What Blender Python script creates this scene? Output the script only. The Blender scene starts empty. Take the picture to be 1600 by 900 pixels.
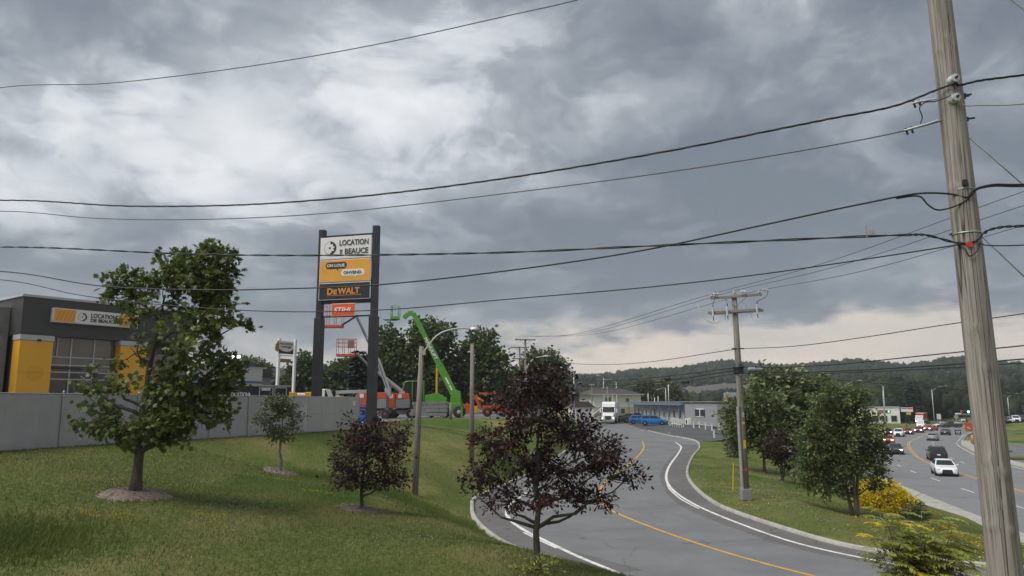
import bpy, bmesh, math, random
import numpy as np
from mathutils import Vector, Matrix, noise as mnoise
random.seed(7)
RNG = np.random.default_rng(11)
R = math.radians
sc = bpy.context.scene
C = sc.collection

# ------------------------------------------------------------------ camera
F = 1164.0
TH = math.atan(178.0 / F)
CAMZ = 5.0
cam = bpy.data.cameras.new('camera')
cam.sensor_width = 36.0
cam.lens = 36.0 * F / 1600.0
cam.clip_start = 0.1
cam.clip_end = 6000
co = bpy.data.objects.new('camera', cam)
C.objects.link(co)
co.location = (0, 0, CAMZ)
co.rotation_euler = (math.pi / 2 + TH, 0, 0)
sc.camera = co
sc.render.resolution_x = 1024
sc.render.resolution_y = 576
sc.view_settings.view_transform = 'Standard'
sc.view_settings.look = 'None'
sc.view_settings.exposure = 1.38
sc.view_settings.gamma = 1.0

# ------------------------------------------------------------------ sky
SUN_EL, SUN_AZ = R(55), R(-115)          # azimuth measured from +Y towards +X
world = bpy.data.worlds.new('World')
sc.world = world
world.use_nodes = True


def build_sky():
    nt = world.node_tree
    N, L = nt.nodes, nt.links
    N.clear()
    out = N.new('ShaderNodeOutputWorld')
    bg = N.new('ShaderNodeBackground')
    L.new(bg.outputs[0], out.inputs[0])

    def math_(op, a, b=None, c=None, clamp=False):
        n = N.new('ShaderNodeMath'); n.operation = op; n.use_clamp = clamp
        for i, v in enumerate((a, b, c)):
            if v is None: continue
            if isinstance(v, (int, float)): n.inputs[i].default_value = v
            else: L.new(v, n.inputs[i])
        return n.outputs[0]

    def mix(fac, a, b):
        n = N.new('ShaderNodeMix'); n.data_type = 'RGBA'
        for sock, v in ((n.inputs[0], fac), (n.inputs[6], a), (n.inputs[7], b)):
            if isinstance(v, (int, float)): sock.default_value = v
            elif isinstance(v, tuple): sock.default_value = v
            else: L.new(v, sock)
        return n.outputs[2]

    tc = N.new('ShaderNodeTexCoord')
    sep = N.new('ShaderNodeSeparateXYZ'); L.new(tc.outputs['Generated'], sep.inputs[0])
    dx, dy, dz = sep.outputs
    den = math_('ADD', math_('MAXIMUM', dz, 0.0), 0.34)
    cmb = N.new('ShaderNodeCombineXYZ')
    L.new(math_('DIVIDE', dx, den), cmb.inputs[0]); L.new(math_('DIVIDE', dy, den), cmb.inputs[1])

    def fbm(vec, scale, detail, rough, dist=0.0, off=(0, 0, 0)):
        mp = N.new('ShaderNodeMapping'); mp.inputs['Location'].default_value = off
        L.new(vec, mp.inputs[0])
        n = N.new('ShaderNodeTexNoise')
        n.inputs['Scale'].default_value = scale; n.inputs['Detail'].default_value = detail
        n.inputs['Roughness'].default_value = rough; n.inputs['Distortion'].default_value = dist
        L.new(mp.outputs[0], n.inputs[0])
        return n.outputs[0]
    big = fbm(cmb.outputs[0], 1.1, 3, 0.5, 0.2, (3.1, 1.7, 0))
    med = fbm(cmb.outputs[0], 3.2, 8, 0.52, 0.15, (0.4, 5.2, 0))
    wn = N.new('ShaderNodeTexNoise'); wn.inputs['Scale'].default_value = 2.4; wn.inputs['Detail'].default_value = 4; L.new(cmb.outputs[0], wn.inputs[0])
    wv = N.new('ShaderNodeVectorMath'); wv.operation = 'MULTIPLY_ADD'; L.new(wn.outputs[1], wv.inputs[0]); wv.inputs[1].default_value = (0.42, 0.42, 0.42); L.new(cmb.outputs[0], wv.inputs[2])
    med2 = fbm(wv.outputs[0], 4.2, 9, 0.58, 0.0, (2.2, 8.1, 0))
    fine = fbm(wv.outputs[0], 9.0, 10, 0.66, 0.25, (7.7, 2.3, 0))

    def lobe(px, py, kx, ky):            # the thin, bright part of the cloud deck and its dark parts, as directions
        u, v = (px - 800) / F, (450 - py) / F
        d = Vector((u, math.cos(TH) - v * math.sin(TH), math.sin(TH) + v * math.cos(TH))).normalized()
        a = math_('SUBTRACT', math_('ARCTAN2', dx, dy), math.atan2(d.x, d.y))
        e = math_('SUBTRACT', math_('ARCSINE', dz), math.asin(d.z))
        q = math_('ADD', math_('POWER', math_('DIVIDE', a, kx), 2.0), math_('POWER', math_('DIVIDE', e, ky), 2.0))
        return math_('EXPONENT', math_('MULTIPLY', q, -1.0))
    t = math_('MULTIPLY_ADD', math_('SUBTRACT', big, 0.5), 0.75, 0.30)
    t = math_('ADD', t, math_('MULTIPLY', math_('SUBTRACT', med, 0.5), 1.05))
    t = math_('ADD', t, math_('MULTIPLY', math_('SUBTRACT', fine, 0.5), 0.50))
    rg = N.new('ShaderNodeMapRange'); rg.interpolation_type = 'SMOOTHSTEP'; L.new(med2, rg.inputs[0]); rg.inputs[1].default_value = 0.42; rg.inputs[2].default_value = 0.60
    t = math_('ADD', t, math_('MULTIPLY', math_('SUBTRACT', rg.outputs[0], 0.45), 0.21))
    for (px, py, kx, ky, amp) in LOBES:
        t = math_('ADD', t, math_('MULTIPLY', lobe(px, py, kx, ky), amp))
    cr = N.new('ShaderNodeValToRGB')
    L.new(t, cr.inputs[0])
    el = cr.color_ramp.elements
    stops = [(0.0, (0.104, 0.122, 0.143)), (0.22, (0.156, 0.176, 0.199)), (0.42, (0.252, 0.271, 0.292)),
             (0.60, (0.42, 0.438, 0.458)), (0.80, (0.54, 0.55, 0.562)), (1.0, (0.64, 0.645, 0.65))]
    el[0].position, el[0].color = stops[0][0], stops[0][1] + (1,)
    el[1].position, el[1].color = stops[-1][0], stops[-1][1] + (1,)
    for p, c in stops[1:-1]:
        e = el.new(p); e.color = c + (1,)
    # the clear strip low over the hills, with a ragged upper edge
    edge = math_('ADD', 0.093, math_('MULTIPLY', math_('SUBTRACT', med, 0.5), 0.16))
    az = math_('ARCTAN2', dx, dy)
    edge = math_('ADD', edge, math_('MULTIPLY', math_('MULTIPLY_ADD', az, 1.0, -0.05), 0.035))
    mr = N.new('ShaderNodeMapRange'); mr.interpolation_type = 'SMOOTHSTEP'
    L.new(math_('SUBTRACT', dz, edge), mr.inputs[0])
    mr.inputs[1].default_value = -0.022; mr.inputs[2].default_value = 0.012
    mr.inputs[3].default_value = 1.0; mr.inputs[4].default_value = 0.0
    warm = N.new('ShaderNodeValToRGB')
    L.new(math_('MULTIPLY_ADD', math_('SUBTRACT', fbm(cmb.outputs[0], 1.6, 6, 0.55, 0.2, (1, 9, 0)), 0.5), 2.2, 0.5), warm.inputs[0])
    warm.color_ramp.elements[0].color = (0.46, 0.425, 0.385, 1)
    warm.color_ramp.elements[1].color = (0.82, 0.68, 0.54, 1)
    side = N.new('ShaderNodeMapRange'); L.new(az, side.inputs[0])
    side.inputs[1].default_value = -0.35; side.inputs[2].default_value = 0.1
    side.inputs[3].default_value = 0.25; side.inputs[4].default_value = 0.92
    cloud = mix(math_('MULTIPLY', mr.outputs[0], side.outputs[0]), cr.outputs[0], warm.outputs[0])
    sky = N.new('ShaderNodeTexSky'); sky.sky_type = 'NISHITA'; sky.sun_disc = False
    sky.sun_elevation = SUN_EL; sky.sun_rotation = SUN_AZ
    mul = N.new('ShaderNodeVectorMath'); mul.operation = 'SCALE'
    L.new(sky.outputs[0], mul.inputs[0]); mul.inputs['Scale'].default_value = 0.12
    L.new(mix(0.94, mul.outputs[0], cloud), bg.inputs[0])
    bg.inputs[1].default_value = 0.62


LOBES = [(440, 200, 0.36, 0.11, 0.44), (720, 110, 0.20, 0.09, 0.18), (150, 275, 0.26, 0.07, 0.30), (40, 330, 0.2, 0.05, 0.10), (1010, 170, 0.14, 0.08, -0.20),
         (150, 80, 0.28, 0.07, -0.10), (560, 20, 0.2, 0.05, 0.06), (1180, 330, 0.40, 0.15, -0.21), (760, 440, 0.50, 0.07, -0.22), (1100, 450, 0.4, 0.06, -0.10),
         (1250, 100, 0.32, 0.14, -0.08), (150, 460, 0.3, 0.05, -0.02)]
build_sky()

sun = bpy.data.lights.new('sun', 'SUN')
sun.energy = 1.5
sun.angle = R(40)
sun.color = (1.0, 0.965, 0.91)
so = bpy.data.objects.new('sun', sun)
C.objects.link(so)
sd = Vector((math.sin(SUN_AZ) * math.cos(SUN_EL), math.cos(SUN_AZ) * math.cos(SUN_EL), math.sin(SUN_EL)))
so.rotation_euler = (-sd).to_track_quat('-Z', 'Y').to_euler()
so.location = (-30, 10, 60)


# ------------------------------------------------------------------ helpers
def ray(px, py):
    u, v = (px - 800) / F, (450 - py) / F
    return Vector((u, math.cos(TH) - v * math.sin(TH), math.sin(TH) + v * math.cos(TH)))


def P(px, py, Y):                        # a pixel's point at a known distance Y in front of the window
    d = ray(px, py); k = Y / d.y
    return Vector((d.x * k, Y, CAMZ + d.z * k))


def GZ(px, py, zf):                      # a pixel's point on a ground whose height is zf(x, y)
    d = ray(px, py); k = 20.0
    for _ in range(60):
        x, y = d.x * k, d.y * k
        k = 0.5 * k + 0.5 * (zf(x, y) - CAMZ) / d.z
    return Vector((d.x * k, d.y * k, zf(d.x * k, d.y * k)))


def PV(px, py, a, b):                    # a pixel's point in the upright plane through a and b
    d = ray(px, py); nx, ny = (b[1] - a[1]), -(b[0] - a[0])
    k = (nx * a[0] + ny * a[1]) / (nx * d.x + ny * d.y)
    return Vector((d.x * k, d.y * k, CAMZ + d.z * k))


def tag(o, label=None, cat=None, group=None, kind=None):
    if label: o['label'] = label
    if cat: o['category'] = cat
    if group: o['group'] = group
    if kind: o['kind'] = kind
    return o


def thing(name, label, cat, loc=(0, 0, 0), rz=0.0, group=None):
    o = bpy.data.objects.new(name, None)
    o.empty_display_size = 0.3
    C.objects.link(o)
    o.location = loc; o.rotation_euler = (0, 0, rz)
    return tag(o, label, cat, group)


def link_mesh(name, me, mat, parent=None):
    o = bpy.data.objects.new(name, me)
    C.objects.link(o)
    if mat is not None and not me.materials:
        me.materials.append(mat)
    if parent is not None: o.parent = parent
    return o


def mesh_np(name, V, Fc, smooth=False, rnd=None):
    V = np.asarray(V, np.float32); Fc = np.asarray(Fc, np.int32)
    me = bpy.data.meshes.new(name)
    n, k = Fc.shape
    me.vertices.add(len(V)); me.vertices.foreach_set('co', V.ravel())
    me.loops.add(n * k); me.loops.foreach_set('vertex_index', Fc.ravel())
    me.polygons.add(n)
    me.polygons.foreach_set('loop_start', np.arange(0, n * k, k, dtype=np.int32))
    me.polygons.foreach_set('loop_total', np.full(n, k, np.int32))
    if smooth: me.polygons.foreach_set('use_smooth', np.ones(n, bool))
    if rnd is not None:
        at = me.attributes.new('rnd', 'FLOAT', 'POINT'); at.data.foreach_set('value', np.asarray(rnd, np.float32))
    me.update(); me.validate()
    return me


class MB:
    """collects boxes, tubes, prisms and sheets that become ONE mesh object"""
    def __init__(self): self.v = []; self.f = []

    def add(self, vs, fs):
        b = len(self.v); self.v += [tuple(p) for p in vs]; self.f += [tuple(b + i for i in q) for q in fs]
        return self

    def box(self, c, s, M=None, taper=1.0):
        x, y, z = (k / 2 for k in s); c = Vector(c); vs = []
        for sz in (-1, 1):
            k = taper if sz > 0 else 1.0
            for sx, sy in ((-1, -1), (1, -1), (1, 1), (-1, 1)):
                p = Vector((sx * x * k, sy * y * k, sz * z))
                vs.append(c + (M @ p if M else p))
        return self.add(vs, [(3, 2, 1, 0), (4, 5, 6, 7), (0, 1, 5, 4), (1, 2, 6, 5), (2, 3, 7, 6), (3, 0, 4, 7)])

    def bar(self, a, b, w, h, up=(0, 0, 1)):
        a, b = Vector(a), Vector(b); d = (b - a); l = d.length; d.normalize()
        s = d.cross(Vector(up))
        if s.length < 1e-4: s = d.cross(Vector((0, 1, 0)))
        s.normalize(); u = s.cross(d)
        M = Matrix((s, d, u)).transposed()
        return self.box((a + b) / 2, (w, l, h), M)

    def tube(self, pts, r, n=8, cap=True):
        pts = [Vector(p) for p in pts]
        rs = r if isinstance(r, (list, tuple)) else [r] * len(pts)
        vs = []; fs = []; prev = None
        for i, p in enumerate(pts):
            d = (pts[min(i + 1, len(pts) - 1)] - pts[max(i - 1, 0)])
            d = d.normalized() if d.length > 1e-9 else Vector((0, 0, 1))
            if prev is None:
                a = d.cross(Vector((0, 0, 1)))
                if a.length < 1e-3: a = d.cross(Vector((0, 1, 0)))
            else: a = prev - d * prev.dot(d)
            a.normalize(); prev = a; b = d.cross(a)
            for k in range(n):
                t = 2 * math.pi * k / n
                vs.append(p + (a * math.cos(t) + b * math.sin(t)) * rs[i])
        for i in range(len(pts) - 1):
            for k in range(n):
                k2 = (k + 1) % n
                fs.append((i * n + k, i * n + k2, (i + 1) * n + k2, (i + 1) * n + k))
        if cap:
            fs.append(tuple(range(n - 1, -1, -1))); fs.append(tuple((len(pts) - 1) * n + k for k in range(n)))
        return self.add(vs, fs)

    def lathe(self, prof, n=16, c=(0, 0, 0), axis='z'):
        vs = []; fs = []; c = Vector(c)
        for r, h in prof:
            for k in range(n):
                t = 2 * math.pi * k / n
                p = {'z': (r * math.cos(t), r * math.sin(t), h), 'x': (h, r * math.cos(t), r * math.sin(t)),
                     'y': (r * math.sin(t), h, r * math.cos(t))}[axis]
                vs.append(c + Vector(p))
        for i in range(len(prof) - 1):
            for k in range(n):
                k2 = (k + 1) % n
                fs.append((i * n + k, i * n + k2, (i + 1) * n + k2, (i + 1) * n + k))
        fs.append(tuple(range(n - 1, -1, -1))); fs.append(tuple((len(prof) - 1) * n + k for k in range(n)))
        return self.add(vs, fs)

    def prism(self, poly, h0, h1, plane='xz'):
        """poly in a plane, extruded along the third axis from h0 to h1"""
        def put(a, b, h): return {'xz': (a, h, b), 'yz': (h, a, b), 'xy': (a, b, h)}[plane]
        n = len(poly)
        vs = [put(a, b, h0) for a, b in poly] + [put(a, b, h1) for a, b in poly]
        fs = [tuple(range(n - 1, -1, -1)), tuple(range(n, 2 * n))]
        fs += [(i, (i + 1) % n, n + (i + 1) % n, n + i) for i in range(n)]
        return self.add(vs, fs)

    def build(self, name, mat, parent=None, smooth=False, bevel=0.0):
        me = bpy.data.meshes.new(name)
        me.from_pydata(self.v, [], self.f); me.update()
        bm = bmesh.new(); bm.from_mesh(me)
        bmesh.ops.recalc_face_normals(bm, faces=bm.faces)
        if bevel > 0:
            ed = [e for e in bm.edges if len(e.link_faces) == 2 and e.calc_face_angle(0) > 0.6]
            bmesh.ops.bevel(bm, geom=ed, offset=bevel, segments=2, affect='EDGES', profile=0.6, clamp_overlap=True)
        bm.to_mesh(me); bm.free()
        if smooth:
            for p in me.polygons: p.use_smooth = True
            if smooth != 'all' and hasattr(me, 'set_sharp_from_angle'): me.set_sharp_from_angle(angle=R(38))
        return link_mesh(name, me, mat, parent)


def copy_tree(o, parent=None):
    c = o.copy(); C.objects.link(c)
    if parent is not None: c.parent = parent
    for ch in list(o.children): copy_tree(ch, c)
    return c


def catmull(pts, n=8):
    pts = [Vector(p) for p in pts]; out = []
    for i in range(len(pts) - 1):
        p0, p1, p2, p3 = pts[max(i - 1, 0)], pts[i], pts[i + 1], pts[min(i + 2, len(pts) - 1)]
        for k in range(n):
            t = k / n
            out.append(0.5 * ((2 * p1) + (p2 - p0) * t + (2 * p0 - 5 * p1 + 4 * p2 - p3) * t * t + (3 * p1 - p0 - 3 * p2 + p3) * t ** 3))
    out.append(pts[-1]); return out


def chord_spline(pts, n=10):
    """smooth curve through unevenly spaced points (centripetal, so it never doubles back)"""
    pts = [Vector(p) for p in pts]; pts = [p for i, p in enumerate(pts) if i == 0 or (p - pts[i - 1]).length > 1e-4]
    P_ = [pts[0] * 2 - pts[1]] + pts + [pts[-1] * 2 - pts[-2]]; out = []
    for i in range(1, len(P_) - 2):
        a, b, c, d = P_[i - 1:i + 3]
        t0 = 0.0; t1 = t0 + (b - a).length ** 0.5; t2 = t1 + (c - b).length ** 0.5; t3 = t2 + (d - c).length ** 0.5
        for k in range(n):
            t = t1 + (t2 - t1) * k / n
            A1 = a * ((t1 - t) / (t1 - t0)) + b * ((t - t0) / (t1 - t0)); A2 = b * ((t2 - t) / (t2 - t1)) + c * ((t - t1) / (t2 - t1)); A3 = c * ((t3 - t) / (t3 - t2)) + d * ((t - t2) / (t3 - t2))
            B1 = A1 * ((t2 - t) / (t2 - t0)) + A2 * ((t - t0) / (t2 - t0)); B2 = A2 * ((t3 - t) / (t3 - t1)) + A3 * ((t - t1) / (t3 - t1))
            out.append(B1 * ((t2 - t) / (t2 - t1)) + B2 * ((t - t1) / (t2 - t1)))
    out.append(pts[-1]); return out


def text_mesh(txt, size, depth=0.01, bold=0.0, shear=0.0, spacing=1.0, width=None):
    cu = bpy.data.curves.new('lettering', 'FONT')
    cu.body = txt; cu.size = size; cu.extrude = depth; cu.offset = bold; cu.shear = shear
    cu.align_x = 'CENTER'; cu.align_y = 'CENTER'; cu.space_character = spacing; cu.resolution_u = 3
    ob = bpy.data.objects.new('lettering_tmp', cu); C.objects.link(ob)
    dg = bpy.context.evaluated_depsgraph_get(); dg.update()
    me = bpy.data.meshes.new_from_object(ob.evaluated_get(dg))
    bpy.data.objects.remove(ob)
    xs = [v.co.x for v in me.vertices]; ys = [v.co.y for v in me.vertices]
    k = 1.0 if width is None else width / (max(xs) - min(xs))
    cx, cy = (max(xs) + min(xs)) / 2, (max(ys) + min(ys)) / 2
    for v in me.vertices: v.co.x = (v.co.x - cx) * k; v.co.y -= cy
    me.materials.clear()
    return me


def lettering(txt, size, mat, parent, loc, rz=0.0, pitch=None, M=None, **kw):
    """upright lettering whose front faces local -Y of its parent"""
    o = link_mesh('lettering', text_mesh(txt, size, **kw), mat, parent)
    base = Matrix.Rotation(math.pi / 2, 4, 'X')
    o.matrix_local = Matrix.Translation(loc) @ (M.to_4x4() if M else Matrix.Rotation(rz, 4, 'Z')) @ base
    return o


# ------------------------------------------------------------------ materials
def srgb(r, g, b):
    def f(c):
        c /= 255.0
        return c / 12.92 if c <= 0.04045 else ((c + 0.055) / 1.055) ** 2.4
    return (f(r), f(g), f(b))


def new_mat(name):
    m = bpy.data.materials.new(name); m.use_nodes = True
    nt = m.node_tree; b = nt.nodes['Principled BSDF']
    return m, nt.nodes, nt.links, b


def M_(name, col, rough=0.6, metal=0.0, var=0.12, scale=3.0, bump=0.0, bscale=None, stretch=None, spec=None, coat=0.0, emit=None, estr=0.0, dirt=0.0, world=False):
    """paint, metal, wood, plastic: a base colour broken up by noise, with fine relief and uneven gloss"""
    m, N, L, b = new_mat(name)
    tc = N.new('ShaderNodeTexCoord'); vec = tc.outputs['Object']
    if stretch:
        mp = N.new('ShaderNodeMapping'); mp.inputs['Scale'].default_value = stretch
        L.new(vec, mp.inputs[0]); vec = mp.outputs[0]
    n = N.new('ShaderNodeTexNoise'); n.inputs['Scale'].default_value = scale; n.inputs['Detail'].default_value = 6
    n.inputs['Roughness'].default_value = 0.6; L.new(vec, n.inputs[0])
    cr = N.new('ShaderNodeValToRGB'); L.new(n.outputs[0], cr.inputs[0])
    lo = tuple(c * (1 - var) for c in col); hi = tuple(min(1, c * (1 + var)) for c in col)
    cr.color_ramp.elements[0].position = 0.3; cr.color_ramp.elements[1].position = 0.7
    cr.color_ramp.elements[0].color = lo + (1,); cr.color_ramp.elements[1].color = hi + (1,)
    colout = cr.outputs[0]
    if dirt > 0:
        n2 = N.new('ShaderNodeTexNoise'); n2.inputs['Scale'].default_value = scale * 0.35; n2.inputs['Detail'].default_value = 9
        n2.inputs['Roughness'].default_value = 0.7; L.new(vec, n2.inputs[0])
        mr = N.new('ShaderNodeMapRange'); L.new(n2.outputs[0], mr.inputs[0])
        mr.inputs[1].default_value = 0.48; mr.inputs[2].default_value = 0.72; mr.inputs[4].default_value = dirt
        mx = N.new('ShaderNodeMix'); mx.data_type = 'RGBA'
        L.new(mr.outputs[0], mx.inputs[0]); L.new(colout, mx.inputs[6]); mx.inputs[7].default_value = (0.10, 0.09, 0.075, 1)
        colout = mx.outputs[2]
    L.new(colout, b.inputs['Base Color'])
    rr = N.new('ShaderNodeMapRange'); L.new(n.outputs[0], rr.inputs[0])
    rr.inputs[3].default_value = max(0.03, rough - 0.1); rr.inputs[4].default_value = min(1, rough + 0.1)
    L.new(rr.outputs[0], b.inputs['Roughness'])
    b.inputs['Metallic'].default_value = metal
    if spec is not None: b.inputs['Specular IOR Level'].default_value = spec
    if coat: b.inputs['Coat Weight'].default_value = coat; b.inputs['Coat Roughness'].default_value = 0.06
    if bump:
        n3 = N.new('ShaderNodeTexNoise'); n3.inputs['Scale'].default_value = bscale or scale * 6; n3.inputs['Detail'].default_value = 5
        L.new(vec, n3.inputs[0])
        bp = N.new('ShaderNodeBump'); bp.inputs['Strength'].default_value = bump; bp.inputs['Distance'].default_value = 0.02
        L.new(n3.outputs[0], bp.inputs['Height']); L.new(bp.outputs[0], b.inputs['Normal'])
    if emit:
        b.inputs['Emission Color'].default_value = emit + (1,); b.inputs['Emission Strength'].default_value = estr
    return m


def leaf_mat(name, stops, rough=0.5, trans=0.28):
    m, N, L, b = new_mat(name)
    at = N.new('ShaderNodeAttribute'); at.attribute_name = 'rnd'
    cr = N.new('ShaderNodeValToRGB'); L.new(at.outputs['Fac'], cr.inputs[0])
    el = cr.color_ramp.elements
    for i, (p, c) in enumerate(stops):
        e = el[i] if i < 2 else el.new(p)
        e.position = p; e.color = c + (1,)
    L.new(cr.outputs[0], b.inputs['Base Color'])
    b.inputs['Roughness'].default_value = rough
    b.inputs['Specular IOR Level'].default_value = 0.35
    tr = N.new('ShaderNodeBsdfTranslucent'); L.new(cr.outputs[0], tr.inputs[0])
    mx = N.new('ShaderNodeMixShader'); mx.inputs[0].default_value = trans
    out = N['Material Output']
    L.new(b.outputs[0], mx.inputs[1]); L.new(tr.outputs[0], mx.inputs[2]); L.new(mx.outputs[0], out.inputs[0])
    return m


def grass_ground_mat():
    m, N, L, b = new_mat('lawn_ground')
    tc = N.new('ShaderNodeTexCoord'); vec = tc.outputs['Object']

    def nz(s, d, r=0.6, st=None):
        v = vec
        if st:
            mp = N.new('ShaderNodeMapping'); mp.inputs['Scale'].default_value = st; L.new(vec, mp.inputs[0]); v = mp.outputs[0]
        n = N.new('ShaderNodeTexNoise'); n.inputs['Scale'].default_value = s; n.inputs['Detail'].default_value = d
        n.inputs['Roughness'].default_value = r; L.new(v, n.inputs[0]); return n.outputs[0]

    def mix(f, a, c):
        x = N.new('ShaderNodeMix'); x.data_type = 'RGBA'
        for s, v in ((x.inputs[0], f), (x.inputs[6], a), (x.inputs[7], c)):
            if isinstance(v, tuple): s.default_value = v + (1,)
            else: L.new(v, s)
        return x.outputs[2]

    def rng(v, a, c):
        r = N.new('ShaderNodeMapRange'); r.interpolation_type = 'SMOOTHSTEP'; L.new(v, r.inputs[0]); r.inputs[1].default_value = a; r.inputs[2].default_value = c
        return r.outputs[0]
    c = mix(rng(nz(9, 8), 0.35, 0.65), (0.076, 0.098, 0.026), (0.158, 0.182, 0.054))
    c = mix(rng(nz(0.28, 5), 0.45, 0.68), c, (0.200, 0.182, 0.072))      # drier, straw-coloured patches
    c = mix(rng(nz(0.16, 4, 0.5, (1, 0.6, 1)), 0.52, 0.66), c, (0.060, 0.105, 0.018))   # lusher patches
    c = mix(rng(nz(38, 3), 0.55, 0.75), c, (0.030, 0.040, 0.012))
    L.new(c, b.inputs['Base Color']); b.inputs['Roughness'].default_value = 0.95
    b.inputs['Specular IOR Level'].default_value = 0.1
    bp = N.new('ShaderNodeBump'); bp.inputs['Strength'].default_value = 0.9; bp.inputs['Distance'].default_value = 0.06
    L.new(nz(22, 6, 0.7), bp.inputs['Height']); L.new(bp.outputs[0], b.inputs['Normal'])
    return m


def asphalt_mat(name, col, var=0.15):
    m, N, L, b = new_mat(name)
    tc = N.new('ShaderNodeTexCoord'); vec = tc.outputs['Object']

    def nz(s, d, r=0.6, dist=0):
        n = N.new('ShaderNodeTexNoise'); n.inputs['Scale'].default_value = s; n.inputs['Detail'].default_value = d
        n.inputs['Roughness'].default_value = r; n.inputs['Distortion'].default_value = dist; L.new(vec, n.inputs[0]); return n.outputs[0]

    def mix(f, a, c, blend='MIX'):
        x = N.new('ShaderNodeMix'); x.data_type = 'RGBA'; x.blend_type = blend
        for s, v in ((x.inputs[0], f), (x.inputs[6], a), (x.inputs[7], c)):
            if isinstance(v, tuple): s.default_value = v + (1,)
            elif isinstance(v, float): s.default_value = v
            else: L.new(v, s)
        return x.outputs[2]

    def rng(v, a, c, lo=0.0, hi=1.0):
        r = N.new('ShaderNodeMapRange'); L.new(v, r.inputs[0]); r.inputs[1].default_value = a; r.inputs[2].default_value = c
        r.inputs[3].default_value = lo; r.inputs[4].default_value = hi
        return r.outputs[0]
    lo = tuple(k * (1 - var) for k in col); hi = tuple(k * (1 + var) for k in col)
    c = mix(rng(nz(0.35, 7), 0.3, 0.7), lo, hi)
    c = mix(rng(nz(60, 3), 0.35, 0.75, 0, 0.35), c, tuple(k * 1.5 for k in col))
    c = mix(rng(nz(0.9, 9, 0.7), 0.58, 0.72, 0, 0.45), c, tuple(k * 0.6 for k in col))
    vo = N.new('ShaderNodeTexVoronoi'); vo.feature = 'DISTANCE_TO_EDGE'; vo.inputs['Scale'].default_value = 0.16
    wv = N.new('ShaderNodeVectorMath'); wv.operation = 'MULTIPLY_ADD'
    n4 = N.new('ShaderNodeTexNoise'); n4.inputs['Scale'].default_value = 0.6; n4.inputs['Detail'].default_value = 6; L.new(vec, n4.inputs[0])
    L.new(n4.outputs[1], wv.inputs[0]); wv.inputs[1].default_value = (3, 3, 0); L.new(vec, wv.inputs[2])
    L.new(wv.outputs[0], vo.inputs[0])
    c = mix(rng(vo.outputs[0], 0.0, 0.006, 0.6, 0.0), c, tuple(k * 0.4 for k in col))
    L.new(c, b.inputs['Base Color']); b.inputs['Roughness'].default_value = 0.85
    b.inputs['Specular IOR Level'].default_value = 0.25
    bp = N.new('ShaderNodeBump'); bp.inputs['Strength'].default_value = 0.25; bp.inputs['Distance'].default_value = 0.01
    L.new(nz(90, 3), bp.inputs['Height']); L.new(bp.outputs[0], b.inputs['Normal'])
    return m


def wood_pole_mat(name, c1, c2, band=None):
    m, N, L, b = new_mat(name)
    tc = N.new('ShaderNodeTexCoord'); vec = tc.outputs['Object']
    mp = N.new('ShaderNodeMapping'); mp.inputs['Scale'].default_value = (16, 16, 0.35); L.new(vec, mp.inputs[0])
    n = N.new('ShaderNodeTexNoise'); n.inputs['Scale'].default_value = 2.2; n.inputs['Detail'].default_value = 9; n.inputs['Roughness'].default_value = 0.68
    n.inputs['Distortion'].default_value = 0.25; L.new(mp.outputs[0], n.inputs[0])
    cr = N.new('ShaderNodeValToRGB'); L.new(n.outputs[0], cr.inputs[0])
    cr.color_ramp.elements[0].position = 0.32; cr.color_ramp.elements[0].color = tuple(k * 0.45 for k in c1) + (1,)
    cr.color_ramp.elements[1].position = 0.72; cr.color_ramp.elements[1].color = c2 + (1,)
    e = cr.color_ramp.elements.new(0.45); e.color = c1 + (1,)
    # drying checks: thin dark cracks along the grain
    mp2 = N.new('ShaderNodeMapping'); mp2.inputs['Scale'].default_value = (13, 13, 0.10); L.new(vec, mp2.inputs[0])
    vo = N.new('ShaderNodeTexVoronoi'); vo.feature = 'DISTANCE_TO_EDGE'; vo.inputs['Scale'].default_value = 1.0
    L.new(mp2.outputs[0], vo.inputs[0])
    ck = N.new('ShaderNodeMapRange'); L.new(vo.outputs[0], ck.inputs[0]); ck.inputs[1].default_value = 0.0; ck.inputs[2].default_value = 0.024
    ck.inputs[3].default_value = 0.95; ck.inputs[4].default_value = 0.0
    gate = N.new('ShaderNodeTexNoise'); gate.inputs['Scale'].default_value = 1.4; gate.inputs['Detail'].default_value = 2; L.new(vec, gate.inputs[0])
    gm = N.new('ShaderNodeMapRange'); L.new(gate.outputs[0], gm.inputs[0]); gm.inputs[1].default_value = 0.36; gm.inputs[2].default_value = 0.5
    mu = N.new('ShaderNodeMath'); mu.operation = 'MULTIPLY'; L.new(ck.outputs[0], mu.inputs[0]); L.new(gm.outputs[0], mu.inputs[1])
    mx = N.new('ShaderNodeMix'); mx.data_type = 'RGBA'; L.new(mu.outputs[0], mx.inputs[0]); L.new(cr.outputs[0], mx.inputs[6]); mx.inputs[7].default_value = (0.03, 0.025, 0.02, 1)
    L.new(mx.outputs[2], b.inputs['Base Color']); b.inputs['Roughness'].default_value = 0.9
    b.inputs['Specular IOR Level'].default_value = 0.2
    sb = N.new('ShaderNodeMath'); sb.operation = 'SUBTRACT'; L.new(n.outputs[0], sb.inputs[0]); L.new(mu.outputs[0], sb.inputs[1])
    bp = N.new('ShaderNodeBump'); bp.inputs['Strength'].default_value = 0.7; bp.inputs['Distance'].default_value = 0.012
    L.new(sb.outputs[0], bp.inputs['Height']); L.new(bp.outputs[0], b.inputs['Normal'])
    return m


def glass_mat(name, col=(0.02, 0.025, 0.03), rough=0.05):
    return M_(name, col, rough, 0.0, 0.1, 2.0, spec=0.7)


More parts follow.
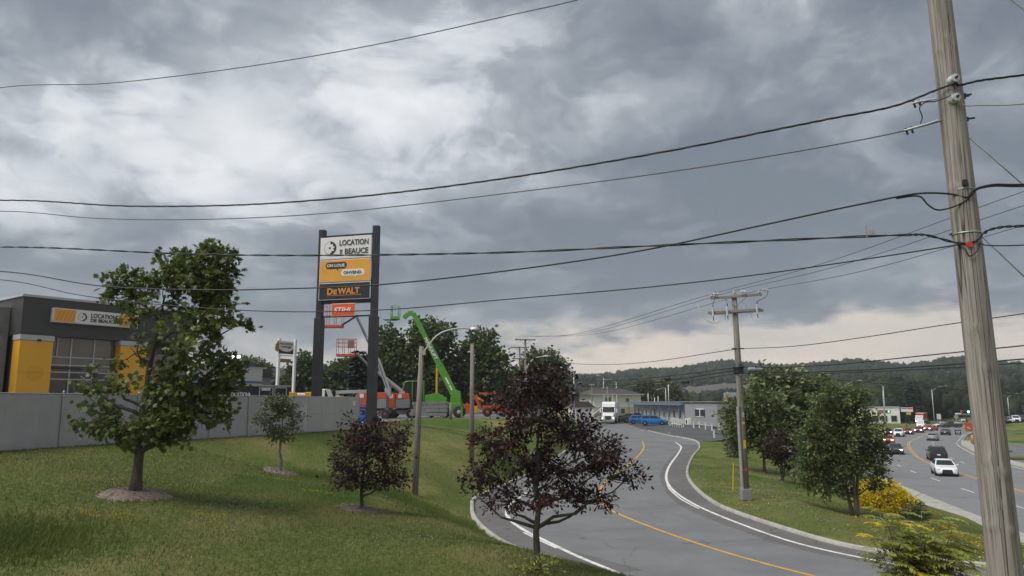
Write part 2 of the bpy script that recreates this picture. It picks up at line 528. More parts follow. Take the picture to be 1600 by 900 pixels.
mats = {}
mats['grass'] = grass_ground_mat()
mats['asphalt'] = asphalt_mat('road_asphalt', (0.150, 0.153, 0.155), 0.2)
mats['asphalt2'] = asphalt_mat('highway_asphalt', (0.170, 0.174, 0.180), 0.12)
mats['shoulder'] = asphalt_mat('shoulder_asphalt', (0.118, 0.114, 0.112), 0.25)
mats['lot'] = asphalt_mat('lot_asphalt', (0.135, 0.135, 0.135), 0.25)
mats['lot2'] = asphalt_mat('parking_asphalt', (0.075, 0.076, 0.08), 0.25)
mats['concrete'] = M_('kerb_concrete', (0.36, 0.345, 0.31), 0.9, var=0.16, scale=2.5, bump=0.4, dirt=0.5)
mats['line_white'] = M_('road_paint_white', (0.66, 0.66, 0.63), 0.8, var=0.14, scale=6, dirt=0.6)
mats['line_yellow'] = M_('road_paint_yellow', (0.60, 0.32, 0.045), 0.8, var=0.16, scale=6, dirt=0.6)
mats['pole_near'] = wood_pole_mat('weathered_pole_wood', (0.235, 0.210, 0.188), (0.43, 0.395, 0.355))
mats['pole_far'] = wood_pole_mat('grey_pole_wood', (0.20, 0.18, 0.155), (0.32, 0.29, 0.25))
mats['wire'] = M_('black_cable', (0.015, 0.015, 0.017), 0.55, var=0.2, scale=20)
mats['alu_wire'] = M_('bare_conductor', (0.10, 0.10, 0.105), 0.5, 0.3, var=0.2, scale=20)
mats['galv'] = M_('galvanised_steel', (0.42, 0.43, 0.44), 0.5, 0.6, var=0.15, scale=6, dirt=0.3)
mats['dark_metal'] = M_('dark_steel', (0.035, 0.036, 0.04), 0.5, 0.3, var=0.25, scale=8)
mats['porcelain'] = M_('porcelain_grey', (0.50, 0.53, 0.55), 0.15, var=0.06, scale=4, coat=0.6)
mats['black'] = M_('black_paint', (0.016, 0.017, 0.019), 0.45, var=0.2, scale=3)
mats['rubber'] = M_('tyre_rubber', (0.022, 0.022, 0.023), 0.85, var=0.25, scale=12, bump=0.3, dirt=0.25)
mats['rim'] = M_('wheel_alloy', (0.33, 0.34, 0.35), 0.35, 0.7, var=0.1)
mats['white'] = M_('white_paint', (0.72, 0.72, 0.70), 0.45, var=0.05, scale=1.5, dirt=0.12)
mats['glass'] = glass_mat('dark_window_glass')
mats['bark'] = M_('bark', (0.085, 0.072, 0.06), 0.95, var=0.45, scale=9, bump=0.9, bscale=30, stretch=(1, 1, 0.25))
mats['bark_grey'] = M_('grey_bark', (0.15, 0.135, 0.115), 0.95, var=0.4, scale=9, bump=0.8, bscale=30, stretch=(1, 1, 0.25))
mats['mulch'] = M_('wood_mulch', (0.20, 0.160, 0.130), 0.95, var=0.5, scale=16, bump=1.0, bscale=50)
# ------------------------------------------------------------------ ground heights
def sst(x, a, b):
    t = np.clip((np.asarray(x, float) - a) / (b - a), 0, 1); return t * t * (3 - 2 * t)


def zr(x, y):                            # the curving side road
    return float(0.0108 * max(0.0, y - 45.0) - 1.15 * sst(x, 15, 29) * (1 - sst(y, 40, 60)))


HZ = [(-40, -0.6), (20, -1.15), (34, -1.3), (62, -1.5), (99, -2.1), (150, -2.3), (450, -2.5)]


def zh(x, y):                            # the four-lane highway
    return float(np.interp(y, [a for a, _ in HZ], [b for _, b in HZ]))


def zp(x, y): return zr(x, y) + 0.35 * float(sst(x, 20, 28))


LOTZ = 3.35
W = lambda x, y: Vector((x, y, zr(x, y)))
G = lambda px, py: GZ(px, py, zr)
L_edge = [W(33, 9), W(19, 13), W(10.5, 16.4), G(1005, 912), G(930, 893), G(860, 873), G(800, 855), G(765, 833), G(745, 812), G(740, 795),
          G(748, 778), G(800, 755), G(860, 725), G(888, 702), G(902, 685), G(908, 671), G(904, 660), G(890, 653), G(860, 648)]
R_edge = [W(36, 19), W(23, 20.6), G(1560, 888), G(1400, 868), G(1300, 850), G(1200, 820), G(1130, 795), G(1100, 777), G(1082, 760), G(1073, 745),
          G(1074, 730), G(1082, 713), G(1092, 700), G(1085, 689), G(1050, 681.5), G(1008, 672), G(985, 664), G(965, 656), G(930, 649)]
Ls, Rs = catmull(L_edge, 8), catmull(R_edge, 8)
HC = [(20, -20), (25.5, 8), (31.9, 34.6), (36.6, 53.2), (38.9, 61.5), (44.2, 78), (51.8, 97), (64.7, 124), (73.9, 141), (81, 152), (98, 178), (140, 235), (205, 310), (330, 430)]
Hc = catmull([Vector((x, y, 0)) for x, y in HC], 8)


def offset(line, d):
    out = []
    for i, p in enumerate(line):
        t = line[min(i + 1, len(line) - 1)] - line[max(i - 1, 0)]
        n = Vector((t.y, -t.x, 0)).normalized()
        out.append(Vector((p.x + n.x * d, p.y + n.y * d, p.z)))
    return out


HWL, HWR = 7.8, 8.0
fence_a, fence_b = Vector((-16.5, 24.0)), Vector((-9.07, 44.0))
fdir = (fence_b - fence_a).normalized()
fence_0 = fence_a - fdir * 17.0
lot_poly = [(-80, fence_0.y - 2), (fence_0.x - 0.6, fence_0.y), (fence_a.x - 0.5, fence_a.y), (-9.6, 44.2), (-10.6, 58), (-9.2, 74), (-1, 77), (4.5, 92), (5.5, 150), (-120, 150)]
park_poly = [tuple(v.xy) for v in Rs[13 * 8 - 2:17 * 8]] + [(24.5, 190), (26.6, 168), (30.0, 113), (30.6, 97), (28.8, 89)]
car_lot_poly = [tuple(v.xy) for v in offset(Hc, 10.0)[12:68]] + [tuple(v.xy) for v in reversed(offset(Hc, 48)[14:62])]

ctrl = []
def cp(x, y, z): ctrl.append((x, y, z))
def cpx(px, py, Y): v = P(px, py, Y); cp(v.x, v.y, v.z)
Lo, Ro = offset(Ls, -0.7), offset(Rs, 0.7)
for i in range(0, len(Ls), 4):
    if i < 13 * 8:
        p = Lo[i]; cp(p.x, p.y, zr(p.x, p.y) + 0.12)
    p = Ro[i]; cp(p.x, p.y, zr(p.x, p.y) + 0.12)
for i in range(0, len(Hc), 5):
    for d in (-HWL - 0.8, HWR + 0.8):
        p = offset(Hc, d)[i]; cp(p.x, p.y, zh(p.x, p.y) + 0.1)
for k in np.linspace(-0.8, 1.0, 9):
    p = fence_a.lerp(fence_b, k); cp(p.x, p.y, 3.45); cp(p.x - 4, p.y + 2, 3.40)
for px, py, Y in [(210, 772, 20), (210, 690, 28.6), (100, 740, 21.5), (0, 760, 19.5), (210, 830, 16.6), (210, 895, 14), (20, 895, 14), (0, 830, 16.2), (400, 895, 14.3),
                  (437, 742, 30), (330, 760, 24), (350, 820, 18), (565, 800, 23.3), (480, 780, 23.5), (600, 775, 27), (500, 850, 18.2), (600, 895, 15.3), (690, 805, 23.2),
                  (800, 848, 19.3), (838, 893, 17.0), (720, 850, 18.8), (900, 880, 18.2), (950, 897, 17.4), (648, 780, 36), (620, 762, 33), (590, 735, 36), (520, 700, 40),
                  (737, 720, 45), (690, 700, 46.5), (650, 690, 47), (780, 700, 50), (720, 680, 51), (800, 680, 56), (850, 700, 66), (700, 760, 38), (720, 790, 34),
                  (820, 662, 70), (650, 655, 72), (740, 655, 73), (600, 668, 49),
                  (1166, 783, 38), (1335, 806, 36), (1250, 780, 37), (1195, 741, 56), (1230, 720, 64), (1380, 802, 39.5), (1430, 820, 33), (1120, 700, 74), (1140, 730, 54)]:
    cpx(px, py, Y)
for x, y, z in [(5.3, 8.3, 0.9), (-3, 10, 1.2), (-12, 8, 2.0), (-3, 2, 0.6), (6, 12, 0.7), (12, 6, 0.3), (20, 2, 0), (0, -20, 0.4), (-30, -20, 1.6), (30, -40, -0.6), (-17, 17, 2.7),
                (-60, 40, 3.3), (-100, 100, 3.3), (-30, 70, 3.3), (-14, 64, 3.3), (-50, 160, 3.2), (-10, 180, 2.6), (4, 160, 1.8), (-200, 300, 6), (0, 300, 2.0), (60, 260, -1),
                (40, 130, 0.6), (36, 180, 0.8), (46, 110, -1.0), (32, 80, -0.6), (100, 150, -1.9), (112, 160, -1.2), (118, 172, 0.0), (135, 175, 0.3), (128, 195, 0.3), (160, 220, 0),
                (90, 100, -1.9), (88, 80, -1.8), (60, 40, -1.4), (200, 150, -1.5), (300, 300, -2), (400, 500, -2), (100, 350, -2.4), (-300, 50, 4), (300, 0, -1.5), (0, -200, 0), (-300, -200, 2), (300, -200, -1),
                (-300, 500, 6), (0, 520, 0), (27, 100, 1.0), (28, 140, 1.2), (30, 165, 1.3), (40, 200, 1.0), (15, 205, 1.35), (32, 215, 1.2)]:
    cp(x, y, z)
CP = np.array(ctrl)


def rbf_fit():
    d = np.hypot(CP[:, None, 0] - CP[None, :, 0], CP[:, None, 1] - CP[None, :, 1])
    A = d + np.eye(len(CP)) * -0.25
    n = len(CP); B = np.zeros((n + 1, n + 1)); B[:n, :n] = A; B[:n, n] = 1; B[n, :n] = 1
    return np.linalg.solve(B, np.append(CP[:, 2], 0))


RW = rbf_fit()


def rbf(x, y):
    out = np.empty(len(x))
    for s in range(0, len(x), 8000):
        d = np.hypot(x[s:s + 8000, None] - CP[None, :, 0], y[s:s + 8000, None] - CP[None, :, 1])
        out[s:s + 8000] = d @ RW[:-1] + RW[-1]
    return out


def poly_dist(x, y, poly):
    """signed distance to a polygon, negative inside"""
    poly = np.array(poly, float); d = np.full(len(x), 1e9); ins = np.zeros(len(x), bool)
    for i in range(len(poly)):
        a, b = poly[i], poly[(i + 1) % len(poly)]; e = b - a
        t = np.clip(((x - a[0]) * e[0] + (y - a[1]) * e[1]) / max(1e-9, e @ e), 0, 1)
        d = np.minimum(d, np.hypot(x - a[0] - t * e[0], y - a[1] - t * e[1]))
        c = (a[1] > y) != (b[1] > y)
        with np.errstate(divide='ignore', invalid='ignore'):
            ins ^= c & (x < (b[0] - a[0]) * (y - a[1]) / (b[1] - a[1] if b[1] != a[1] else 1e-9) + a[0])
    return np.where(ins, -d, d)


RIDGE = [(-2500, 560), (-800, 575), (0, 575), (880, 574), (950, 576), (1000, 570), (1060, 572), (1130, 565), (1200, 570), (1270, 569), (1340, 563), (1420, 573), (1500, 570), (1600, 582), (1900, 590), (3500, 585)]
RAZ = [math.atan((p - 800) / F) for p, _ in RIDGE]
RH = [CAMZ + (628 - q) / F * 1450 / math.cos(a) - 24 for (p, q), a in zip(RIDGE, RAZ)]


def hill(x, y):
    r = np.hypot(x, y); az = np.arctan2(x, np.maximum(y, 1e-3))
    h = np.interp(az, RAZ, RH)
    side = sst(az, -0.05, 0.08)
    k = sst(r, 330 + 250 * (1 - side), 1450)
    und = 6 * np.sin(x * 0.011 + 1.3) * np.sin(y * 0.009 + 0.4) + 3 * np.sin(x * 0.031) * np.sin(y * 0.023 + 2)
    fall = 1 - 0.6 * sst(r, 1500, 2600)
    return np.where(y > 0, (k * h + und * sst(r, 420, 800)) * fall, 0)


def grid_axis(lo, hi, f0, f1, step, grow):
    a = list(np.arange(f0, f1 + 1e-6, step)); s = step
    while a[-1] < hi: s = min(s * grow, 60); a.append(a[-1] + s)
    s = step
    while a[0] > lo: s = min(s * grow, 60); a.insert(0, a[0] - s)
    return np.array(a)


gx = grid_axis(-1900, 1900, -24, 36, 0.45, 1.055)
gy = grid_axis(-250, 2400, 8, 62, 0.45, 1.045)
GX, GY = np.meshgrid(gx, gy)
fx, fy = GX.ravel(), GY.ravel()
H = rbf(fx, fy)
far = sst(np.hypot(fx, fy), 420, 700)
H = H * (1 - far) + np.clip(H, -3, 6) * far * 0.3 - 0.7 * far
near = 1 - sst(np.hypot(fx, fy), 80, 160)
nn = np.array([mnoise.noise((a * 0.22, b * 0.22, 0)) * 0.09 + mnoise.noise((a * 0.9, b * 0.9, 3)) * 0.025 if n > 0 else 0.0 for a, b, n in zip(fx, fy, near)])
H = H + nn * near + hill(fx, fy)


def carve(H, poly, zf, margin, under, inset=0.0):
    lo = np.min(poly, 0) - margin - 1; hi = np.max(poly, 0) + margin + 1
    m = (fx > lo[0]) & (fx < hi[0]) & (fy > lo[1]) & (fy < hi[1])
    ix = np.nonzero(m)[0]
    d = poly_dist(fx[ix], fy[ix], poly) + inset
    zs = np.array([zf(a, b) for a, b in zip(fx[ix], fy[ix])])
    rim = zs + np.where(d > 0, 0.09, -under)
    k = sst(d, 0.3, margin)
    H[ix] = rim * (1 - k) + H[ix] * k
    return H


road_poly = [tuple(v.xy) for v in Ls] + [tuple(v.xy) for v in reversed(Rs)]
hw_poly = [tuple(v.xy) for v in offset(Hc, -HWL)] + [tuple(v.xy) for v in reversed(offset(Hc, HWR))]
H = carve(H, lot_poly, lambda x, y: LOTZ, 3.0, 0.15)
H = carve(H, car_lot_poly, lambda x, y: zh(x, y) + 0.05, 3.0, 0.25)
H = carve(H, park_poly, zp, 2.5, 0.25)
H = carve(H, hw_poly, zh, 2.6, 0.3)
H = carve(H, road_poly, zr, 1.6, 0.25)
for poly_, zf_ in ((lot_poly, lambda x, y: LOTZ), (car_lot_poly, lambda x, y: zh(x, y) + 0.05), (park_poly, zp), (hw_poly, zh), (road_poly, zr)):
    ins_ = np.nonzero(poly_dist(fx, fy, poly_) < 0.1)[0]
    H[ins_] = np.minimum(H[ins_], np.array([zf_(a, b) for a, b in zip(fx[ins_], fy[ins_])]) - 0.07)
HG = H.reshape(GX.shape)


def Hs(x, y):
    x = np.asarray(x, float); y = np.asarray(y, float)
    i = np.clip(np.searchsorted(gx, x) - 1, 0, len(gx) - 2); j = np.clip(np.searchsorted(gy, y) - 1, 0, len(gy) - 2)
    u = (x - gx[i]) / (gx[i + 1] - gx[i]); v = (y - gy[j]) / (gy[j + 1] - gy[j])
    return HG[j, i] * (1 - u) * (1 - v) + HG[j, i + 1] * u * (1 - v) + HG[j + 1, i] * (1 - u) * v + HG[j + 1, i + 1] * u * v


def on_ground(x, y): return Vector((x, y, float(Hs(x, y))))
def foot(px, py, Y):
    v = P(px, py, Y); return on_ground(v.x, v.y)


nx_, ny_ = len(gx), len(gy)
idx = (np.arange(ny_ - 1)[:, None] * nx_ + np.arange(nx_ - 1)[None, :]).ravel()
quads = np.stack([idx, idx + 1, idx + 1 + nx_, idx + nx_], 1)
ground = link_mesh('ground', mesh_np('ground', np.stack([fx, fy, H], 1), quads, True), mats['grass'])
tag(ground, kind='structure')


# ------------------------------------------------------------------ sheets, kerbs, markings
def strip(name, A, B, zf, mat, lift=0.0, cross=6):
    n = len(A); V = []; Fq = []
    for i in range(n):
        for k in range(cross + 1):
            p = A[i].lerp(B[i], k / cross); V.append((p.x, p.y, zf(p.x, p.y) + lift))
    for i in range(n - 1):
        for k in range(cross):
            a = i * (cross + 1) + k; Fq.append((a, a + 1, a + cross + 2, a + cross + 1))
    o = link_mesh(name, mesh_np(name, V, Fq, True), mat)
    return tag(o, kind='structure')


def line_strip(name, pts, w, zf, mat, lift, kind='structure', parent=None):
    A, B = offset(pts, -w / 2), offset(pts, w / 2)
    o = strip(name, A, B, zf, mat, lift, 1)
    return o


def sheet(name, poly, zf, mat, lift, step=3.0):
    bm = bmesh.new()
    f = bm.faces.new([bm.verts.new((x, y, 0)) for x, y in poly])
    bmesh.ops.triangulate(bm, faces=[f])
    bb0, bb1 = np.min(poly, 0), np.max(poly, 0)
    for ax in (0, 1):
        for c in np.arange(bb0[ax] + step, bb1[ax], step):
            co_, no = Vector((0, 0, 0)), Vector((0, 0, 0)); co_[ax] = c; no[ax] = 1
            bmesh.ops.bisect_plane(bm, geom=bm.verts[:] + bm.edges[:] + bm.faces[:], plane_co=co_, plane_no=no)
    for v in bm.verts: v.co.z = zf(v.co.x, v.co.y) + lift
    bmesh.ops.recalc_face_normals(bm, faces=bm.faces)
    me = bpy.data.meshes.new(name); bm.to_mesh(me); bm.free()
    if me.polygons and me.polygons[0].normal.z < 0: me.flip_normals()
    return tag(link_mesh(name, me, mat), kind='structure')


def kerb(name, pts, side, zf, h=0.13, w=0.16, seg=None):
    """a real step beside the road, its face towards the road"""
    A = offset(pts, -0.02 * side); B = offset(pts, w * side); V = []; Fq = []
    prof = lambda a, b: [(a, -0.2), (a, h - 0.03), (a.lerp(b, 0.2), h), (b, h), (b, -0.2)]
    for a, b in zip(A, B):
        for p, dz in prof(a, b): V.append((p.x, p.y, zf(p.x, p.y) + dz))
    for i in range(len(A) - 1):
        for k in range(4):
            q = i * 5 + k; Fq.append((q, q + 1, q + 6, q + 5))
    me = mesh_np(name, V, Fq)
    bm = bmesh.new(); bm.from_mesh(me); bmesh.ops.recalc_face_normals(bm, faces=bm.faces); bm.to_mesh(me); bm.free()
    return tag(link_mesh(name, me, mats['concrete']), kind='structure')


strip('road', Ls, Rs, zr, mats['asphalt'], 0.0, 10)
strip('road_shoulder', Rs[20:12 * 8 + 4], offset(Rs, -1.75)[20:12 * 8 + 4], zr, mats['shoulder'], 0.003, 2)
strip('road_shoulder', offset(Ls, 1.35)[30:11 * 8], Ls[30:11 * 8], zr, mats['shoulder'], 0.003, 2)
strip('highway', offset(Hc, -HWL), offset(Hc, HWR), zh, mats['asphalt2'], 0.004, 8)
sheet('equipment_lot', lot_poly, lambda x, y: LOTZ, mats['lot'], 0.0, 20)
sheet('parking_lot', park_poly, zp, mats['lot2'], 0.006, 4)
sheet('car_lot', car_lot_poly, lambda x, y: zh(x, y) + 0.05, mats['lot'], 0.0, 8)
kerb('road_kerb_left', Ls[16:13 * 8], -1, zr)
kerb('road_kerb_right', Rs[14:13 * 8 + 8], 1, zr)
kerb('highway_kerb_left', offset(Hc, -HWL)[8:80], -1, zh)
kerb('highway_kerb_right', offset(Hc, HWR)[8:80], 1, zh)
kerb('parking_kerb', Rs[13 * 8 + 7:15 * 8], 1, zr, 0.08)
sw = offset(Hc, -HWL - 0.16)[8:80]
strip('sidewalk', sw, offset(Hc, -HWL - 1.5)[8:80], zh, mats['concrete'], 0.128, 2)
strip('far_sidewalk', offset(Hc, HWR + 1.6)[8:70], offset(Hc, HWR + 0.16)[8:70], zh, mats['concrete'], 0.128, 2)


def trace(pxs, zf, n=8): return catmull([GZ(a, b, zf) for a, b in pxs], n)


line_strip('edge_line_right', trace([(1470, 893), (1400, 882), (1250, 850), (1150, 816), (1085, 788), (1052, 766), (1041, 747), (1046, 728), (1060, 708), (1064, 698), (1055, 691)], zr), 0.16, zr, mats['line_white'], 0.006)
line_strip('edge_line_right_inner', trace([(1092, 795), (1064, 780), (1046, 764), (1042, 752)], zr), 0.10, zr, mats['line_white'], 0.009)
line_strip('edge_line_left', trace([(1010, 915), (960, 893), (900, 868), (850, 844), (815, 826), (797, 812), (792, 800), (800, 786), (822, 770)], zr), 0.17, zr, mats['line_white'], 0.006)
line_strip('edge_line_left_inner', trace([(870, 857), (840, 843), (818, 832)], zr), 0.10, zr, mats['line_white'], 0.009)
line_strip('centre_line', trace([(1275, 901), (1200, 882), (1120, 859), (1040, 832), (985, 811), (955, 797), (938, 782), (938, 765), (955, 745), (984, 724), (1001, 708), (1006, 698), (1003, 689)], zr), 0.14, zr, mats['line_yellow'], 0.006)
line_strip('highway_centre_line', offset(Hc, -0.14)[8:92], 0.12, zh, mats['line_yellow'], 0.010)
line_strip('highway_centre_line', offset(Hc, 0.14)[8:92], 0.12, zh, mats['line_yellow'], 0.010)
line_strip('highway_edge_line', offset(Hc, HWR - 0.6)[8:92], 0.13, zh, mats['line_white'], 0.010)
fineH = catmull([Vector((x, y, 0)) for x, y in HC], 60)
cum = [0.0]
for a, b in zip(fineH, fineH[1:]): cum.append(cum[-1] + (b - a).length)


def h_at(s):
    i = min(int(np.searchsorted(cum, s)), len(cum) - 1); return fineH[i]


for side in (-3.75, 3.75):
    s = 40.0
    while s < 175:
        seg = [h_at(s + k * 0.75) for k in range(5)]
        line_strip('lane_dash', offset(seg, side), 0.12, zh, mats['line_white'], 0.010)
        s += 9.0
# stop bars and bay lines of the motel's parking
for a, b in [((1000, 673), (1012, 671)), ((1052, 680), (1060, 678)), ((1018, 673.5), (1050, 677))]:
    line_strip('bay_line', [GZ(*a, zp), GZ((a[0] + b[0]) / 2, (a[1] + b[1]) / 2, zp), GZ(*b, zp)], 0.15, zp, mats['line_white'], 0.014)
cl = lambda x, y: zh(x, y) + 0.05
for i in range(18, 54, 3):
    a, b = offset(Hc, 20)[i], offset(Hc, 25)[i]
    line_strip('bay_line', [a, a.lerp(b, 0.5), b], 0.12, cl, mats['line_white'], 0.008)
# grass islands between the highway and the car lot
for i0, i1, d0, d1 in ((48, 51, 9.8, 12.5), (53, 58, 9.8, 13.0), (41, 44, 9.8, 11.6), (28, 31, 9.8, 11.2)):
    a = catmull([p for p in offset(Hc, d0)[i0:i1]], 3); b = catmull([p for p in offset(Hc, d1)[i0:i1]], 3)
    strip('grass_island', a, b, lambda x, y: zh(x, y) + 0.16, mats['grass'], 0.0, 3)

# the ploughed field on the far slope
fa = np.linspace(math.atan(235 / F), math.atan(388 / F), 16); frr = np.linspace(590, 835, 10)
fv = [(r * math.sin(a), r * math.cos(a), float(Hs(r * math.sin(a), r * math.cos(a))) + 0.8) for r in frr for a in fa]
ff = [(j * 16 + i, j * 16 + i + 1, (j + 1) * 16 + i + 1, (j + 1) * 16 + i) for j in range(9) for i in range(15)]
tag(link_mesh('field', mesh_np('field', fv, ff, True), M_('bare_field_soil', (0.085, 0.078, 0.072), 0.95, var=0.3, scale=0.05, stretch=(0.3, 4, 1))), kind='structure')
# ------------------------------------------------------------------ leaves, trees, shrubs
LEAF_OVAL = np.array([(0, 0, 0), (0.26, 0.35, 0.05), (0.20, 0.75, 0.03), (0, 1.0, -0.08), (-0.20, 0.75, 0.03), (-0.26, 0.35, 0.05)])
LEAF_MAPLE = np.array([(0, 0, 0), (0.20, 0.18, 0.02), (0.52, 0.30, -0.04), (0.28, 0.50, 0.03), (0.46, 0.80, -0.03), (0.16, 0.70, 0.03), (0, 1.05, -0.1),
                       (-0.16, 0.70, 0.03), (-0.46, 0.80, -0.03), (-0.28, 0.50, 0.03), (-0.52, 0.30, -0.04), (-0.20, 0.18, 0.02)])
LEAF_LONG = np.array([(0, 0, 0), (0.10, 0.3, 0.02), (0.085, 0.7, 0.0), (0, 1.0, -0.12), (-0.085, 0.7, 0.0), (-0.10, 0.3, 0.02)])


def leaves_mesh(name, pts, dirs, size, tmpl, rnd, jitter=0.9, wind=None):
    """pts (n,3); dirs (n,3) the way each leaf points; one small polygon per leaf"""
    n = len(pts); k = len(tmpl)
    d = dirs + RNG.normal(0, jitter, (n, 3)) * 0.6
    if wind is not None: d = d + np.array(wind)
    d /= np.linalg.norm(d, axis=1, keepdims=True) + 1e-9
    up = np.array([0, 0, 1.0]) + RNG.normal(0, jitter, (n, 3))
    s = np.cross(d, up); s /= np.linalg.norm(s, axis=1, keepdims=True) + 1e-9
    u = np.cross(s, d)
    sz = size * RNG.uniform(0.5, 1.35, n)
    V = (pts[:, None, :] + (s[:, None, :] * tmpl[None, :, 0:1] + d[:, None, :] * tmpl[None, :, 1:2] + u[:, None, :] * tmpl[None, :, 2:3]) * sz[:, None, None])
    Fc = np.arange(n * k).reshape(n, k)
    return mesh_np(name, V.reshape(-1, 3), Fc, False, np.repeat(rnd, k))


def crown_points(lobes, n, clump=0.32, nper=14, shell=0.55):
    """lobes: (cx, cy, cz, rx, ry, rz, weight). Leaf positions gathered in twig-end clumps inside the lobes"""
    w = np.array([l[3] * l[4] * l[5] * l[6] for l in lobes]) ** 0.8; w = w / w.sum()
    nc = max(4, n // nper); pick = RNG.choice(len(lobes), nc, p=w)
    Lb = np.array([l[:6] for l in lobes])[pick]
    d = RNG.normal(0, 1, (nc, 3)); d /= np.linalg.norm(d, axis=1, keepdims=True)
    r = RNG.uniform(0, 1, nc) ** (1 / (2.0 + 2 * shell))
    cc = Lb[:, :3] + d * Lb[:, 3:6] * r[:, None]
    rep = np.repeat(np.arange(nc), nper)
    csz = clump * RNG.uniform(0.6, 1.3, nc)
    off = RNG.normal(0, 1, (len(rep), 3)) * csz[rep][:, None] * np.array([0.55, 0.55, 0.42])
    pts = cc[rep] + off
    out = d[rep] * 0.7 + off / (np.abs(off).max() + 1e-6) + np.array([0, 0, -0.15])
    crnd = RNG.uniform(0, 1, nc)[rep]
    return cc, pick, pts, out, crnd


def limb_path(a, b, sag=0.15, n=5, wob=0.06):
    a, b = np.array(a, float), np.array(b, float); L_ = np.linalg.norm(b - a); out = []
    for i in range(n + 1):
        t = i / n; p = a * (1 - t) + b * t
        p = p + np.array([0, 0, -math.sin(math.pi * t) * sag * L_]) + (RNG.normal(0, wob * L_, 3) if 0 < i < n else 0)
        out.append(tuple(p))
    return out


def tree(name, label, cat, base, lobes, n_leaf, leaf, tmpl, lmat, bark, r0=0.12, fork=0.35, lean=(0, 0), clump=0.32, nper=14, wind=None, group=None, twigs=True, shell=0.55, stems=1, crown_name='crown'):
    """base: foot of the trunk; lobes relative to it in metres. thing > trunk, limb ..., crown"""
    t = thing(name, label, cat, base, 0, group)
    top = max(l[2] + l[5] for l in lobes); zc = min(l[2] - l[5] for l in lobes)
    cx = np.average([l[0] for l in lobes], weights=[l[3] * l[5] for l in lobes])
    axis = lambda z: np.array([lean[0] * z / top + cx * 0.75 * (max(z, 0.0) / top) ** 1.5, lean[1] * z / top, z])
    zs = np.linspace(-0.15, top * 0.80, 9)
    for s in range(stems):
        mb = MB()
        sh = np.array([0.0, 0.0, 0.0]) if stems == 1 else np.array([math.cos(s * 2.4), math.sin(s * 2.4), 0]) * r0 * 0.8
        spr = 0.0 if stems == 1 else 0.16
        mb.tube([tuple(axis(z) + sh * (1 + spr * max(z, 0) / r0) + (RNG.normal(0, 0.03, 3) * [1, 1, 0] if 0.3 < z else 0)) for z in zs],
                [r0 * (1.35 if i == 0 else 1.0) * (1 - 0.86 * (i / (len(zs) - 1)) ** 0.85) for i in range(len(zs))], 9)
        mb.build('trunk', bark, t, 'all')
    lb = MB()
    for l in lobes:
        c = np.array(l[:3]); za = np.clip(c[2] - 0.55 * math.hypot(c[0] - axis(c[2])[0], c[1]) - 0.2 * l[5], zc * 0.75 if zc > 0.3 else top * 0.12, top * 0.75)
        rb = r0 * (1 - 0.86 * max(0, za) / (top * 0.80)) * 0.62
        pth = limb_path(axis(za), c, 0.07, 5, 0.035)
        MB().tube(pth, [max(0.006, rb * (1 - 0.75 * i / 5)) for i in range(6)], 6).build('limb', bark, t, 'all')
    cc, pick, pts, out, crnd = crown_points(lobes, n_leaf, clump, nper, shell)
    if twigs:
        for k in range(len(cc)):
            c = np.array(lobes[pick[k]][:3]); st = c * 0.75 + axis(max(0.2, c[2] * 0.9)) * 0.25 + (cc[k] - c) * 0.1
            lb.tube(limb_path(st, cc[k], 0.03, 2, 0.05), [r0 * 0.13, r0 * 0.09, 0.004], 4, False)
    if lb.v: tag(lb.build('twigs', bark, t, 'all'), kind='stuff')
    rnd = np.clip(crnd * 0.65 + RNG.uniform(0, 0.35, len(pts)), 0, 1)
    link_mesh(crown_name, leaves_mesh(crown_name, pts, out, leaf, tmpl, rnd, 0.9, wind), lmat, t)
    return t


def px_lobes(base, Y, rows, deep=0.9):
    """crown lobes traced as (px, py, rx, ry[, weight]) at the tree's own distance; depth is given like their width"""
    k = Y / F; out = []
    for row in rows:
        px, py, rx, ry = row[:4]; w = row[4] if len(row) > 4 else 1.0
        p = P(px, py, Y) - Vector(base)
        out.append((p.x, RNG.uniform(-0.5, 0.5) * rx * k * 1.2 * deep, p.z, rx * k, rx * k * deep, ry * k, w))
    return out


mats['leaf_maple'] = leaf_mat('maple_leaf', [(0.0, (0.046, 0.072, 0.020)), (0.9, (0.190, 0.225, 0.062)), (0.45, (0.092, 0.128, 0.034)), (1.0, (0.34, 0.36, 0.09))], 0.42, 0.34)
mats['leaf_dark'] = leaf_mat('dark_green_leaf', [(0.0, (0.050, 0.076, 0.030)), (1.0, (0.210, 0.250, 0.090)), (0.5, (0.102, 0.138, 0.050))], 0.45, 0.3)
mats['leaf_olive'] = leaf_mat('olive_leaf', [(0.0, (0.043, 0.065, 0.026)), (1.0, (0.196, 0.217, 0.102)), (0.5, (0.090, 0.116, 0.051))], 0.5)
mats['leaf_willow'] = leaf_mat('silvery_leaf', [(0.0, (0.055, 0.085, 0.036)), (1.0, (0.28, 0.32, 0.15)), (0.55, (0.13, 0.165, 0.070))], 0.45, 0.3)
mats['leaf_purple'] = leaf_mat('purple_leaf', [(0.0, (0.018, 0.010, 0.010)), (1.0, (0.125, 0.048, 0.042)), (0.6, (0.046, 0.021, 0.021))], 0.38, 0.25)
mats['leaf_yellow'] = leaf_mat('golden_leaf', [(0.0, (0.46, 0.39, 0.020)), (1.0, (0.88, 0.70, 0.045)), (0.5, (0.72, 0.58, 0.032))], 0.5, 0.35)
mats['leaf_sumac'] = leaf_mat('pinnate_leaf', [(0.0, (0.15, 0.19, 0.045)), (0.93, (0.50, 0.48, 0.12)), (0.5, (0.31, 0.34, 0.080)), (1.0, (0.62, 0.50, 0.04))], 0.45, 0.4)
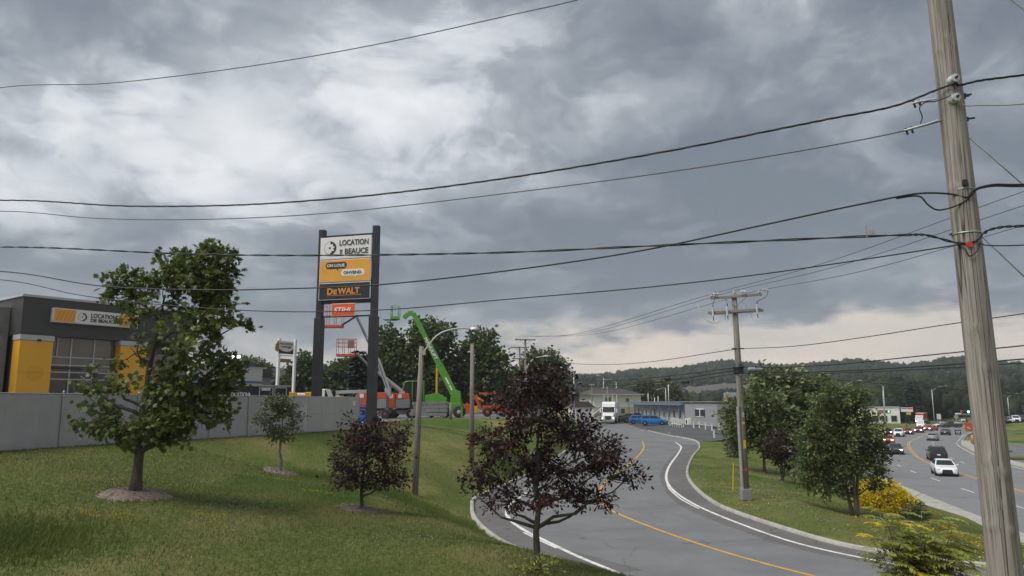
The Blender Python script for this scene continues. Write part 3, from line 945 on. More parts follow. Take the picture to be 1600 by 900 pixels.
mats['leaf_bg'] = leaf_mat('background_leaf', [(0.0, (0.036, 0.060, 0.020)), (1.0, (0.165, 0.205, 0.062)), (0.5, (0.078, 0.112, 0.036))], 0.5, 0.3)
mats['leaf_spruce'] = leaf_mat('spruce_needles', [(0.0, (0.012, 0.024, 0.014)), (1.0, (0.050, 0.072, 0.040))], 0.6, 0.1)


def mulch_ring(base, r, label):
    """a shallow heap of wood chips on the lawn round a trunk"""
    n, m = 36, 7; V = []; Fq = []
    for j in range(m):
        for i in range(n):
            a = 2 * math.pi * i / n; rr = r * (j / (m - 1)) * (1 + 0.07 * math.sin(3 * a + r) + 0.05 * math.sin(7 * a))
            x, y = base.x + rr * math.cos(a), base.y + rr * math.sin(a)
            V.append((x, y, float(Hs(x, y)) + (0.10 * (1 - (j / (m - 1)) ** 2) + RNG.uniform(0, 0.03) if j < m - 1 else -0.04)))
    for j in range(m - 1):
        for i in range(n):
            i2 = (i + 1) % n; Fq.append((j * n + i, j * n + i2, (j + 1) * n + i2, (j + 1) * n + i))
    o = link_mesh('mulch_ring', mesh_np('mulch_ring', V, Fq, True), mats['mulch'])
    tag(o, label, 'mulch', 'mulch rings round the lawn trees')
    # loose chips on it
    k = 500; a = RNG.uniform(0, 6.283, k); q = r * np.sqrt(RNG.uniform(0, 1.05, k))
    pts = np.stack([base.x + q * np.cos(a), base.y + q * np.sin(a), np.zeros(k)], 1)
    pts[:, 2] = Hs(pts[:, 0], pts[:, 1]) + 0.10 * np.clip(1 - (q / r) ** 2, 0, 1) + 0.025
    dd = np.stack([np.cos(a * 7), np.sin(a * 7), RNG.normal(0, 0.25, k)], 1)
    c = link_mesh('wood_chip', leaves_mesh('wood_chip', pts, dd, 0.07, LEAF_LONG * [2, 1, 1], RNG.uniform(0, 1, k), 0.2), mats['mulch'], o)
    tag(c, kind='stuff')
    return o


# --- the wind-blown maple on the lawn
b = foot(210, 772, 20)
tree('maple_tree', 'tall wind-blown green maple on the lawn before the chain-link fence', 'tree', b,
     px_lobes(b, 20, [(332, 425, 44, 40, 1.5), (262, 425, 42, 34, 1.2), (196, 452, 32, 26), (245, 482, 44, 24, 0.28), (340, 482, 36, 34), (378, 502, 16, 20), (300, 535, 46, 40, 0.5),
                      (210, 545, 30, 28, 0.14), (335, 592, 36, 44), (268, 610, 55, 45, 0.6), (182, 605, 34, 26, 0.35), (126, 588, 20, 16, 0.8), (146, 650, 32, 24), (208, 668, 42, 26), (280, 668, 42, 26), (330, 640, 24, 26)]),
     8000, 0.155, LEAF_MAPLE, mats['leaf_maple'], mats['bark'], 0.15, clump=0.23, nper=24, wind=(0.5, 0, -0.1))
mulch_ring(b, 0.95, 'wide round bed of wood chips under the tall green maple')
# --- the small young tree near the fence
b = foot(437, 742, 30)
tree('young_tree', 'small young olive-green tree standing before the solid grey fence', 'tree', b,
     px_lobes(b, 30, [(440, 640, 24, 18), (413, 658, 14, 9), (457, 660, 14, 14, 0.7), (436, 676, 20, 12), (432, 628, 20, 9), (474, 655, 8, 8, 0.25)]),
     2300, 0.115, LEAF_OVAL, mats['leaf_olive'], mats['bark_grey'], 0.07, clump=0.22, nper=10)
mulch_ring(b, 0.75, 'thin mulch bed under the small olive-green tree by the fence')
# --- the purple-leaved trees
b = foot(565, 802, 23.3)
tree('purple_crabapple', 'smaller purple-leaved tree on the lawn beside the wooden lamp pole', 'tree', b,
     px_lobes(b, 23.3, [(590, 684, 52, 26), (545, 662, 16, 16, 0.35), (534, 640, 9, 10, 0.25), (562, 705, 42, 32), (612, 722, 34, 30), (552, 742, 32, 26), (604, 752, 38, 15, 0.8), (630, 682, 16, 22), (532, 722, 12, 18), (575, 665, 26, 14, 0.8)]),
     5600, 0.095, LEAF_OVAL, mats['leaf_purple'], mats['bark'], 0.075, clump=0.19, nper=14)
mulch_ring(b, 0.78, 'oval mulch bed under the smaller purple-leaved tree')
b = foot(838, 893, 17.0)
tree('purple_crabapple', 'large purple-leaved tree on the lawn edge before the curving road', 'tree', b,
     px_lobes(b, 17.0, [(835, 592, 36, 26), (800, 622, 32, 26), (868, 612, 32, 28), (830, 652, 50, 34, 0.7), (782, 685, 42, 26), (890, 672, 46, 28), (930, 694, 44, 26), (758, 745, 36, 22, 0.9), (820, 722, 55, 36, 0.55),
                        (880, 732, 55, 42, 0.6), (952, 728, 38, 28), (984, 742, 18, 20, 1.0), (784, 782, 36, 20, 0.8), (925, 782, 34, 18), (740, 772, 18, 12, 0.9), (845, 772, 46, 20, 0.6), (880, 585, 14, 12, 0.6)]),
     11500, 0.088, LEAF_OVAL, mats['leaf_purple'], mats['bark'], 0.095, clump=0.155, nper=20)
b2 = foot(840, 888, 16.6)
tree('ground_shrub', 'low green shoots at the foot of the large purple-leaved tree', 'shrub', b2,
     [(0, 0, 0.22, 0.35, 0.35, 0.16, 1), (-0.35, 0.1, 0.18, 0.3, 0.3, 0.14, 1), (0.3, 0, 0.15, 0.25, 0.25, 0.12, 1)], 600, 0.06, LEAF_OVAL, mats['leaf_sumac'], mats['bark'], 0.012, clump=0.12, nper=10, crown_name='foliage')

# --- trees and shrubs between the side road and the highway
b = foot(1335, 806, 36)
tree('serviceberry_tree', 'bushy green tree on the grass strip beside the yellow bush', 'tree', b,
     px_lobes(b, 36, [(1316, 636, 40, 28), (1286, 660, 34, 26), (1272, 698, 34, 30), (1312, 690, 40, 36), (1348, 672, 30, 36), (1360, 700, 24, 30), (1262, 732, 26, 28), (1330, 735, 46, 32), (1366, 712, 18, 28), (1308, 618, 40, 18), (1292, 758, 28, 18), (1368, 750, 16, 14, 0.6)]),
     15000, 0.16, LEAF_OVAL, mats['leaf_dark'], mats['bark_grey'], 0.10, clump=0.25, nper=18, stems=3, wind=(0.3, 0, 0.1))
b = foot(1195, 741, 56)
tree('lawn_tree', 'rounded dark green tree just behind the utility pole with two crossarms', 'tree', b,
     px_lobes(b, 56, [(1168, 650, 36, 36), (1198, 672, 26, 32), (1158, 684, 28, 22), (1188, 632, 32, 22), (1206, 700, 16, 16, 0.6)]),
     7500, 0.25, LEAF_OVAL, mats['leaf_dark'], mats['bark'], 0.13, clump=0.38, nper=16)
b = foot(1240, 715, 68)
tree('willow_tree', 'tall pale wind-swept tree with silvery leaves behind the rounded dark tree', 'tree', b,
     px_lobes(b, 68, [(1212, 598, 40, 20), (1258, 606, 42, 26), (1210, 632, 38, 26), (1288, 618, 22, 20, 0.8), (1182, 608, 20, 16, 0.7), (1262, 646, 40, 28), (1230, 668, 32, 24), (1206, 578, 14, 9, 0.6)]),
     11000, 0.42, LEAF_LONG * [2.6, 1, 1], mats['leaf_willow'], mats['bark_grey'], 0.18, clump=0.48, nper=16, wind=(0.9, 0, 0.15))
b = foot(1222, 735, 50)
tree('purple_shrub', 'dark purple-leaved shrub between the lawn trees', 'shrub', b,
     px_lobes(b, 50, [(1216, 694, 24, 20), (1232, 706, 18, 16), (1206, 708, 12, 12), (1224, 720, 14, 12)]), 2200, 0.19, LEAF_OVAL, mats['leaf_purple'], mats['bark'], 0.05, clump=0.3, nper=10, stems=3, crown_name='foliage')
b = foot(1382, 800, 39.8)
tree('golden_bush', 'rounded golden-yellow bush at the roadside under the bushy tree', 'shrub', b,
     px_lobes(b, 39.8, [(1382, 774, 38, 22), (1350, 784, 18, 14), (1410, 782, 16, 14), (1380, 790, 36, 12)]), 9500, 0.115, LEAF_OVAL, mats['leaf_yellow'], mats['bark'], 0.03, clump=0.16, nper=12, stems=3, shell=1.2, crown_name='foliage')
for px, py, Y, lab in ((1427, 806, 38, 'low tawny grasses beside the golden-yellow bush'), (1275, 690, 64, 'low green shrub behind the bushy green tree')):
    b = foot(px, py, Y)
    tree('low_shrub', lab, 'shrub', b, [(0, 0, 0.35, 0.6, 0.5, 0.3, 1), (0.5, 0.2, 0.25, 0.4, 0.4, 0.22, 1)], 500, 0.22, LEAF_LONG, mats['leaf_olive'], mats['bark'], 0.015, clump=0.2, nper=10, crown_name='foliage')
b = foot(1190, 705, 70)
tree('low_shrub', 'dark low shrub at the trunk of the rounded dark tree', 'shrub', foot(1150, 715, 66), [(0, 0, 0.5, 1.0, 0.8, 0.5, 1)], 700, 0.2, LEAF_OVAL, mats['leaf_dark'], mats['bark'], 0.02, clump=0.25, nper=10, crown_name='foliage')


# --- the feathery sumac in front of the road: arching stems with pinnate fronds
def sumac(base, tips, label):
    t = thing('sumac_bush', label, 'shrub', base)
    st = MB(); pts = []; dr = []; rn = []
    for tip in tips:
        tp = np.array(tip) - np.array(base); mid = tp * [0.35, 0.35, 0.62]
        pth = [np.array((0, 0, -0.1)) * (1 - s) ** 2 + 2 * mid * s * (1 - s) + tp * s * s for s in np.linspace(0, 1, 8)]
        st.tube([tuple(p) for p in pth], [0.018 * (1 - 0.8 * i / 7) for i in range(8)], 5)
        for q in range(18):                                    # fronds along the upper stem
            s = 0.38 + 0.62 * q / 17
            o = np.array((0, 0, -0.1)) * (1 - s) ** 2 + 2 * mid * s * (1 - s) + tp * s * s
            a = RNG.uniform(0, 6.283); fl = RNG.uniform(0.26, 0.46)
            d = np.array([math.cos(a) + 0.55, math.sin(a), 0.25]); d /= np.linalg.norm(d)
            c = RNG.uniform(0, 1)
            yel = RNG.uniform() < 0.10
            for k in range(11):
                u = (k + 1) / 11
                p = o + d * fl * u + np.array([0, 0, -0.30 * fl * u * u])
                sd_ = np.cross(d, [0, 0, 1]); sd_ /= np.linalg.norm(sd_)
                for sg in (-1, 1):
                    pts.append(p); dr.append(sd_ * sg + d * 0.5 + np.array([0.15, 0, -0.35])); rn.append(1.0 if yel else min(0.92, c * 0.6 + RNG.uniform(0, 0.35)))
    st.build('stem', mats['bark_grey'], t, 'all')
    link_mesh('foliage', leaves_mesh('foliage', np.array(pts), np.array(dr), 0.105, LEAF_LONG * [1.4, 1, 1], np.array(rn), 0.18), mats['leaf_sumac'], t)
    return t


sb = P(1432, 900, 13.0); sb = on_ground(sb.x, sb.y)
tips = [P(px, py, 13.0 + RNG.uniform(-0.5, 0.5)) for px, py in [(1372, 797), (1380, 802), (1392, 806), (1440, 800), (1470, 808), (1490, 822), (1385, 812), (1360, 838), (1395, 830), (1412, 818), (1430, 822), (1448, 812), (1462, 824), (1478, 830), (1495, 842), (1508, 836), (1405, 850), (1425, 845), (1450, 848), (1475, 856), (1500, 862),
                                                        (1390, 868), (1420, 872), (1450, 878), (1480, 884), (1510, 880), (1366, 842), (1436, 860), (1465, 868), (1398, 885), (1430, 892), (1460, 896), (1490, 900), (1412, 835), (1440, 835), (1418, 900), (1445, 905), (1470, 910), (1500, 905), (1455, 890), (1435, 878)]]
sumac(sb, tips, 'feathery light green sumac bush on the near side of the curving road')
# bare twig standing out of it
tw = thing('bare_sapling', 'thin bare branching sapling rising behind the feathery sumac', 'sapling', sb + Vector((0.05, 0.25, 0)))
mb = MB(); o_ = Vector(tw.location)
mb.tube([(0, 0, -0.1)] + [tuple(P(a, c, 13.2) - o_) for a, c in ((1420, 840), (1421, 812), (1412, 795), (1413, 785))], [0.012, 0.01, 0.008, 0.006, 0.003], 5)
mb.tube([tuple(P(a, c, 13.2) - o_) for a, c in ((1421, 812), (1420, 790), (1425, 778), (1442, 770))], [0.007, 0.006, 0.005, 0.003], 5)
mb.tube([tuple(P(a, c, 13.2) - o_) for a, c in ((1425, 778), (1424, 774))], [0.005, 0.002], 5)
mb.build('stem', mats['bark'], tw, 'all')

# --- big trees behind the equipment lot
bg = [((612, 620), 105, [(612, 545, 20, 30), (600, 580, 30, 30), (620, 590, 28, 40), (592, 610, 26, 24), (606, 526, 12, 16)], 'tall dark maple behind the grey boom lift'),
      ((672, 630), 108, [(665, 515, 24, 18), (690, 520, 18, 20), (650, 550, 26, 28), (690, 560, 28, 34), (668, 600, 40, 30), (675, 530, 30, 24)], 'tall dark maple behind the green telescopic boom'),
      ((757, 630), 112, [(755, 530, 18, 18), (740, 560, 26, 26), (770, 570, 24, 30), (750, 600, 44, 28), (785, 605, 18, 20)], 'tall pointed dark maple behind the wooden poles'),
      ((850, 632), 130, [(845, 562, 30, 15), (865, 585, 26, 22), (830, 590, 30, 24), (850, 610, 40, 18), (872, 570, 14, 12)], 'broad green tree beyond the large purple-leaved tree'),
      ((548, 640), 118, [(545, 585, 26, 22), (530, 605, 20, 20), (565, 600, 20, 24)], 'mid-green tree seen between the columns of the tall sign'),
      ((505, 640), 122, [(505, 600, 22, 22), (520, 612, 18, 18)], 'rounded green tree left of centre behind the tall sign'),
      ((462, 640), 116, [(465, 592, 20, 18), (450, 605, 16, 14), (478, 575, 14, 22), (440, 608, 14, 10), (480, 605, 14, 16)], 'green tree growing before the white twin-post sign'),
      ((400, 640), 230, [(395, 572, 22, 9), (410, 580, 18, 10), (380, 580, 14, 9)], 'low green tree line crown behind the white flat-roofed building'),
      ((800, 640), 140, [(800, 610, 22, 20), (815, 595, 18, 18)], 'small green tree beyond the orange tractor'),
      ((710, 635), 125, [(712, 600, 22, 26), (725, 615, 16, 18)], 'dark tree standing between the two tall dark maples'),
      ((1015, 640), 235, [(1010, 606, 18, 9), (1020, 618, 18, 10), (1000, 620, 12, 10)], 'pale green tree behind the grey motel roof'),
      ((1045, 640), 240, [(1045, 612, 20, 11), (1055, 622, 12, 8)], 'spreading pale green tree behind the grey motel roof beside a lamp')]
for (bx_, by_), Y, rows, lab in bg:
    v = P(bx_, by_, Y); b = on_ground(v.x, v.y)
    tree('background_tree', lab, 'tree', b, px_lobes(b, Y, rows), 8500 if Y < 200 else 4000, 0.52 if Y < 200 else 0.8, LEAF_OVAL * [1.4, 1, 1],
         mats['leaf_bg'] if Y < 200 else mats['leaf_olive'], mats['bark'], 0.28, clump=0.85 if Y < 200 else 1.2, nper=12, group='trees behind the yards', twigs=False)

# --- a dark spruce behind the billboard
def spruce(base, h, w, label):
    t = thing('spruce_tree', label, 'tree', base)
    MB().tube([(0, 0, -0.3), (0, 0, h * 0.5), (0, 0, h * 0.98)], [0.3, 0.18, 0.03], 8).build('trunk', mats['bark'], t, 'all')
    n = 3200; z = h * (0.06 + 0.94 * (1 - np.sqrt(RNG.uniform(0, 1, n)))); tier = np.floor(z / (h / 16)) * (h / 16)
    a = RNG.uniform(0, 6.283, n); rmax = w * (1 - tier / h) * (0.8 + 0.3 * np.sin(a * 5 + tier))
    q = rmax * RNG.uniform(0.25, 1, n); pts = np.stack([q * np.cos(a), q * np.sin(a), tier + (1 - q / (w + 1e-6)) * 0.5 - q * 0.12], 1)
    d = np.stack([np.cos(a), np.sin(a), np.full(n, -0.25)], 1)
    link_mesh('crown', leaves_mesh('crown', pts, d, 1.1, LEAF_OVAL, RNG.uniform(0, 1, n), 0.35), mats['leaf_spruce'], t)


v = P(1427, 668, 262); spruce(on_ground(v.x, v.y), 15.5, 5.2, 'dark pointed spruce beside the roadside billboard')
v = P(560, 640, 100); spruce(on_ground(v.x, v.y), 8.5, 2.6, 'dark spruce behind the lowered boom basket')


# ------------------------------------------------------------------ the wooded hills: one mass of crowns
def forest():
    ico = bmesh.new(); bmesh.ops.create_icosphere(ico, subdivisions=2, radius=1.0)
    iv = np.array([v.co[:] for v in ico.verts]); ifc = np.array([[v.index for v in f.verts] for f in ico.faces]); ico.free()
    ico = bmesh.new(); bmesh.ops.create_icosphere(ico, subdivisions=1, radius=1.0)
    jv = np.array([v.co[:] for v in ico.verts]); jfc = np.array([[v.index for v in f.verts] for f in ico.faces]); ico.free()
    VV, FF, RR = [], [], []; nv = 0

    def put(c, s, base_v, base_f, rv, lobes):
        nonlocal nv
        for _ in range(lobes):
            d = RNG.normal(0, 1, 3) * [0.45, 0.45, 0.38] if lobes > 1 else np.zeros(3)
            sc_ = RNG.uniform(0.5, 0.8) if lobes > 1 else 1.0
            v = base_v * (1 + RNG.normal(0, 0.16, (len(base_v), 1))) * s * sc_ + c + d * s
            VV.append(v); FF.append(base_f + nv); nv += len(v)
            RR.append(np.clip(rv + RNG.normal(0, 0.12, len(v)), 0, 1))
    az0, az1 = math.atan((-150 - 800) / F), math.atan((1800 - 800) / F)
    # the near edge of the wood beyond the highway
    for _ in range(1100):
        az = RNG.uniform(math.atan(505 / F), az1); r = RNG.uniform(300, 520) if az > 0.46 else RNG.uniform(420, 560)
        x, y = r * math.sin(az), r * math.cos(az)
        if min((Vector((x, y, 0)) - p).length for p in Hc[::3]) < 26: continue
        if x < 150 and y < 262: continue
        if 110 < x < 185 and 165 < y < 262: continue
        hgt = RNG.uniform(8, 14); w = hgt * RNG.uniform(0.32, 0.46)
        z = float(Hs(x, y)); put(np.array([x, y, z + hgt * 0.52]), np.array([w, w, hgt * 0.52]), iv, ifc, RNG.uniform(0.15, 1), 6)
    n = 0
    while n < 24000:
        az = RNG.uniform(az0, az1); r = math.sqrt(RNG.uniform(480 ** 2, 1620 ** 2))
        px = 800 + F * math.tan(az)
        if px < 640 and r < 900: continue
        if 1040 < px < 1185 and 600 < r < 830: n += 1; continue         # the open field on the slope
        x, y = r * math.sin(az), r * math.cos(az); z = float(Hs(x, y))
        hgt = RNG.uniform(5, 10.5); con = RNG.uniform() < 0.2
        w = hgt * (0.24 if con else RNG.uniform(0.38, 0.55))
        put(np.array([x, y, z + hgt * 0.45]), np.array([w, w, hgt * 0.55]), jv, jfc, RNG.uniform(0, 0.35) if con else RNG.uniform(0.1, 1), 1 if r > 900 else 2)
        n += 1
    me = mesh_np('wooded_hills', np.concatenate(VV), np.concatenate(FF), False, np.concatenate(RR))
    m, N, L, bs = new_mat('forest_crowns')
    at = N.new('ShaderNodeAttribute'); at.attribute_name = 'rnd'
    cr = N.new('ShaderNodeValToRGB'); L.new(at.outputs['Fac'], cr.inputs[0])
    cr.color_ramp.elements[0].color = (0.012, 0.022, 0.013, 1); cr.color_ramp.elements[1].color = (0.056, 0.070, 0.030, 1)
    e = cr.color_ramp.elements.new(0.5); e.color = (0.027, 0.040, 0.020, 1)
    tc = N.new('ShaderNodeTexCoord'); nz = N.new('ShaderNodeTexNoise'); nz.inputs['Scale'].default_value = 0.9; nz.inputs['Detail'].default_value = 6; nz.inputs['Roughness'].default_value = 0.75
    L.new(tc.outputs['Object'], nz.inputs[0])
    mr = N.new('ShaderNodeMapRange'); L.new(nz.outputs[0], mr.inputs[0]); mr.inputs[1].default_value = 0.32; mr.inputs[2].default_value = 0.68; mr.inputs[3].default_value = 0.45; mr.inputs[4].default_value = 1.5
    vm = N.new('ShaderNodeVectorMath'); vm.operation = 'SCALE'; L.new(cr.outputs[0], vm.inputs[0]); L.new(mr.outputs[0], vm.inputs['Scale'])
    L.new(vm.outputs[0], bs.inputs['Base Color']); bs.inputs['Roughness'].default_value = 1.0; bs.inputs['Specular IOR Level'].default_value = 0.05
    bp = N.new('ShaderNodeBump'); bp.inputs['Strength'].default_value = 1.0; bp.inputs['Distance'].default_value = 1.2
    L.new(nz.outputs[0], bp.inputs['Height']); L.new(bp.outputs[0], bs.inputs['Normal'])
    o = link_mesh('wooded_hills', me, m)
    tag(o, 'dense green woodland covering the far hills', 'woodland', kind='stuff')


forest()


# ------------------------------------------------------------------ grass and flowers on the lawns
def scatter(n, region, zones):
    """random points inside a world rectangle that lie on grass"""
    x = RNG.uniform(region[0], region[1], n); y = RNG.uniform(region[2], region[3], n)
    ok = np.ones(n, bool)
    for poly, m in zones: ok &= poly_dist(x, y, poly) > m
    return x[ok], y[ok]


def blades(name, x, y, h, w, tufts, label, mat):
    n = len(x); a = RNG.uniform(0, 6.283, n); lean = RNG.normal(0, 0.35, (n, 2)) + [0.25, 0.0]
    hh = h * RNG.uniform(0.5, 1.4, n); z = Hs(x, y) - 0.01
    c, s = np.cos(a) * w, np.sin(a) * w
    V = np.empty((n, 3, 3)); V[:, 0] = np.stack([x - c, y - s, z], 1); V[:, 1] = np.stack([x + c, y + s, z], 1)
    V[:, 2] = np.stack([x + lean[:, 0] * hh, y + lean[:, 1] * hh, z + hh], 1)
    pn = np.array([mnoise.noise((p * 0.33, q * 0.33, 5)) for p, q in zip(x, y)])
    rnd = np.clip(RNG.uniform(0, 0.7, n) + pn * 0.5 + 0.15, 0, 1)
    o = link_mesh(name, mesh_np(name, V.reshape(-1, 3), np.arange(n * 3).reshape(n, 3), False, np.repeat(rnd, 3)), mat)
    tag(o, label, 'grass', kind='stuff')


mats['blade'] = leaf_mat('grass_blade', [(0.0, (0.06, 0.092, 0.020)), (1.0, (0.22, 0.215, 0.080)), (0.5, (0.118, 0.152, 0.042))], 0.6, 0.3)
mats['clover'] = leaf_mat('clover_flower', [(0.0, (0.42, 0.42, 0.34)), (1.0, (0.62, 0.60, 0.52))], 0.8, 0.2)
mats['trefoil'] = leaf_mat('yellow_flower', [(0.0, (0.50, 0.34, 0.02)), (1.0, (0.66, 0.46, 0.03))], 0.7, 0.2)
zones = [(road_poly, 0.2), (hw_poly, 1.6), (lot_poly, 0.1)]
x1, y1 = scatter(190000, (-19, 4.5, 11.5, 30), zones)
x2, y2 = scatter(90000, (-17, 5, 28, 62), zones)
x3, y3 = scatter(90000, (9.5, 26, 19, 66), zones)
blades('grass', np.concatenate([x1, x2, x3]), np.concatenate([y1, y2, y3]), 0.075, 0.007, 1, 'short mown grass with dry tips covering the lawns', mats['blade'])


pd = [foot(a, c, Y) for a, c, Y in ((600, 778, 30), (640, 790, 31), (680, 802, 31), (720, 818, 29.5), (755, 834, 27), (-20, 838, 15.8), (30, 842, 15.6), (560, 760, 31))]
ii = RNG.integers(0, len(pd), 26000); xx = np.array([p.x for p in pd])[ii] + RNG.normal(0, 1.1, 26000); yy = np.array([p.y for p in pd])[ii] + RNG.normal(0, 0.9, 26000)
ok = np.ones(len(xx), bool)
for poly, m in zones: ok &= poly_dist(xx, yy, poly) > max(m, 0.35)
mats['lush'] = leaf_mat('lush_grass', [(0.0, (0.06, 0.10, 0.018)), (1.0, (0.15, 0.185, 0.042))], 0.6, 0.3)
blades('tall_grass', xx[ok], yy[ok], 0.17, 0.010, 1, 'taller lush grass along the ditch and lawn dip', mats['lush'])


def flowers(name, n, region, mat, size, label, patches, zones):
    """heads standing just over the grass, gathered in drifts"""
    x, y = scatter(n * 6, region, zones)
    if patches is None:
        k = np.array([mnoise.noise((a * 0.35, b * 0.35, 9)) + 0.5 * mnoise.noise((a * 1.3, b * 1.3, 2)) for a, b in zip(x, y)]) > 0.12
        x, y = x[k][:n], y[k][:n]
    else:
        i = RNG.integers(0, len(patches), n); pc = np.array(patches)[i]
        x = pc[:, 0] + RNG.normal(0, 1, n) * pc[:, 2]; y = pc[:, 1] + RNG.normal(0, 1, n) * pc[:, 3]
        ok = np.ones(n, bool)
        for poly, m in zones: ok &= poly_dist(x, y, poly) > m
        x, y = x[ok], y[ok]
    pts = np.stack([x, y, Hs(x, y) + 0.055 + RNG.uniform(0, 0.03, len(x))], 1)
    d = np.tile(np.array([0.0, -0.6, 0.8]), (len(x), 1))
    s = LEAF_OVAL * [1.7, 1, 1]
    o = link_mesh(name, leaves_mesh(name, pts, d, size, s, RNG.uniform(0, 1, len(x)), 0.5), mat)
    tag(o, label, 'flowers', kind='stuff')


flowers('clover_flowers', 2600, (-18, 4, 12, 30), mats['clover'], 0.026, 'tiny white clover heads scattered over the lawn', None, zones)
flowers('clover_flowers', 2600, (9.5, 20, 24, 60), mats['clover'], 0.045, 'white clover drift along the verge of the curving road', None, zones)
pp = [foot(a, c, Y) for a, c, Y in ((130, 808, 17.8), (190, 811, 17.5), (318, 800, 18.6), (320, 817, 17.6), (490, 762, 25), (440, 757, 27))]
flowers('trefoil_flowers', 300, None or (-18, 4, 12, 30), mats['trefoil'], 0.045, 'small yellow flower patches on the lawn', [(p.x, p.y, 0.38, 0.16) for p in pp], zones)
pp = [foot(a, c, Y) for a, c, Y in ((1530, 840, 28), (1520, 862, 25.5), (1480, 830, 30), (1560, 850, 27), (1590, 868, 25), (1350, 815, 33), (1380, 822, 31), (1120, 742, 46), (1135, 793, 36.5), (1100, 770, 40))]
flowers('trefoil_flowers', 950, (-18, 4, 12, 30), mats['trefoil'], 0.06, 'yellow flower drifts on the verge beside the highway', [(p.x, p.y, 0.9, 0.35) for p in pp], zones)
# ------------------------------------------------------------------ the near utility pole
NP0, NP1 = P(1572, 900, 8.3), P(1468, 0, 8.3)
ndir = (NP1 - NP0) / (NP1.z - NP0.z)
def n_axis(z): return NP0 + ndir * (z - NP0.z)
nb = n_axis(0.9); nb = on_ground(nb.x, nb.y)
def n_rad(z): return 0.167 + (z - 3.17) * (0.126 - 0.167) / (9.76 - 3.17)
NT = 11.7
near_pole = thing('utility_pole', 'weathered wooden utility pole close to the window, knotty and cracked', 'utility pole', nb)
knots = [(1481, 58, 1), (1474, 75, 1), (1493, 72, 1), (1496, 290, 2), (1527, 370, 1.2), (1527, 515, 1.5), (1543, 574, 2.2), (1532, 685, 1.0), (1549, 720, 1.6), (1568, 738, 3.0), (1562, 788, 1.2), (1557, 822, 1.4), (1580, 827, 1.5)]
kp = [(P(a, c, 8.3 - 0.14), s) for a, c, s in knots]
V = []; nseg, nring = 40, 260
for j in range(nring):
    z = nb.z - 0.2 + (NT - nb.z + 0.2) * j / (nring - 1); c = n_axis(z); r = n_rad(z)
    for i in range(nseg):
        a = 2 * math.pi * i / nseg
        q = Vector((math.cos(a), math.sin(a), 0))
        rr = r * (1 + 0.022 * mnoise.noise((q.x * 2.2, q.y * 2.2, z * 0.5)) + 0.012 * mnoise.noise((q.x * 9, q.y * 9, z * 0.4)))
        p = c + q * rr
        for k_, s in kp:
            d2 = ((p.x - k_.x) ** 2 + (p.z - k_.z) ** 2) / (0.030 * s ** 0.6) ** 2
            if d2 < 6 and q.y < 0.1: p += q * (0.010 * s ** 0.7) * (math.exp(-d2) - 0.75 * math.exp(-d2 * 6))
        V.append(tuple(p - nb))
Fq = [(j * nseg + i, j * nseg + (i + 1) % nseg, (j + 1) * nseg + (i + 1) % nseg, (j + 1) * nseg + i) for j in range(nring - 1) for i in range(nseg)]
link_mesh('shaft', mesh_np('shaft', V, Fq, True), mats['pole_near'], near_pole)
mats['knot'] = M_('pole_knot', (0.06, 0.048, 0.038), 0.95, var=0.5, scale=40, bump=0.6)
for k_, s in kp:
    ax = n_axis(k_.z); dx_ = k_.x - ax.x; r = n_rad(k_.z)
    if abs(dx_) < r * 0.92:
        q = Vector((dx_, -math.sqrt(r * r - dx_ * dx_), 0)).normalized()
        c = ax + q * (r + 0.002) - nb
        MB().lathe([(0.001, 0), (0.007 * s ** 0.6, 0.002), (0.009 * s ** 0.6, -0.012)], 9, (0, 0, 0), 'y').build('knot', mats['knot'], near_pole, 'all').matrix_local = Matrix.Translation(c) @ Vector((0, 1, 0)).rotation_difference(q).to_matrix().to_4x4()


def nf(px, py, out=0.0):                                    # a point on the pole's front face, local to the pole
    p = P(px, py, 8.3); a = n_axis(p.z); r = n_rad(p.z) + out
    dx_ = max(-r, min(r, p.x - a.x)); return Vector((a.x + dx_, a.y - math.sqrt(max(0, r * r - dx_ * dx_)), p.z)) - nb


for a, c in ((1477, 133), (1479, 162)):
    q = nf(a, c)
    MB().lathe([(0.022, 0.03), (0.048, 0.02), (0.052, -0.015), (0.030, -0.03), (0.030, -0.045), (0.048, -0.06), (0.046, -0.085), (0.02, -0.09)], 18, q, 'y').build('insulator', mats['porcelain'], near_pole, True)
    MB().lathe([(0.016, 0.0), (0.016, -0.115), (0.010, -0.125)], 6, q, 'y').build('bolt', mats['dark_metal'], near_pole)
for a, c, w in ((1499, 152, 0.05), (1497, 155, 0.03), (1507, 186, 0.06), (1532, 365, 0.05), (1480, 365, 0.03)):
    q = nf(a, c); MB().bar(q + Vector((-0.02, 0.05, 0)), q + Vector((w + 0.07, 0.05, 0.02)), 0.018, 0.018).box(q + Vector((0.03, 0.05, 0.0)), (0.03, 0.05, 0.05)).build('through_bolt', mats['dark_metal'], near_pole)
MB().prism([(0, 0), (0.06, 0.09), (0.05, -0.07), (0.0, -0.10)], -0.01, 0.01, 'xz').build('guy_bracket', mats['galv'], near_pole).location = nf(1501, 195) + Vector((0.0, 0.12, 0))
MB().prism([(0, 0), (0.05, 0.08), (0.05, -0.06), (0.0, -0.09)], -0.01, 0.01, 'xz').build('guy_bracket', mats['galv'], near_pole).location = nf(1527, 370) + Vector((0.0, 0.12, 0))
for py in (299, 366):                                       # steel straps round the pole
    z = P(1500, py, 8.3).z; c = n_axis(z) - nb
    MB().lathe([(n_rad(z) + 0.006, -0.006), (n_rad(z) + 0.009, 0), (n_rad(z) + 0.006, 0.006)], 28, c).build('strap', mats['galv'], near_pole)
mats['red_tag'] = M_('red_plastic_tag', (0.50, 0.055, 0.03), 0.5)
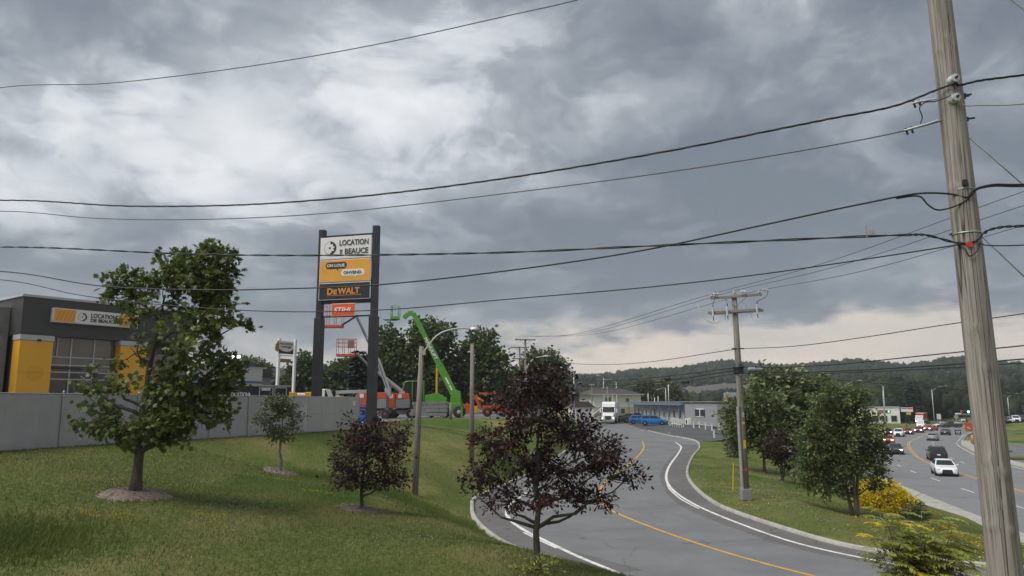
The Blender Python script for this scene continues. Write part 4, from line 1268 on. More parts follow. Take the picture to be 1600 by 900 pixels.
MB().lathe([(0.001, -0.02), (0.036, -0.022), (0.036, 0.0), (0.001, 0.0)], 8, nf(1503, 386, 0.004), 'y').build('marker', mats['red_tag'], near_pole)
MB().box(nf(1496, 291, 0.01), (0.05, 0.04, 0.07)).build('cable_clamp', mats['dark_metal'], near_pole, bevel=0.006)

# --- poles out of view that carry the other ends of the lines
LP = on_ground(-17.0, 16.8); RP = on_ground(21.0, 7.0)
for q, lab in ((LP, 'tall grey wooden line pole on the lawn corner by the chain-link fence'), (RP, 'tall grey wooden line pole beside the road junction')):
    t = thing('utility_pole', lab, 'utility pole', q)
    MB().tube([(0, 0, -0.2), (0, 0, 6), (0, 0, 13.2 - q.z)], [0.17, 0.14, 0.11], 14).build('shaft', mats['pole_far'], t, 'all')
    for zz in (12.3, 8.9):
        MB().box((0, -0.15, zz - q.z), (2.0, 0.1, 0.12), Matrix.Rotation(0.6, 3, 'Z')).build('crossarm', mats['pole_far'], t)

NF = (n_axis(7).x, 8.12); LPt = (LP.x, LP.y - 0.15); RPt = (RP.x, RP.y - 0.15)


def cable(label, pts, r, mat, n=6, twist=0, name='overhead_cable', group='lines on the near pole'):
    path = chord_spline(pts, 10); o0 = path[0]
    if twist:
        mb = MB()
        for s in range(twist):
            out = []; L_ = 0
            fp = []
            for a, b in zip(path, path[1:]):
                m_ = max(1, int((b - a).length / 0.10))
                for k in range(m_): fp.append(a.lerp(b, k / m_))
            fp.append(path[-1])
            for i, p in enumerate(fp):
                L_ = i * 0.10; th = L_ * 7.5 + s * 2 * math.pi / twist + 0.8 * math.sin(L_ * 0.9)
                out.append(p + Vector((0, math.cos(th), math.sin(th))) * r * 1.15)
            mb.tube([q - o0 for q in out], r, 5)
        o = mb.build(name, mat, None, 'all')
    else:
        o = MB().tube([q - o0 for q in path], r, n).build(name, mat, None, 'all')
    o.location = o0
    return tag(o, label, 'cable', group)


def tr(pxs, a, b): return [PV(x, y, a, b) for x, y in pxs]
def to_left(pxs, up=0.35): p = tr(pxs, NF, LPt); return [Vector((LPt[0], LPt[1], p[0].z + up))] + p
w = to_left([(0, 137), (170, 130), (400, 102), (600, 67), (800, 23), (905, -1), (1180, -85)], 0.0) + [n_axis(11.45) + Vector((0, -0.14, 0))]
cable('thin top conductor climbing across the bright cloud above everything', w, 0.0075, mats['alu_wire'])
w = to_left([(0, 313), (200, 322), (350, 321), (450, 316), (600, 303), (800, 277), (1050, 235), (1215, 202), (1300, 185), (1400, 165)]) + [nb + nf(1463, 143, 0.05), nb + nf(1480, 141, 0.06)] + \
    tr([(1496, 133), (1531, 126), (1600, 117)], NF, RPt) + [Vector((RPt[0], RPt[1], 10.6))]
cable('thick twisted service cable passing just below the upper white insulator', w, 0.0070, mats['wire'], twist=3)
w = to_left([(0, 330), (150, 341), (300, 343), (500, 334), (800, 301), (1070, 265), (1300, 227), (1415, 204)]) + [nb + nf(1467, 189, 0.0)]
cable('thin grey conductor ending at the lower clamp of the pole', w, 0.0075, mats['alu_wire'])
w = to_left([(0, 386), (300, 397), (500, 399), (800, 394), (1000, 385), (1200, 376), (1420, 367), (1445, 367)]) + [nb + nf(1495, 383, 0.012), nb + nf(1512, 381, 0.012)] + tr([(1540, 362), (1565, 355), (1600, 353)], NF, RPt) + [Vector((RPt[0], RPt[1], 8.0))]
cable('black lashed cable crossing the white top panel of the tall sign', w, 0.0080, mats['wire'], twist=2)
w = to_left([(0, 424), (160, 447), (330, 453), (450, 451), (590, 445), (800, 422), (1000, 392), (1200, 350), (1350, 318), (1440, 302)]) + [nb + nf(1484, 306, 0.015), nb + nf(1500, 313, 0.015)] + tr([(1520, 298), (1548, 289), (1600, 288)], NF, RPt) + [Vector((RPt[0], RPt[1], 8.6))]
cable('thick black cable sagging lowest across the maple and rising to the strap', w, 0.0110, mats['wire'])
w = tr([(1400, 310), (1437, 307), (1450, 320), (1465, 328)], NF, LPt) + [nb + nf(1488, 324, 0.02), nb + nf(1505, 311, 0.025)] + tr([(1525, 297), (1550, 291), (1600, 291)], NF, RPt) + [Vector((RPt[0], RPt[1], 8.5))]
cable('slack black loop of cable hanging against the near pole', w, 0.010, mats['wire'])
w = to_left([(0, 437), (130, 462), (300, 480), (450, 487), (600, 484), (800, 467), (1020, 448), (1200, 427), (1475, 386)]) + [nb + nf(1495, 384, 0.01)]
cable('thin cable crossing the small red panel of the tall sign', w, 0.008, mats['wire'])
cable('slack jumper loop below the red marker on the near pole', [nb + nf(1492, 384, 0.01), nb + nf(1497, 392, 0.03), nb + nf(1502, 404, 0.03), nb + nf(1511, 398, 0.03), nb + nf(1519, 385, 0.01)] + tr([(1540, 383), (1600, 383)], NF, RPt) + [Vector((RPt[0], RPt[1], 7.6))], 0.007, mats['wire'])
cable('single pale conductor leaving the lower white insulator', [nb + nf(1484, 163, 0.06)] + tr([(1505, 164), (1530, 164.5), (1600, 162.5)], NF, RPt) + [Vector((RPt[0], RPt[1], 10.0))], 0.007, mats['galv'])
cable('short black jumper bending between the two clamps', [PV(x, y, NF, LPt) for x, y in ((1438, 193), (1441, 183), (1437, 168), (1446, 160), (1460, 158.5))] + [nb + nf(1474, 158, 0.05)], 0.007, mats['wire'])
for lab, pts in (('grey dead-end clamp gripping the twisted cable', ((1425, 162), (1436, 159), (1450, 157), (1464, 154))), ('grey dead-end clamp gripping the thin conductor', ((1413, 204), (1424, 201), (1445, 195), (1466, 188)))):
    q = tr(pts, NF, LPt); t = thing('dead_end_clamp', lab, 'clamp', q[0])
    MB().tube([p - q[0] for p in q], [0.012, 0.017, 0.011, 0.010], 8).build('body', mats['galv'], t, True)
    for k in (0, 1):
        p = q[0].lerp(q[1], 0.2 + 0.75 * k) - q[0]; MB().bar(p + Vector((0, 0, 0.025)), p + Vector((0.02, 0, -0.055)), 0.018, 0.018).build('bolt', mats['dark_metal'], t)
q = tr([(1352, 366), (1384, 368)], NF, LPt)
t = thing('splice_clip', 'small clips on the black lashed cable left of the near pole', 'clip', q[0])
for px, h in ((1354, 9), (1360, 4), (1365, 4), (1383, 3)):
    p = PV(px, 367, NF, LPt) - q[0]; MB().box(p + Vector((0, 0, 0.02 * h / 4)), (0.02, 0.02, 0.016 * h)).build('clip', mats['galv'], t)
for lab, z0, tgt in (('upper steel guy wire slanting down right from the near pole', 8.02, (13.4, 8.6)), ('lower steel guy wire slanting down right from the near pole', 6.86, (11.6, 8.5))):
    a = n_axis(z0) + Vector((0.15, -0.03, 0)); g = on_ground(*tgt)
    cable(lab, [a, a.lerp(g, 0.5), g - Vector((0, 0, 0.2))], 0.008, mats['galv'], name='guy_wire', group='guy wires of the near pole')
a = n_axis(10.55); e = PV(1600, 15, NF, (21, 8)); d = (e - a)
cable('topmost guy wire leaving the pole head', [a, e, a + d * (10.3 / max(0.2, -d.z))], 0.008, mats['galv'], name='guy_wire', group='guy wires of the near pole')

# ------------------------------------------------------------------ the pole with two crossarms
mb_ = foot(1166, 782, 38.0); mt = P(1147, 459, 38.0)
mid = thing('utility_pole', 'grey utility pole with two crossarms standing on the grass strip', 'utility pole', mb_)
mx_ = lambda z: Vector((mt.x - mb_.x, 0, 0)) * (z / (mt.z - mb_.z)) + Vector((0, 0, z))
mh = mt.z - mb_.z
MB().tube([mx_(-0.2), mx_(mh * 0.33), mx_(mh * 0.66), mx_(mh)], [0.19, 0.175, 0.155, 0.13], 16).build('shaft', mats['pole_far'], mid, 'all')
AR = Matrix.Rotation(R(-33), 3, 'Z')
def mz(py): return P(1150, py, 38.0).z - mb_.z
z1, z2 = mz(464), mz(487)
c1, c2 = mx_(z1) + Vector((0, -0.2, 0)), mx_(z2)
MB().box(c1, (2.65, 0.10, 0.12), AR).build('crossarm', mats['pole_far'], mid, bevel=0.01)
for s in (-1, 1):
    MB().box(c2 + AR @ Vector((0, 0.22 * s, 0)), (2.7, 0.10, 0.13), AR).build('crossarm', mats['pole_far'], mid, bevel=0.01)
    MB().bar(c1 + AR @ Vector((0.55 * s, 0, -0.06)), mx_(z1 - 0.55) + Vector((0, -0.16, 0)), 0.03, 0.012).build('brace', mats['dark_metal'], mid)
ins = []
for x in (-1.25, 1.2, 0.0):
    p = c1 + AR @ Vector((x, 0, 0.06)) if x else mx_(mh)
    MB().lathe([(0.03, 0), (0.085, 0.03), (0.09, 0.08), (0.05, 0.10), (0.06, 0.15), (0.03, 0.17)], 12, p).build('insulator', mats['porcelain'], mid, True)
    ins.append(mb_ + p + Vector((0, 0, 0.16)))
for x in (-0.95, 0.45, 1.55):                                # strain insulators on the right-hand line
    p = c1 + AR @ Vector((x, -0.1, 0.20))
    MB().lathe([(0.02, -0.18), (0.07, -0.12), (0.03, -0.08), (0.08, -0.02), (0.03, 0.03), (0.07, 0.08), (0.02, 0.16)], 10, p, 'x').build('strain_insulator', mats['porcelain'], mid, True)
for x in (-1.05, -0.3, 1.2):                                 # fused cut-outs hanging on the lower arms
    for s in (1, -1):
        p = c2 + AR @ Vector((x, -0.32, 0.12 * s))
        MB().lathe([(0.04, -0.13), (0.065, -0.05), (0.045, 0.0), (0.065, 0.05), (0.04, 0.13)], 10, p).build('cutout', mats['porcelain'], mid, True)
        MB().tube([p + Vector((0, 0, 0.13 * s)), p + Vector((0.02, 0, 0.30 * s))], 0.022, 6).build('cutout_lead', mats['dark_metal'], mid)
for a_, b_, c_ in ((( -1.05, 0.42), (-0.85, 0.95), (-0.95, 1.15)), ((1.2, 0.40), (1.65, 0.62), (1.75, 0.95))):
    pts = [c2 + AR @ Vector((a_[0], -0.3, a_[1])), c2 + AR @ Vector((b_[0], -0.3, b_[1])), c2 + AR @ Vector((c_[0], -0.2, c_[1]))]
    MB().tube(catmull(pts, 6), 0.015, 5).build('jumper', mats['wire'], mid, 'all')
mats['white_plastic'] = M_('white_plastic_sleeve', (0.62, 0.63, 0.63), 0.4, var=0.06)
pts = [P(a, c, 38.0) - mb_ for a, c in ((1090, 475), (1093, 485), (1100, 496), (1108, 502), (1116, 504), (1122, 500))]
MB().tube(catmull(pts, 5), 0.022, 6).build('insulated_jumper', mats['white_plastic'], mid, 'all')
pts = [P(a, c, 38.2) - mb_ for a, c in ((1157, 469), (1165, 476), (1171, 486), (1176, 497))]
MB().tube(catmull(pts, 5), 0.02, 6).build('insulated_jumper', mats['white_plastic'], mid, 'all')
pts = [P(a, c, 38.2) - mb_ for a, c in ((1134, 468), (1135, 480), (1133, 494), (1136, 502))]
MB().tube(catmull(pts, 5), 0.02, 6).build('insulated_jumper', mats['white_plastic'], mid, 'all')
zc_ = mz(635); mats['concrete_guard'] = M_('dull_steel_guard', (0.26, 0.26, 0.255), 0.6, 0.2, var=0.15, dirt=0.4)
MB().tube([mx_(0.0) + Vector((-0.20, -0.16, 0)), mx_(zc_) + Vector((-0.19, -0.14, 0))], 0.085, 10).build('conduit', mats['galv'], mid, True)
MB().box(mx_(0.28) + Vector((-0.02, -0.08, 0)), (0.50, 0.44, 0.55)).build('base_guard', mats['concrete_guard'], mid, bevel=0.03)
mats['yellow_tag'] = M_('yellow_reflector', (0.62, 0.40, 0.02), 0.5)
for py, m_, h in ((648, 'galv', 0.25), (661, 'yellow_tag', 0.12), (694, 'yellow_tag', 0.40), (733, 'red_tag', 0.13), (585, 'galv', 0.12)):
    p = mx_(mz(py)) + Vector((0.03, -0.175, 0)); MB().box(p, (0.12, 0.02, h)).build('pole_tag', mats[m_], mid)
zk = mz(577)
MB().lathe([(0.17, -0.25), (0.27, -0.18), (0.25, 0.0), (0.30, 0.1), (0.17, 0.28)], 12, mx_(zk)).build('cable_bundle', mats['wire'], mid, True)
for s in (-1, 1): MB().bar(mx_(mz(545)) + Vector((-0.05 * s, -0.1, 0)), mx_(mz(545)) + Vector((0.30 * s, -0.1, 0)), 0.06, 0.06).build('bracket', mats['dark_metal'], mid)
MA, MR = (mb_.x + mx_(8).x, 37.8), RPt
def midz(py): return P(1150, py, 37.8).z
def rgt(lab, pxs, r, zend, mat=mats['wire'], start=None, tw=0):
    s = Vector((MA[0], MA[1], midz(pxs[0][1]))) if start is None else start
    cable(lab, [s] + tr(pxs[1:], MA, MR) + [Vector((MR[0], MR[1], zend))], r, mat, twist=tw, group='lines between the crossarm pole and the junction pole')
rgt('black cable running right from the bracket of the crossarm pole', [(1155, 545), (1240, 541), (1350, 527), (1480, 507), (1600, 490)], 0.017, 8.2)
rgt('upper black communication cable running right from the crossarm pole', [(1160, 573), (1200, 574), (1300, 570), (1450, 555), (1600, 540)], 0.022, 7.0)
rgt('double black communication cable running right over the tree tops', [(1160, 579), (1230, 582), (1350, 578), (1480, 570), (1600, 561)], 0.025, 6.6)
rgt('second black communication cable close under the double one', [(1160, 582), (1230, 585), (1350, 581), (1480, 575), (1600, 567)], 0.018, 6.4)
rgt('lowest black cable sloping down to the right across the near pole', [(1160, 583), (1250, 589), (1350, 597), (1480, 607), (1600, 617)], 0.018, 5.1)
for p0, py, lab in ((ins[0], 299, 'leftmost bare power line climbing right from the upper crossarm'), (ins[2], 321, 'middle bare power line climbing right from the pole head'), (ins[1], 352, 'rightmost bare power line climbing right from the upper crossarm')):
    e = PV(1600, py, MA, MR); m_ = p0.lerp(e, 0.5) - Vector((0, 0, 0.25))
    cable(lab, [p0, m_, e, Vector((MR[0], MR[1], e.z + 0.9))], 0.012, mats['alu_wire'], group='lines between the crossarm pole and the junction pole')
# the line of poles going off beyond the purple tree
FP = P(822, 640, 95)
FPt = on_ground(FP.x, 95)
for p0, dx_, lab in ((ins[0], -1.2, 'left'), (ins[2], 0.0, 'middle'), (ins[1], 1.2, 'right')):
    e = Vector((FPt.x + dx_, 95, P(820, 528, 95).z + 0.2))
    cable({'left': 'bare power line', 'middle': 'centre bare power line', 'right': 'outer bare power line'}[lab] + ' falling left from the crossarm pole to the far poles', [p0, p0.lerp(e, 0.5) - Vector((0, 0, 0.9)), e], 0.014, mats['alu_wire'], group='lines to the far poles')
for k, (py, q, r, sag, lab) in enumerate(((545, 552, 0.02, 1.1, 'upper slack cable falling left from the bracket toward the far poles'), (574, 583, 0.028, 0.8, 'first of the black cables over the white house roof'), (578, 588, 0.032, 1.0, 'middle of the black cables over the white house roof'), (583, 594, 0.02, 1.0, 'lowest of the black cables over the white house roof'))):
    s = Vector((MA[0], MA[1], midz(py))); e = Vector((FPt.x, 94.8, P(820, q, 95).z))
    cable(lab, [s, s.lerp(e, 0.25) - Vector((0, 0, sag * 0.75)), s.lerp(e, 0.5) - Vector((0, 0, sag)), s.lerp(e, 0.75) - Vector((0, 0, sag * 0.75)), e], r, mats['wire'], group='lines to the far poles')
for f, lab in ((0.17, 'black splice case hanging on the middle cable near the crossarm pole'), (0.12, 'black splice case hanging on the lower cable near the crossarm pole')):
    s = Vector((MA[0], MA[1], midz(578))); e = Vector((FPt.x, 94.8, P(820, 588, 95).z)); p = s.lerp(e, f) - Vector((0, 0, 0.42 if f > 0.15 else 0.62))
    d = (e - s).normalized() * 0.45
    o = MB().tube([-d, -d * 0.9, d * 0.9, d], [0.04, 0.10, 0.10, 0.04], 10).build('splice_case', mats['wire'], None, True); o.location = p
    tag(o, lab, 'splice case', 'cable splice cases')
o = MB().tube([(-0.35, 0, 0), (-0.33, 0, 0), (0.2, 0, 0), (0.36, 0, 0)], [0.05, 0.10, 0.10, 0.04], 12).build('splice_case', mats['galv'], None, True); o.location = PV(1180, 577, MA, MR)
tag(o, 'silver splice canister on the cables right of the crossarm pole', 'splice case', 'cable splice cases')
# yellow marker post of a guy anchor
t = thing('marker_post', 'thin yellow marker post on the grass beside the crossarm pole', 'post', foot(1145, 763, 42.5))
MB().tube([(0, 0, -0.1), (0.10, 0, 1.55)], [0.035, 0.03], 8).build('post', mats['yellow_tag'], t, True)


# ------------------------------------------------------------------ lamp poles and other poles
mats['lamp_grey'] = M_('lamp_aluminium', (0.40, 0.41, 0.42), 0.45, 0.4, var=0.08)
mats['lens'] = M_('lamp_lens', (0.6, 0.6, 0.58), 0.2, var=0.03)


def lamp_arm(t, pts, r=0.035, head=0.75):
    MB().tube(catmull(pts, 6), r, 8).build('arm', mats['lamp_grey'], t, 'all')
    e = Vector(pts[-1]); d = (e - Vector(pts[-2])); d.z *= 0.3; d.normalize(); s = Vector((-d.y, d.x, 0)); V = []
    prof = [(0.0, 0.05, 0.05), (0.2, 0.10, 0.09), (0.55, 0.15, 0.11), (0.85, 0.12, 0.07), (1.0, 0.03, 0.02)]
    for q, w_, h_ in prof:
        c = e + d * q * head
        for a, b in ((-w_, -0.02), (w_, -0.02), (w_ * 0.6, h_), (-w_ * 0.6, h_)): V.append(c + s * a + Vector((0, 0, b)))
    Fq = [(i * 4 + k, i * 4 + (k + 1) % 4, i * 4 + 4 + (k + 1) % 4, i * 4 + 4 + k) for i in range(4) for k in range(4)] + [(3, 2, 1, 0), (16, 17, 18, 19)]
    h = MB().add(V, Fq).build('lamp_head', mats['lamp_grey'], t, True)
    MB().box(e + d * head * 0.6 + Vector((0, 0, -0.035)), (0.2, 0.2, 0.03)).build('lens', mats['lens'], h)
    MB().lathe([(0.04, 0), (0.04, 0.07), (0.02, 0.09)], 8, e + d * head * 0.4 + Vector((0, 0, 0.10))).build('photocell', mats['lamp_grey'], h)


b = foot(648, 780, 36.0); tp = P(659, 541, 36.0) - b
t = thing('street_lamp', 'wooden lamp pole with curved arm rising behind the smaller purple tree', 'street lamp', b)
MB().tube([(0, 0, -0.2), tp * 0.5, tp], [0.15, 0.135, 0.115], 14).build('pole', mats['pole_far'], t, 'all')
lamp_arm(t, [P(a, c, 35.9) - b for a, c in ((660, 552), (668, 542), (682, 525), (700, 516), (720, 513), (735, 514))], 0.035, 0.45)
MB().box(P(662, 551, 35.85) - b, (0.18, 0.12, 0.22)).build('bracket', mats['lamp_grey'], t)
ga = P(662, 642, 36.0)
cable('pale guy wire slanting down from the wooden lamp pole', [P(659, 636, 36.0), P(645, 650, 37.5), on_ground(*P(628, 664, 41).xy) - Vector((0, 0, 0.1))], 0.018, mats['galv'], name='guy_wire', group='guy wires of the lamp pole')
b = foot(737, 721, 45.0); tp = P(738, 538, 45.0) - b
t = thing('wooden_pole', 'plain bare wooden pole standing on the grassy bank', 'pole', b)
MB().tube([(0, 0, -0.2), tp * 0.5, tp], [0.15, 0.135, 0.12], 14).build('shaft', mats['pole_far'], t, 'all')
MB().lathe([(0.12, 0), (0.10, 0.02)], 14, tp).build('top_cap', mats['pole_far'], t)
b = foot(824, 655, 62)
t = thing('wooden_post', 'short wooden post at the edge of the equipment lot', 'post', foot(704, 655, 72))
MB().tube([(0, 0, -0.2), (0, 0, 1.6)], [0.13, 0.12], 10).build('shaft', mats['pole_far'], t, 'all')


def far_pole(px, pytop, Y, r, lab, arms=(), lamp=None, name='utility_pole', mat=None, cat='utility pole', arm_rot=-20):
    v = P(px, 628, Y); b = on_ground(v.x, v.y); top = P(px, pytop, Y).z - b.z
    t = thing(name, lab, cat, b); mat = mat or mats['pole_far']
    MB().tube([(0, 0, -0.2), (0, 0, top * 0.5), (0, 0, top)], [r * 1.25, r * 1.1, r], 10).build('shaft', mat, t, 'all')
    Mr = Matrix.Rotation(R(arm_rot), 3, 'Z')
    for dz, w_ in arms:
        MB().box((0, -0.16, top - dz), (w_, 0.13, 0.15), Mr).build('crossarm', mats['pole_far'], t)
        for x in (-0.46, 0.0, 0.46):
            MB().lathe([(0.05, 0), (0.12, 0.05), (0.10, 0.14), (0.04, 0.2)], 8, Vector((0, -0.16, top - dz + 0.07)) + Mr @ Vector((x * w_, 0, 0))).build('insulator', mats['porcelain'], t, True)
        for s in (-1, 1): MB().bar(Vector((0, -0.16, top - dz - 0.05)) + Mr @ Vector((s * w_ * 0.25, 0, 0)), (0, -0.14, top - dz - 0.7), 0.05, 0.03).build('brace', mats['pole_far'], t)
    if lamp:
        lamp_arm(t, [P(a, c, Y - 0.1) - b for a, c in lamp], 0.05, 1.0)
    return t, b, top


far_pole(821, 528, 95, 0.13, 'far utility pole with a single wide crossarm above the purple tree', ((0.25, 2.6),), arm_rot=8)
far_pole(812, 541, 120, 0.13, 'second far utility pole with two crossarms and cut-outs', ((0.2, 3.0), (2.0, 2.4)), arm_rot=8)
far_pole(823, 570, 84, 0.11, 'lamp pole whose curved arm clears the top of the large purple tree', lamp=((823, 578), (828, 566), (838, 559), (847, 557)), name='street_lamp', cat='street lamp')
far_pole(897, 580, 118, 0.085, 'slim metal lamp pole with its arm to the left near the white truck', lamp=((897, 580), (890, 577), (884, 575)), name='street_lamp', cat='street lamp', mat=mats['lamp_grey'])
far_pole(943.5, 590, 210, 0.11, 'lamp pole with its arm to the left above the white house', lamp=((943.5, 590), (940, 588), (937, 587)), name='street_lamp', cat='street lamp', mat=mats['lamp_grey'])
far_pole(963.5, 597, 215, 0.11, 'lamp pole with a long arm behind the white house ridge', lamp=((963.5, 597), (956, 594), (948, 593)), name='street_lamp', cat='street lamp', mat=mats['lamp_grey'])
far_pole(925, 600, 190, 0.13, 'thin wooden pole left of the white house', ((0.3, 1.2),))
far_pole(949.5, 603, 150, 0.13, 'wooden pole rising behind the white truck')
for px, py, Y, lab in ((1013, 614, 220, 'grey metal pole behind the left end of the motel roof'), (1023, 621, 215, 'short grey pole behind the motel roof'), (1028.5, 619, 225, 'grey vent-topped pole behind the motel roof'),
                       (1045, 600, 205, 'taller plain pole behind the motel roof'), (1137, 612, 240, 'far wooden pole beyond the grey motel')):
    far_pole(px, py, Y, 0.13, lab, mat=mats['lamp_grey'], name='metal_pole', cat='pole')
far_pole(1040.5, 606, 205, 0.12, 'lamp pole with a curved arm behind the motel roof', lamp=((1040.5, 607), (1036, 606), (1031, 608)), name='street_lamp', cat='street lamp', mat=mats['lamp_grey'])
for px, py, Y, arm, lab in ((1322.5, 601, 150, ((1322.5, 601), (1330, 597), (1340, 595)), 'highway lamp rising above the bushy green tree'), (1381.5, 603, 190, ((1381.5, 605), (1374, 600), (1366, 598)), 'highway lamp beside the green traffic signal'),
                            (1457.5, 609, 235, ((1457.5, 610), (1465, 605), (1476, 603)), 'highway lamp beside the small white road sign'), (1575, 621, 260, ((1575, 621), (1580, 617), (1587, 615)), 'highway lamp by the parked cars beyond the near pole')):
    far_pole(px, py, Y, 0.11, lab, lamp=arm, name='street_lamp', cat='street lamp', mat=mats['lamp_grey'])
# ------------------------------------------------------------------ frames for upright fronts
class Front:
    """an upright front from A to B seen from the camera side; local x runs A to B, front is local -y"""
    def __init__(s, A, B, z0):
        s.A, s.B, s.z0 = Vector((A[0], A[1], 0)), Vector((B[0], B[1], 0)), z0
        d = s.B - s.A; s.L = d.length; s.d = d.normalized(); s.rz = math.atan2(d.y, d.x); s.o = Vector((A[0], A[1], z0))

    def __call__(s, px, py):
        p = PV(px, py, (s.A.x, s.A.y), (s.B.x, s.B.y)); return ((p - s.A).xy.dot(s.d.xy), p.z - s.z0)


def gear_logo(parent, c, r, dark, light, y=-0.02):
    """disc half dark with a pale cog in it"""
    def ring(r1, n=36): return [(c[0] + r1 * math.cos(2 * math.pi * i / n), c[1] + r1 * math.sin(2 * math.pi * i / n)) for i in range(n)]
    MB().prism(ring(r), y, y - 0.004, 'xz').build('emblem_rim', dark, parent)
    MB().prism(ring(r * 0.94), y - 0.005, y - 0.008, 'xz').build('emblem_disc', light, parent)
    n = 24; half = [(c[0] + r * math.cos(a), c[1] + r * math.sin(a)) for a in np.linspace(-math.pi / 2, math.pi / 2, n)]
    MB().prism(half, y - 0.009, y - 0.012, 'xz').build('emblem_half', dark, parent)
    cog = []
    for i in range(32):
        a = 2 * math.pi * i / 32; q = r * (0.72 if (i // 2) % 2 == 0 else 0.52); cog.append((c[0] + q * math.cos(a + 0.1), c[1] + q * math.sin(a + 0.1)))
    MB().prism(cog, y - 0.013, y - 0.016, 'xz').build('emblem_cog', light, parent)
    hub = [(c[0] - r * 0.05 + r * 0.17 * math.cos(2 * math.pi * i / 14), c[1] + r * 0.17 * math.sin(2 * math.pi * i / 14)) for i in range(14)]
    MB().prism(hub, y - 0.017, y - 0.020, 'xz').build('emblem_hub', dark, parent)


mats['sign_black'] = M_('sign_black_metal', (0.020, 0.021, 0.025), 0.4, 0.1, var=0.2, scale=2, dirt=0.12)
mats['sign_white'] = M_('sign_white_face', (0.70, 0.69, 0.66), 0.35, var=0.04, scale=1.2, dirt=0.08)
mats['sign_amber'] = M_('sign_amber_face', (0.72, 0.33, 0.035), 0.35, var=0.05, scale=1.2, dirt=0.05)
mats['sign_amber2'] = M_('sign_dark_amber', (0.50, 0.21, 0.02), 0.4, var=0.05, scale=1.2)
mats['sign_red'] = M_('sign_orange_red', (0.72, 0.085, 0.02), 0.35, var=0.05, scale=1.2)
mats['ink'] = M_('sign_ink', (0.025, 0.025, 0.028), 0.5, var=0.1)
mats['ink_white'] = M_('sign_white_ink', (0.78, 0.77, 0.74), 0.45, var=0.03)
mats['ink_orange'] = M_('sign_orange_ink', (0.62, 0.24, 0.04), 0.45, var=0.06)
mats['alu_frame'] = M_('panel_frame', (0.60, 0.59, 0.56), 0.4, 0.2, var=0.06)

# ------------------------------------------------------------------ the tall pylon sign
pA, pB = P(494.5, 620, 53.2), P(581, 620, 52.0)
fr = Front((pA.x, pA.y), (pB.x, pB.y), LOTZ)
pyl = thing('pylon_sign', 'tall black twin-column sign carrying four advertising panels', 'sign', fr.o, fr.rz)
ztl, ztr = fr(501, 360)[1], fr(588, 353)[1]; zs_ = fr(588, 494)[1]
for x, zt in ((0.0, ztl), (fr.L, ztr)):
    MB().box((x, 0, zt / 2), (0.42, 0.42, zt)).build('column', mats['sign_black'], pyl, bevel=0.02)
    MB().box((x, 0, zs_ / 2), (0.56, 0.56, zs_)).build('column_sleeve', mats['sign_black'], pyl, bevel=0.02)
    MB().box((x - 0.01, -0.215, (zt + zs_) / 2), (0.05, 0.02, zt - zs_ - 0.1)).build('column_trim', mats['dark_metal'], pyl)
def beam(py, h, y=0.05, d=0.3):
    z = fr(541, py)[1]; MB().box((fr.L / 2, y, z), (fr.L - 0.44, d, h)).build('crossbeam', mats['sign_black'], pyl)
beam(370, 0.28); beam(405, 0.40, 0.12, 0.2); beam(440, 0.40, 0.12, 0.2); beam(470, 0.36); beam(494, 0.10, 0.1, 0.12)
def spanel(x0, x1, p0, p1, face, pad=0.06, label=None):
    xl, zt = fr(x0, p0); xr, zb = fr(x1, p1); xl = max(0.0, xl); xr = min(fr.L - 0.215, xr)
    cx, cz, w_, h_ = (xl + xr) / 2, (zt + zb) / 2, xr - xl, zt - zb
    f = MB().box((cx, -0.245, cz), (w_, 0.05, h_)).build('panel', mats['alu_frame'], pyl, bevel=0.015)
    MB().box((cx, -0.275, cz), (w_ - 2 * pad, 0.016, h_ - 2 * pad)).build('panel_face', face, f)
    if label: f['label'] = label
    return f, cx, cz, w_, h_
f, cx, cz, w_, h_ = spanel(501, 583, 373.5, 403, mats['sign_white'], 0.05, 'white panel with cog emblem and dark lettering')
Y_ = -0.300
lettering('LOCATION', 0.56, mats['ink'], f, (cx + 0.16 * w_, Y_, cz + 0.22 * h_), bold=0.010, width=w_ * 0.56)
lettering('BEAUCE', 0.56, mats['ink'], f, (cx + 0.215 * w_, Y_, cz - 0.17 * h_), bold=0.010, width=w_ * 0.45)
o = lettering('DE', 0.26, mats['ink'], f, (cx - 0.09 * w_, Y_, cz - 0.17 * h_), bold=0.006)
o.matrix_local = Matrix.Translation((cx - 0.085 * w_, Y_, cz - 0.17 * h_)) @ Matrix.Rotation(math.pi / 2, 4, 'X') @ Matrix.Rotation(math.pi / 2, 4, 'Z')
gear_logo(f, (cx - 0.30 * w_, cz + 0.02), h_ * 0.30, mats['ink'], mats['sign_white'], -0.284)
f, cx, cz, w_, h_ = spanel(501, 583, 408.5, 439, mats['sign_amber'], 0.05, 'amber panel with two speech bubbles')
def bubble(c, w, h, mat, tail, y):
    r = h * 0.45; pts = []
    for sx, sz, a0 in ((1, 1, 0), (-1, 1, 90), (-1, -1, 180), (1, -1, 270)):
        for k in range(5): a = R(a0 + k * 22.5); pts.append((c[0] + sx * (w / 2 - r) + r * math.cos(a), c[1] + sz * (h / 2 - r) + r * math.sin(a)))
    MB().prism(pts, y, y - 0.006, 'xz').prism([(c[0] + tail, c[1] - h * 0.45), (c[0] + tail + 0.14, c[1] - h * 0.45), (c[0] + tail + 0.10, c[1] - h * 0.85)], y - 0.001, y - 0.005, 'xz').build('speech_bubble', mat, f)
bubble((cx - 0.17 * w_, cz + 0.24 * h_), w_ * 0.41, h_ * 0.30, mats['ink'], 0.02, -0.285)
bubble((cx + 0.16 * w_, cz - 0.10 * h_), w_ * 0.45, h_ * 0.30, mats['sign_white'], 0.1, -0.292)
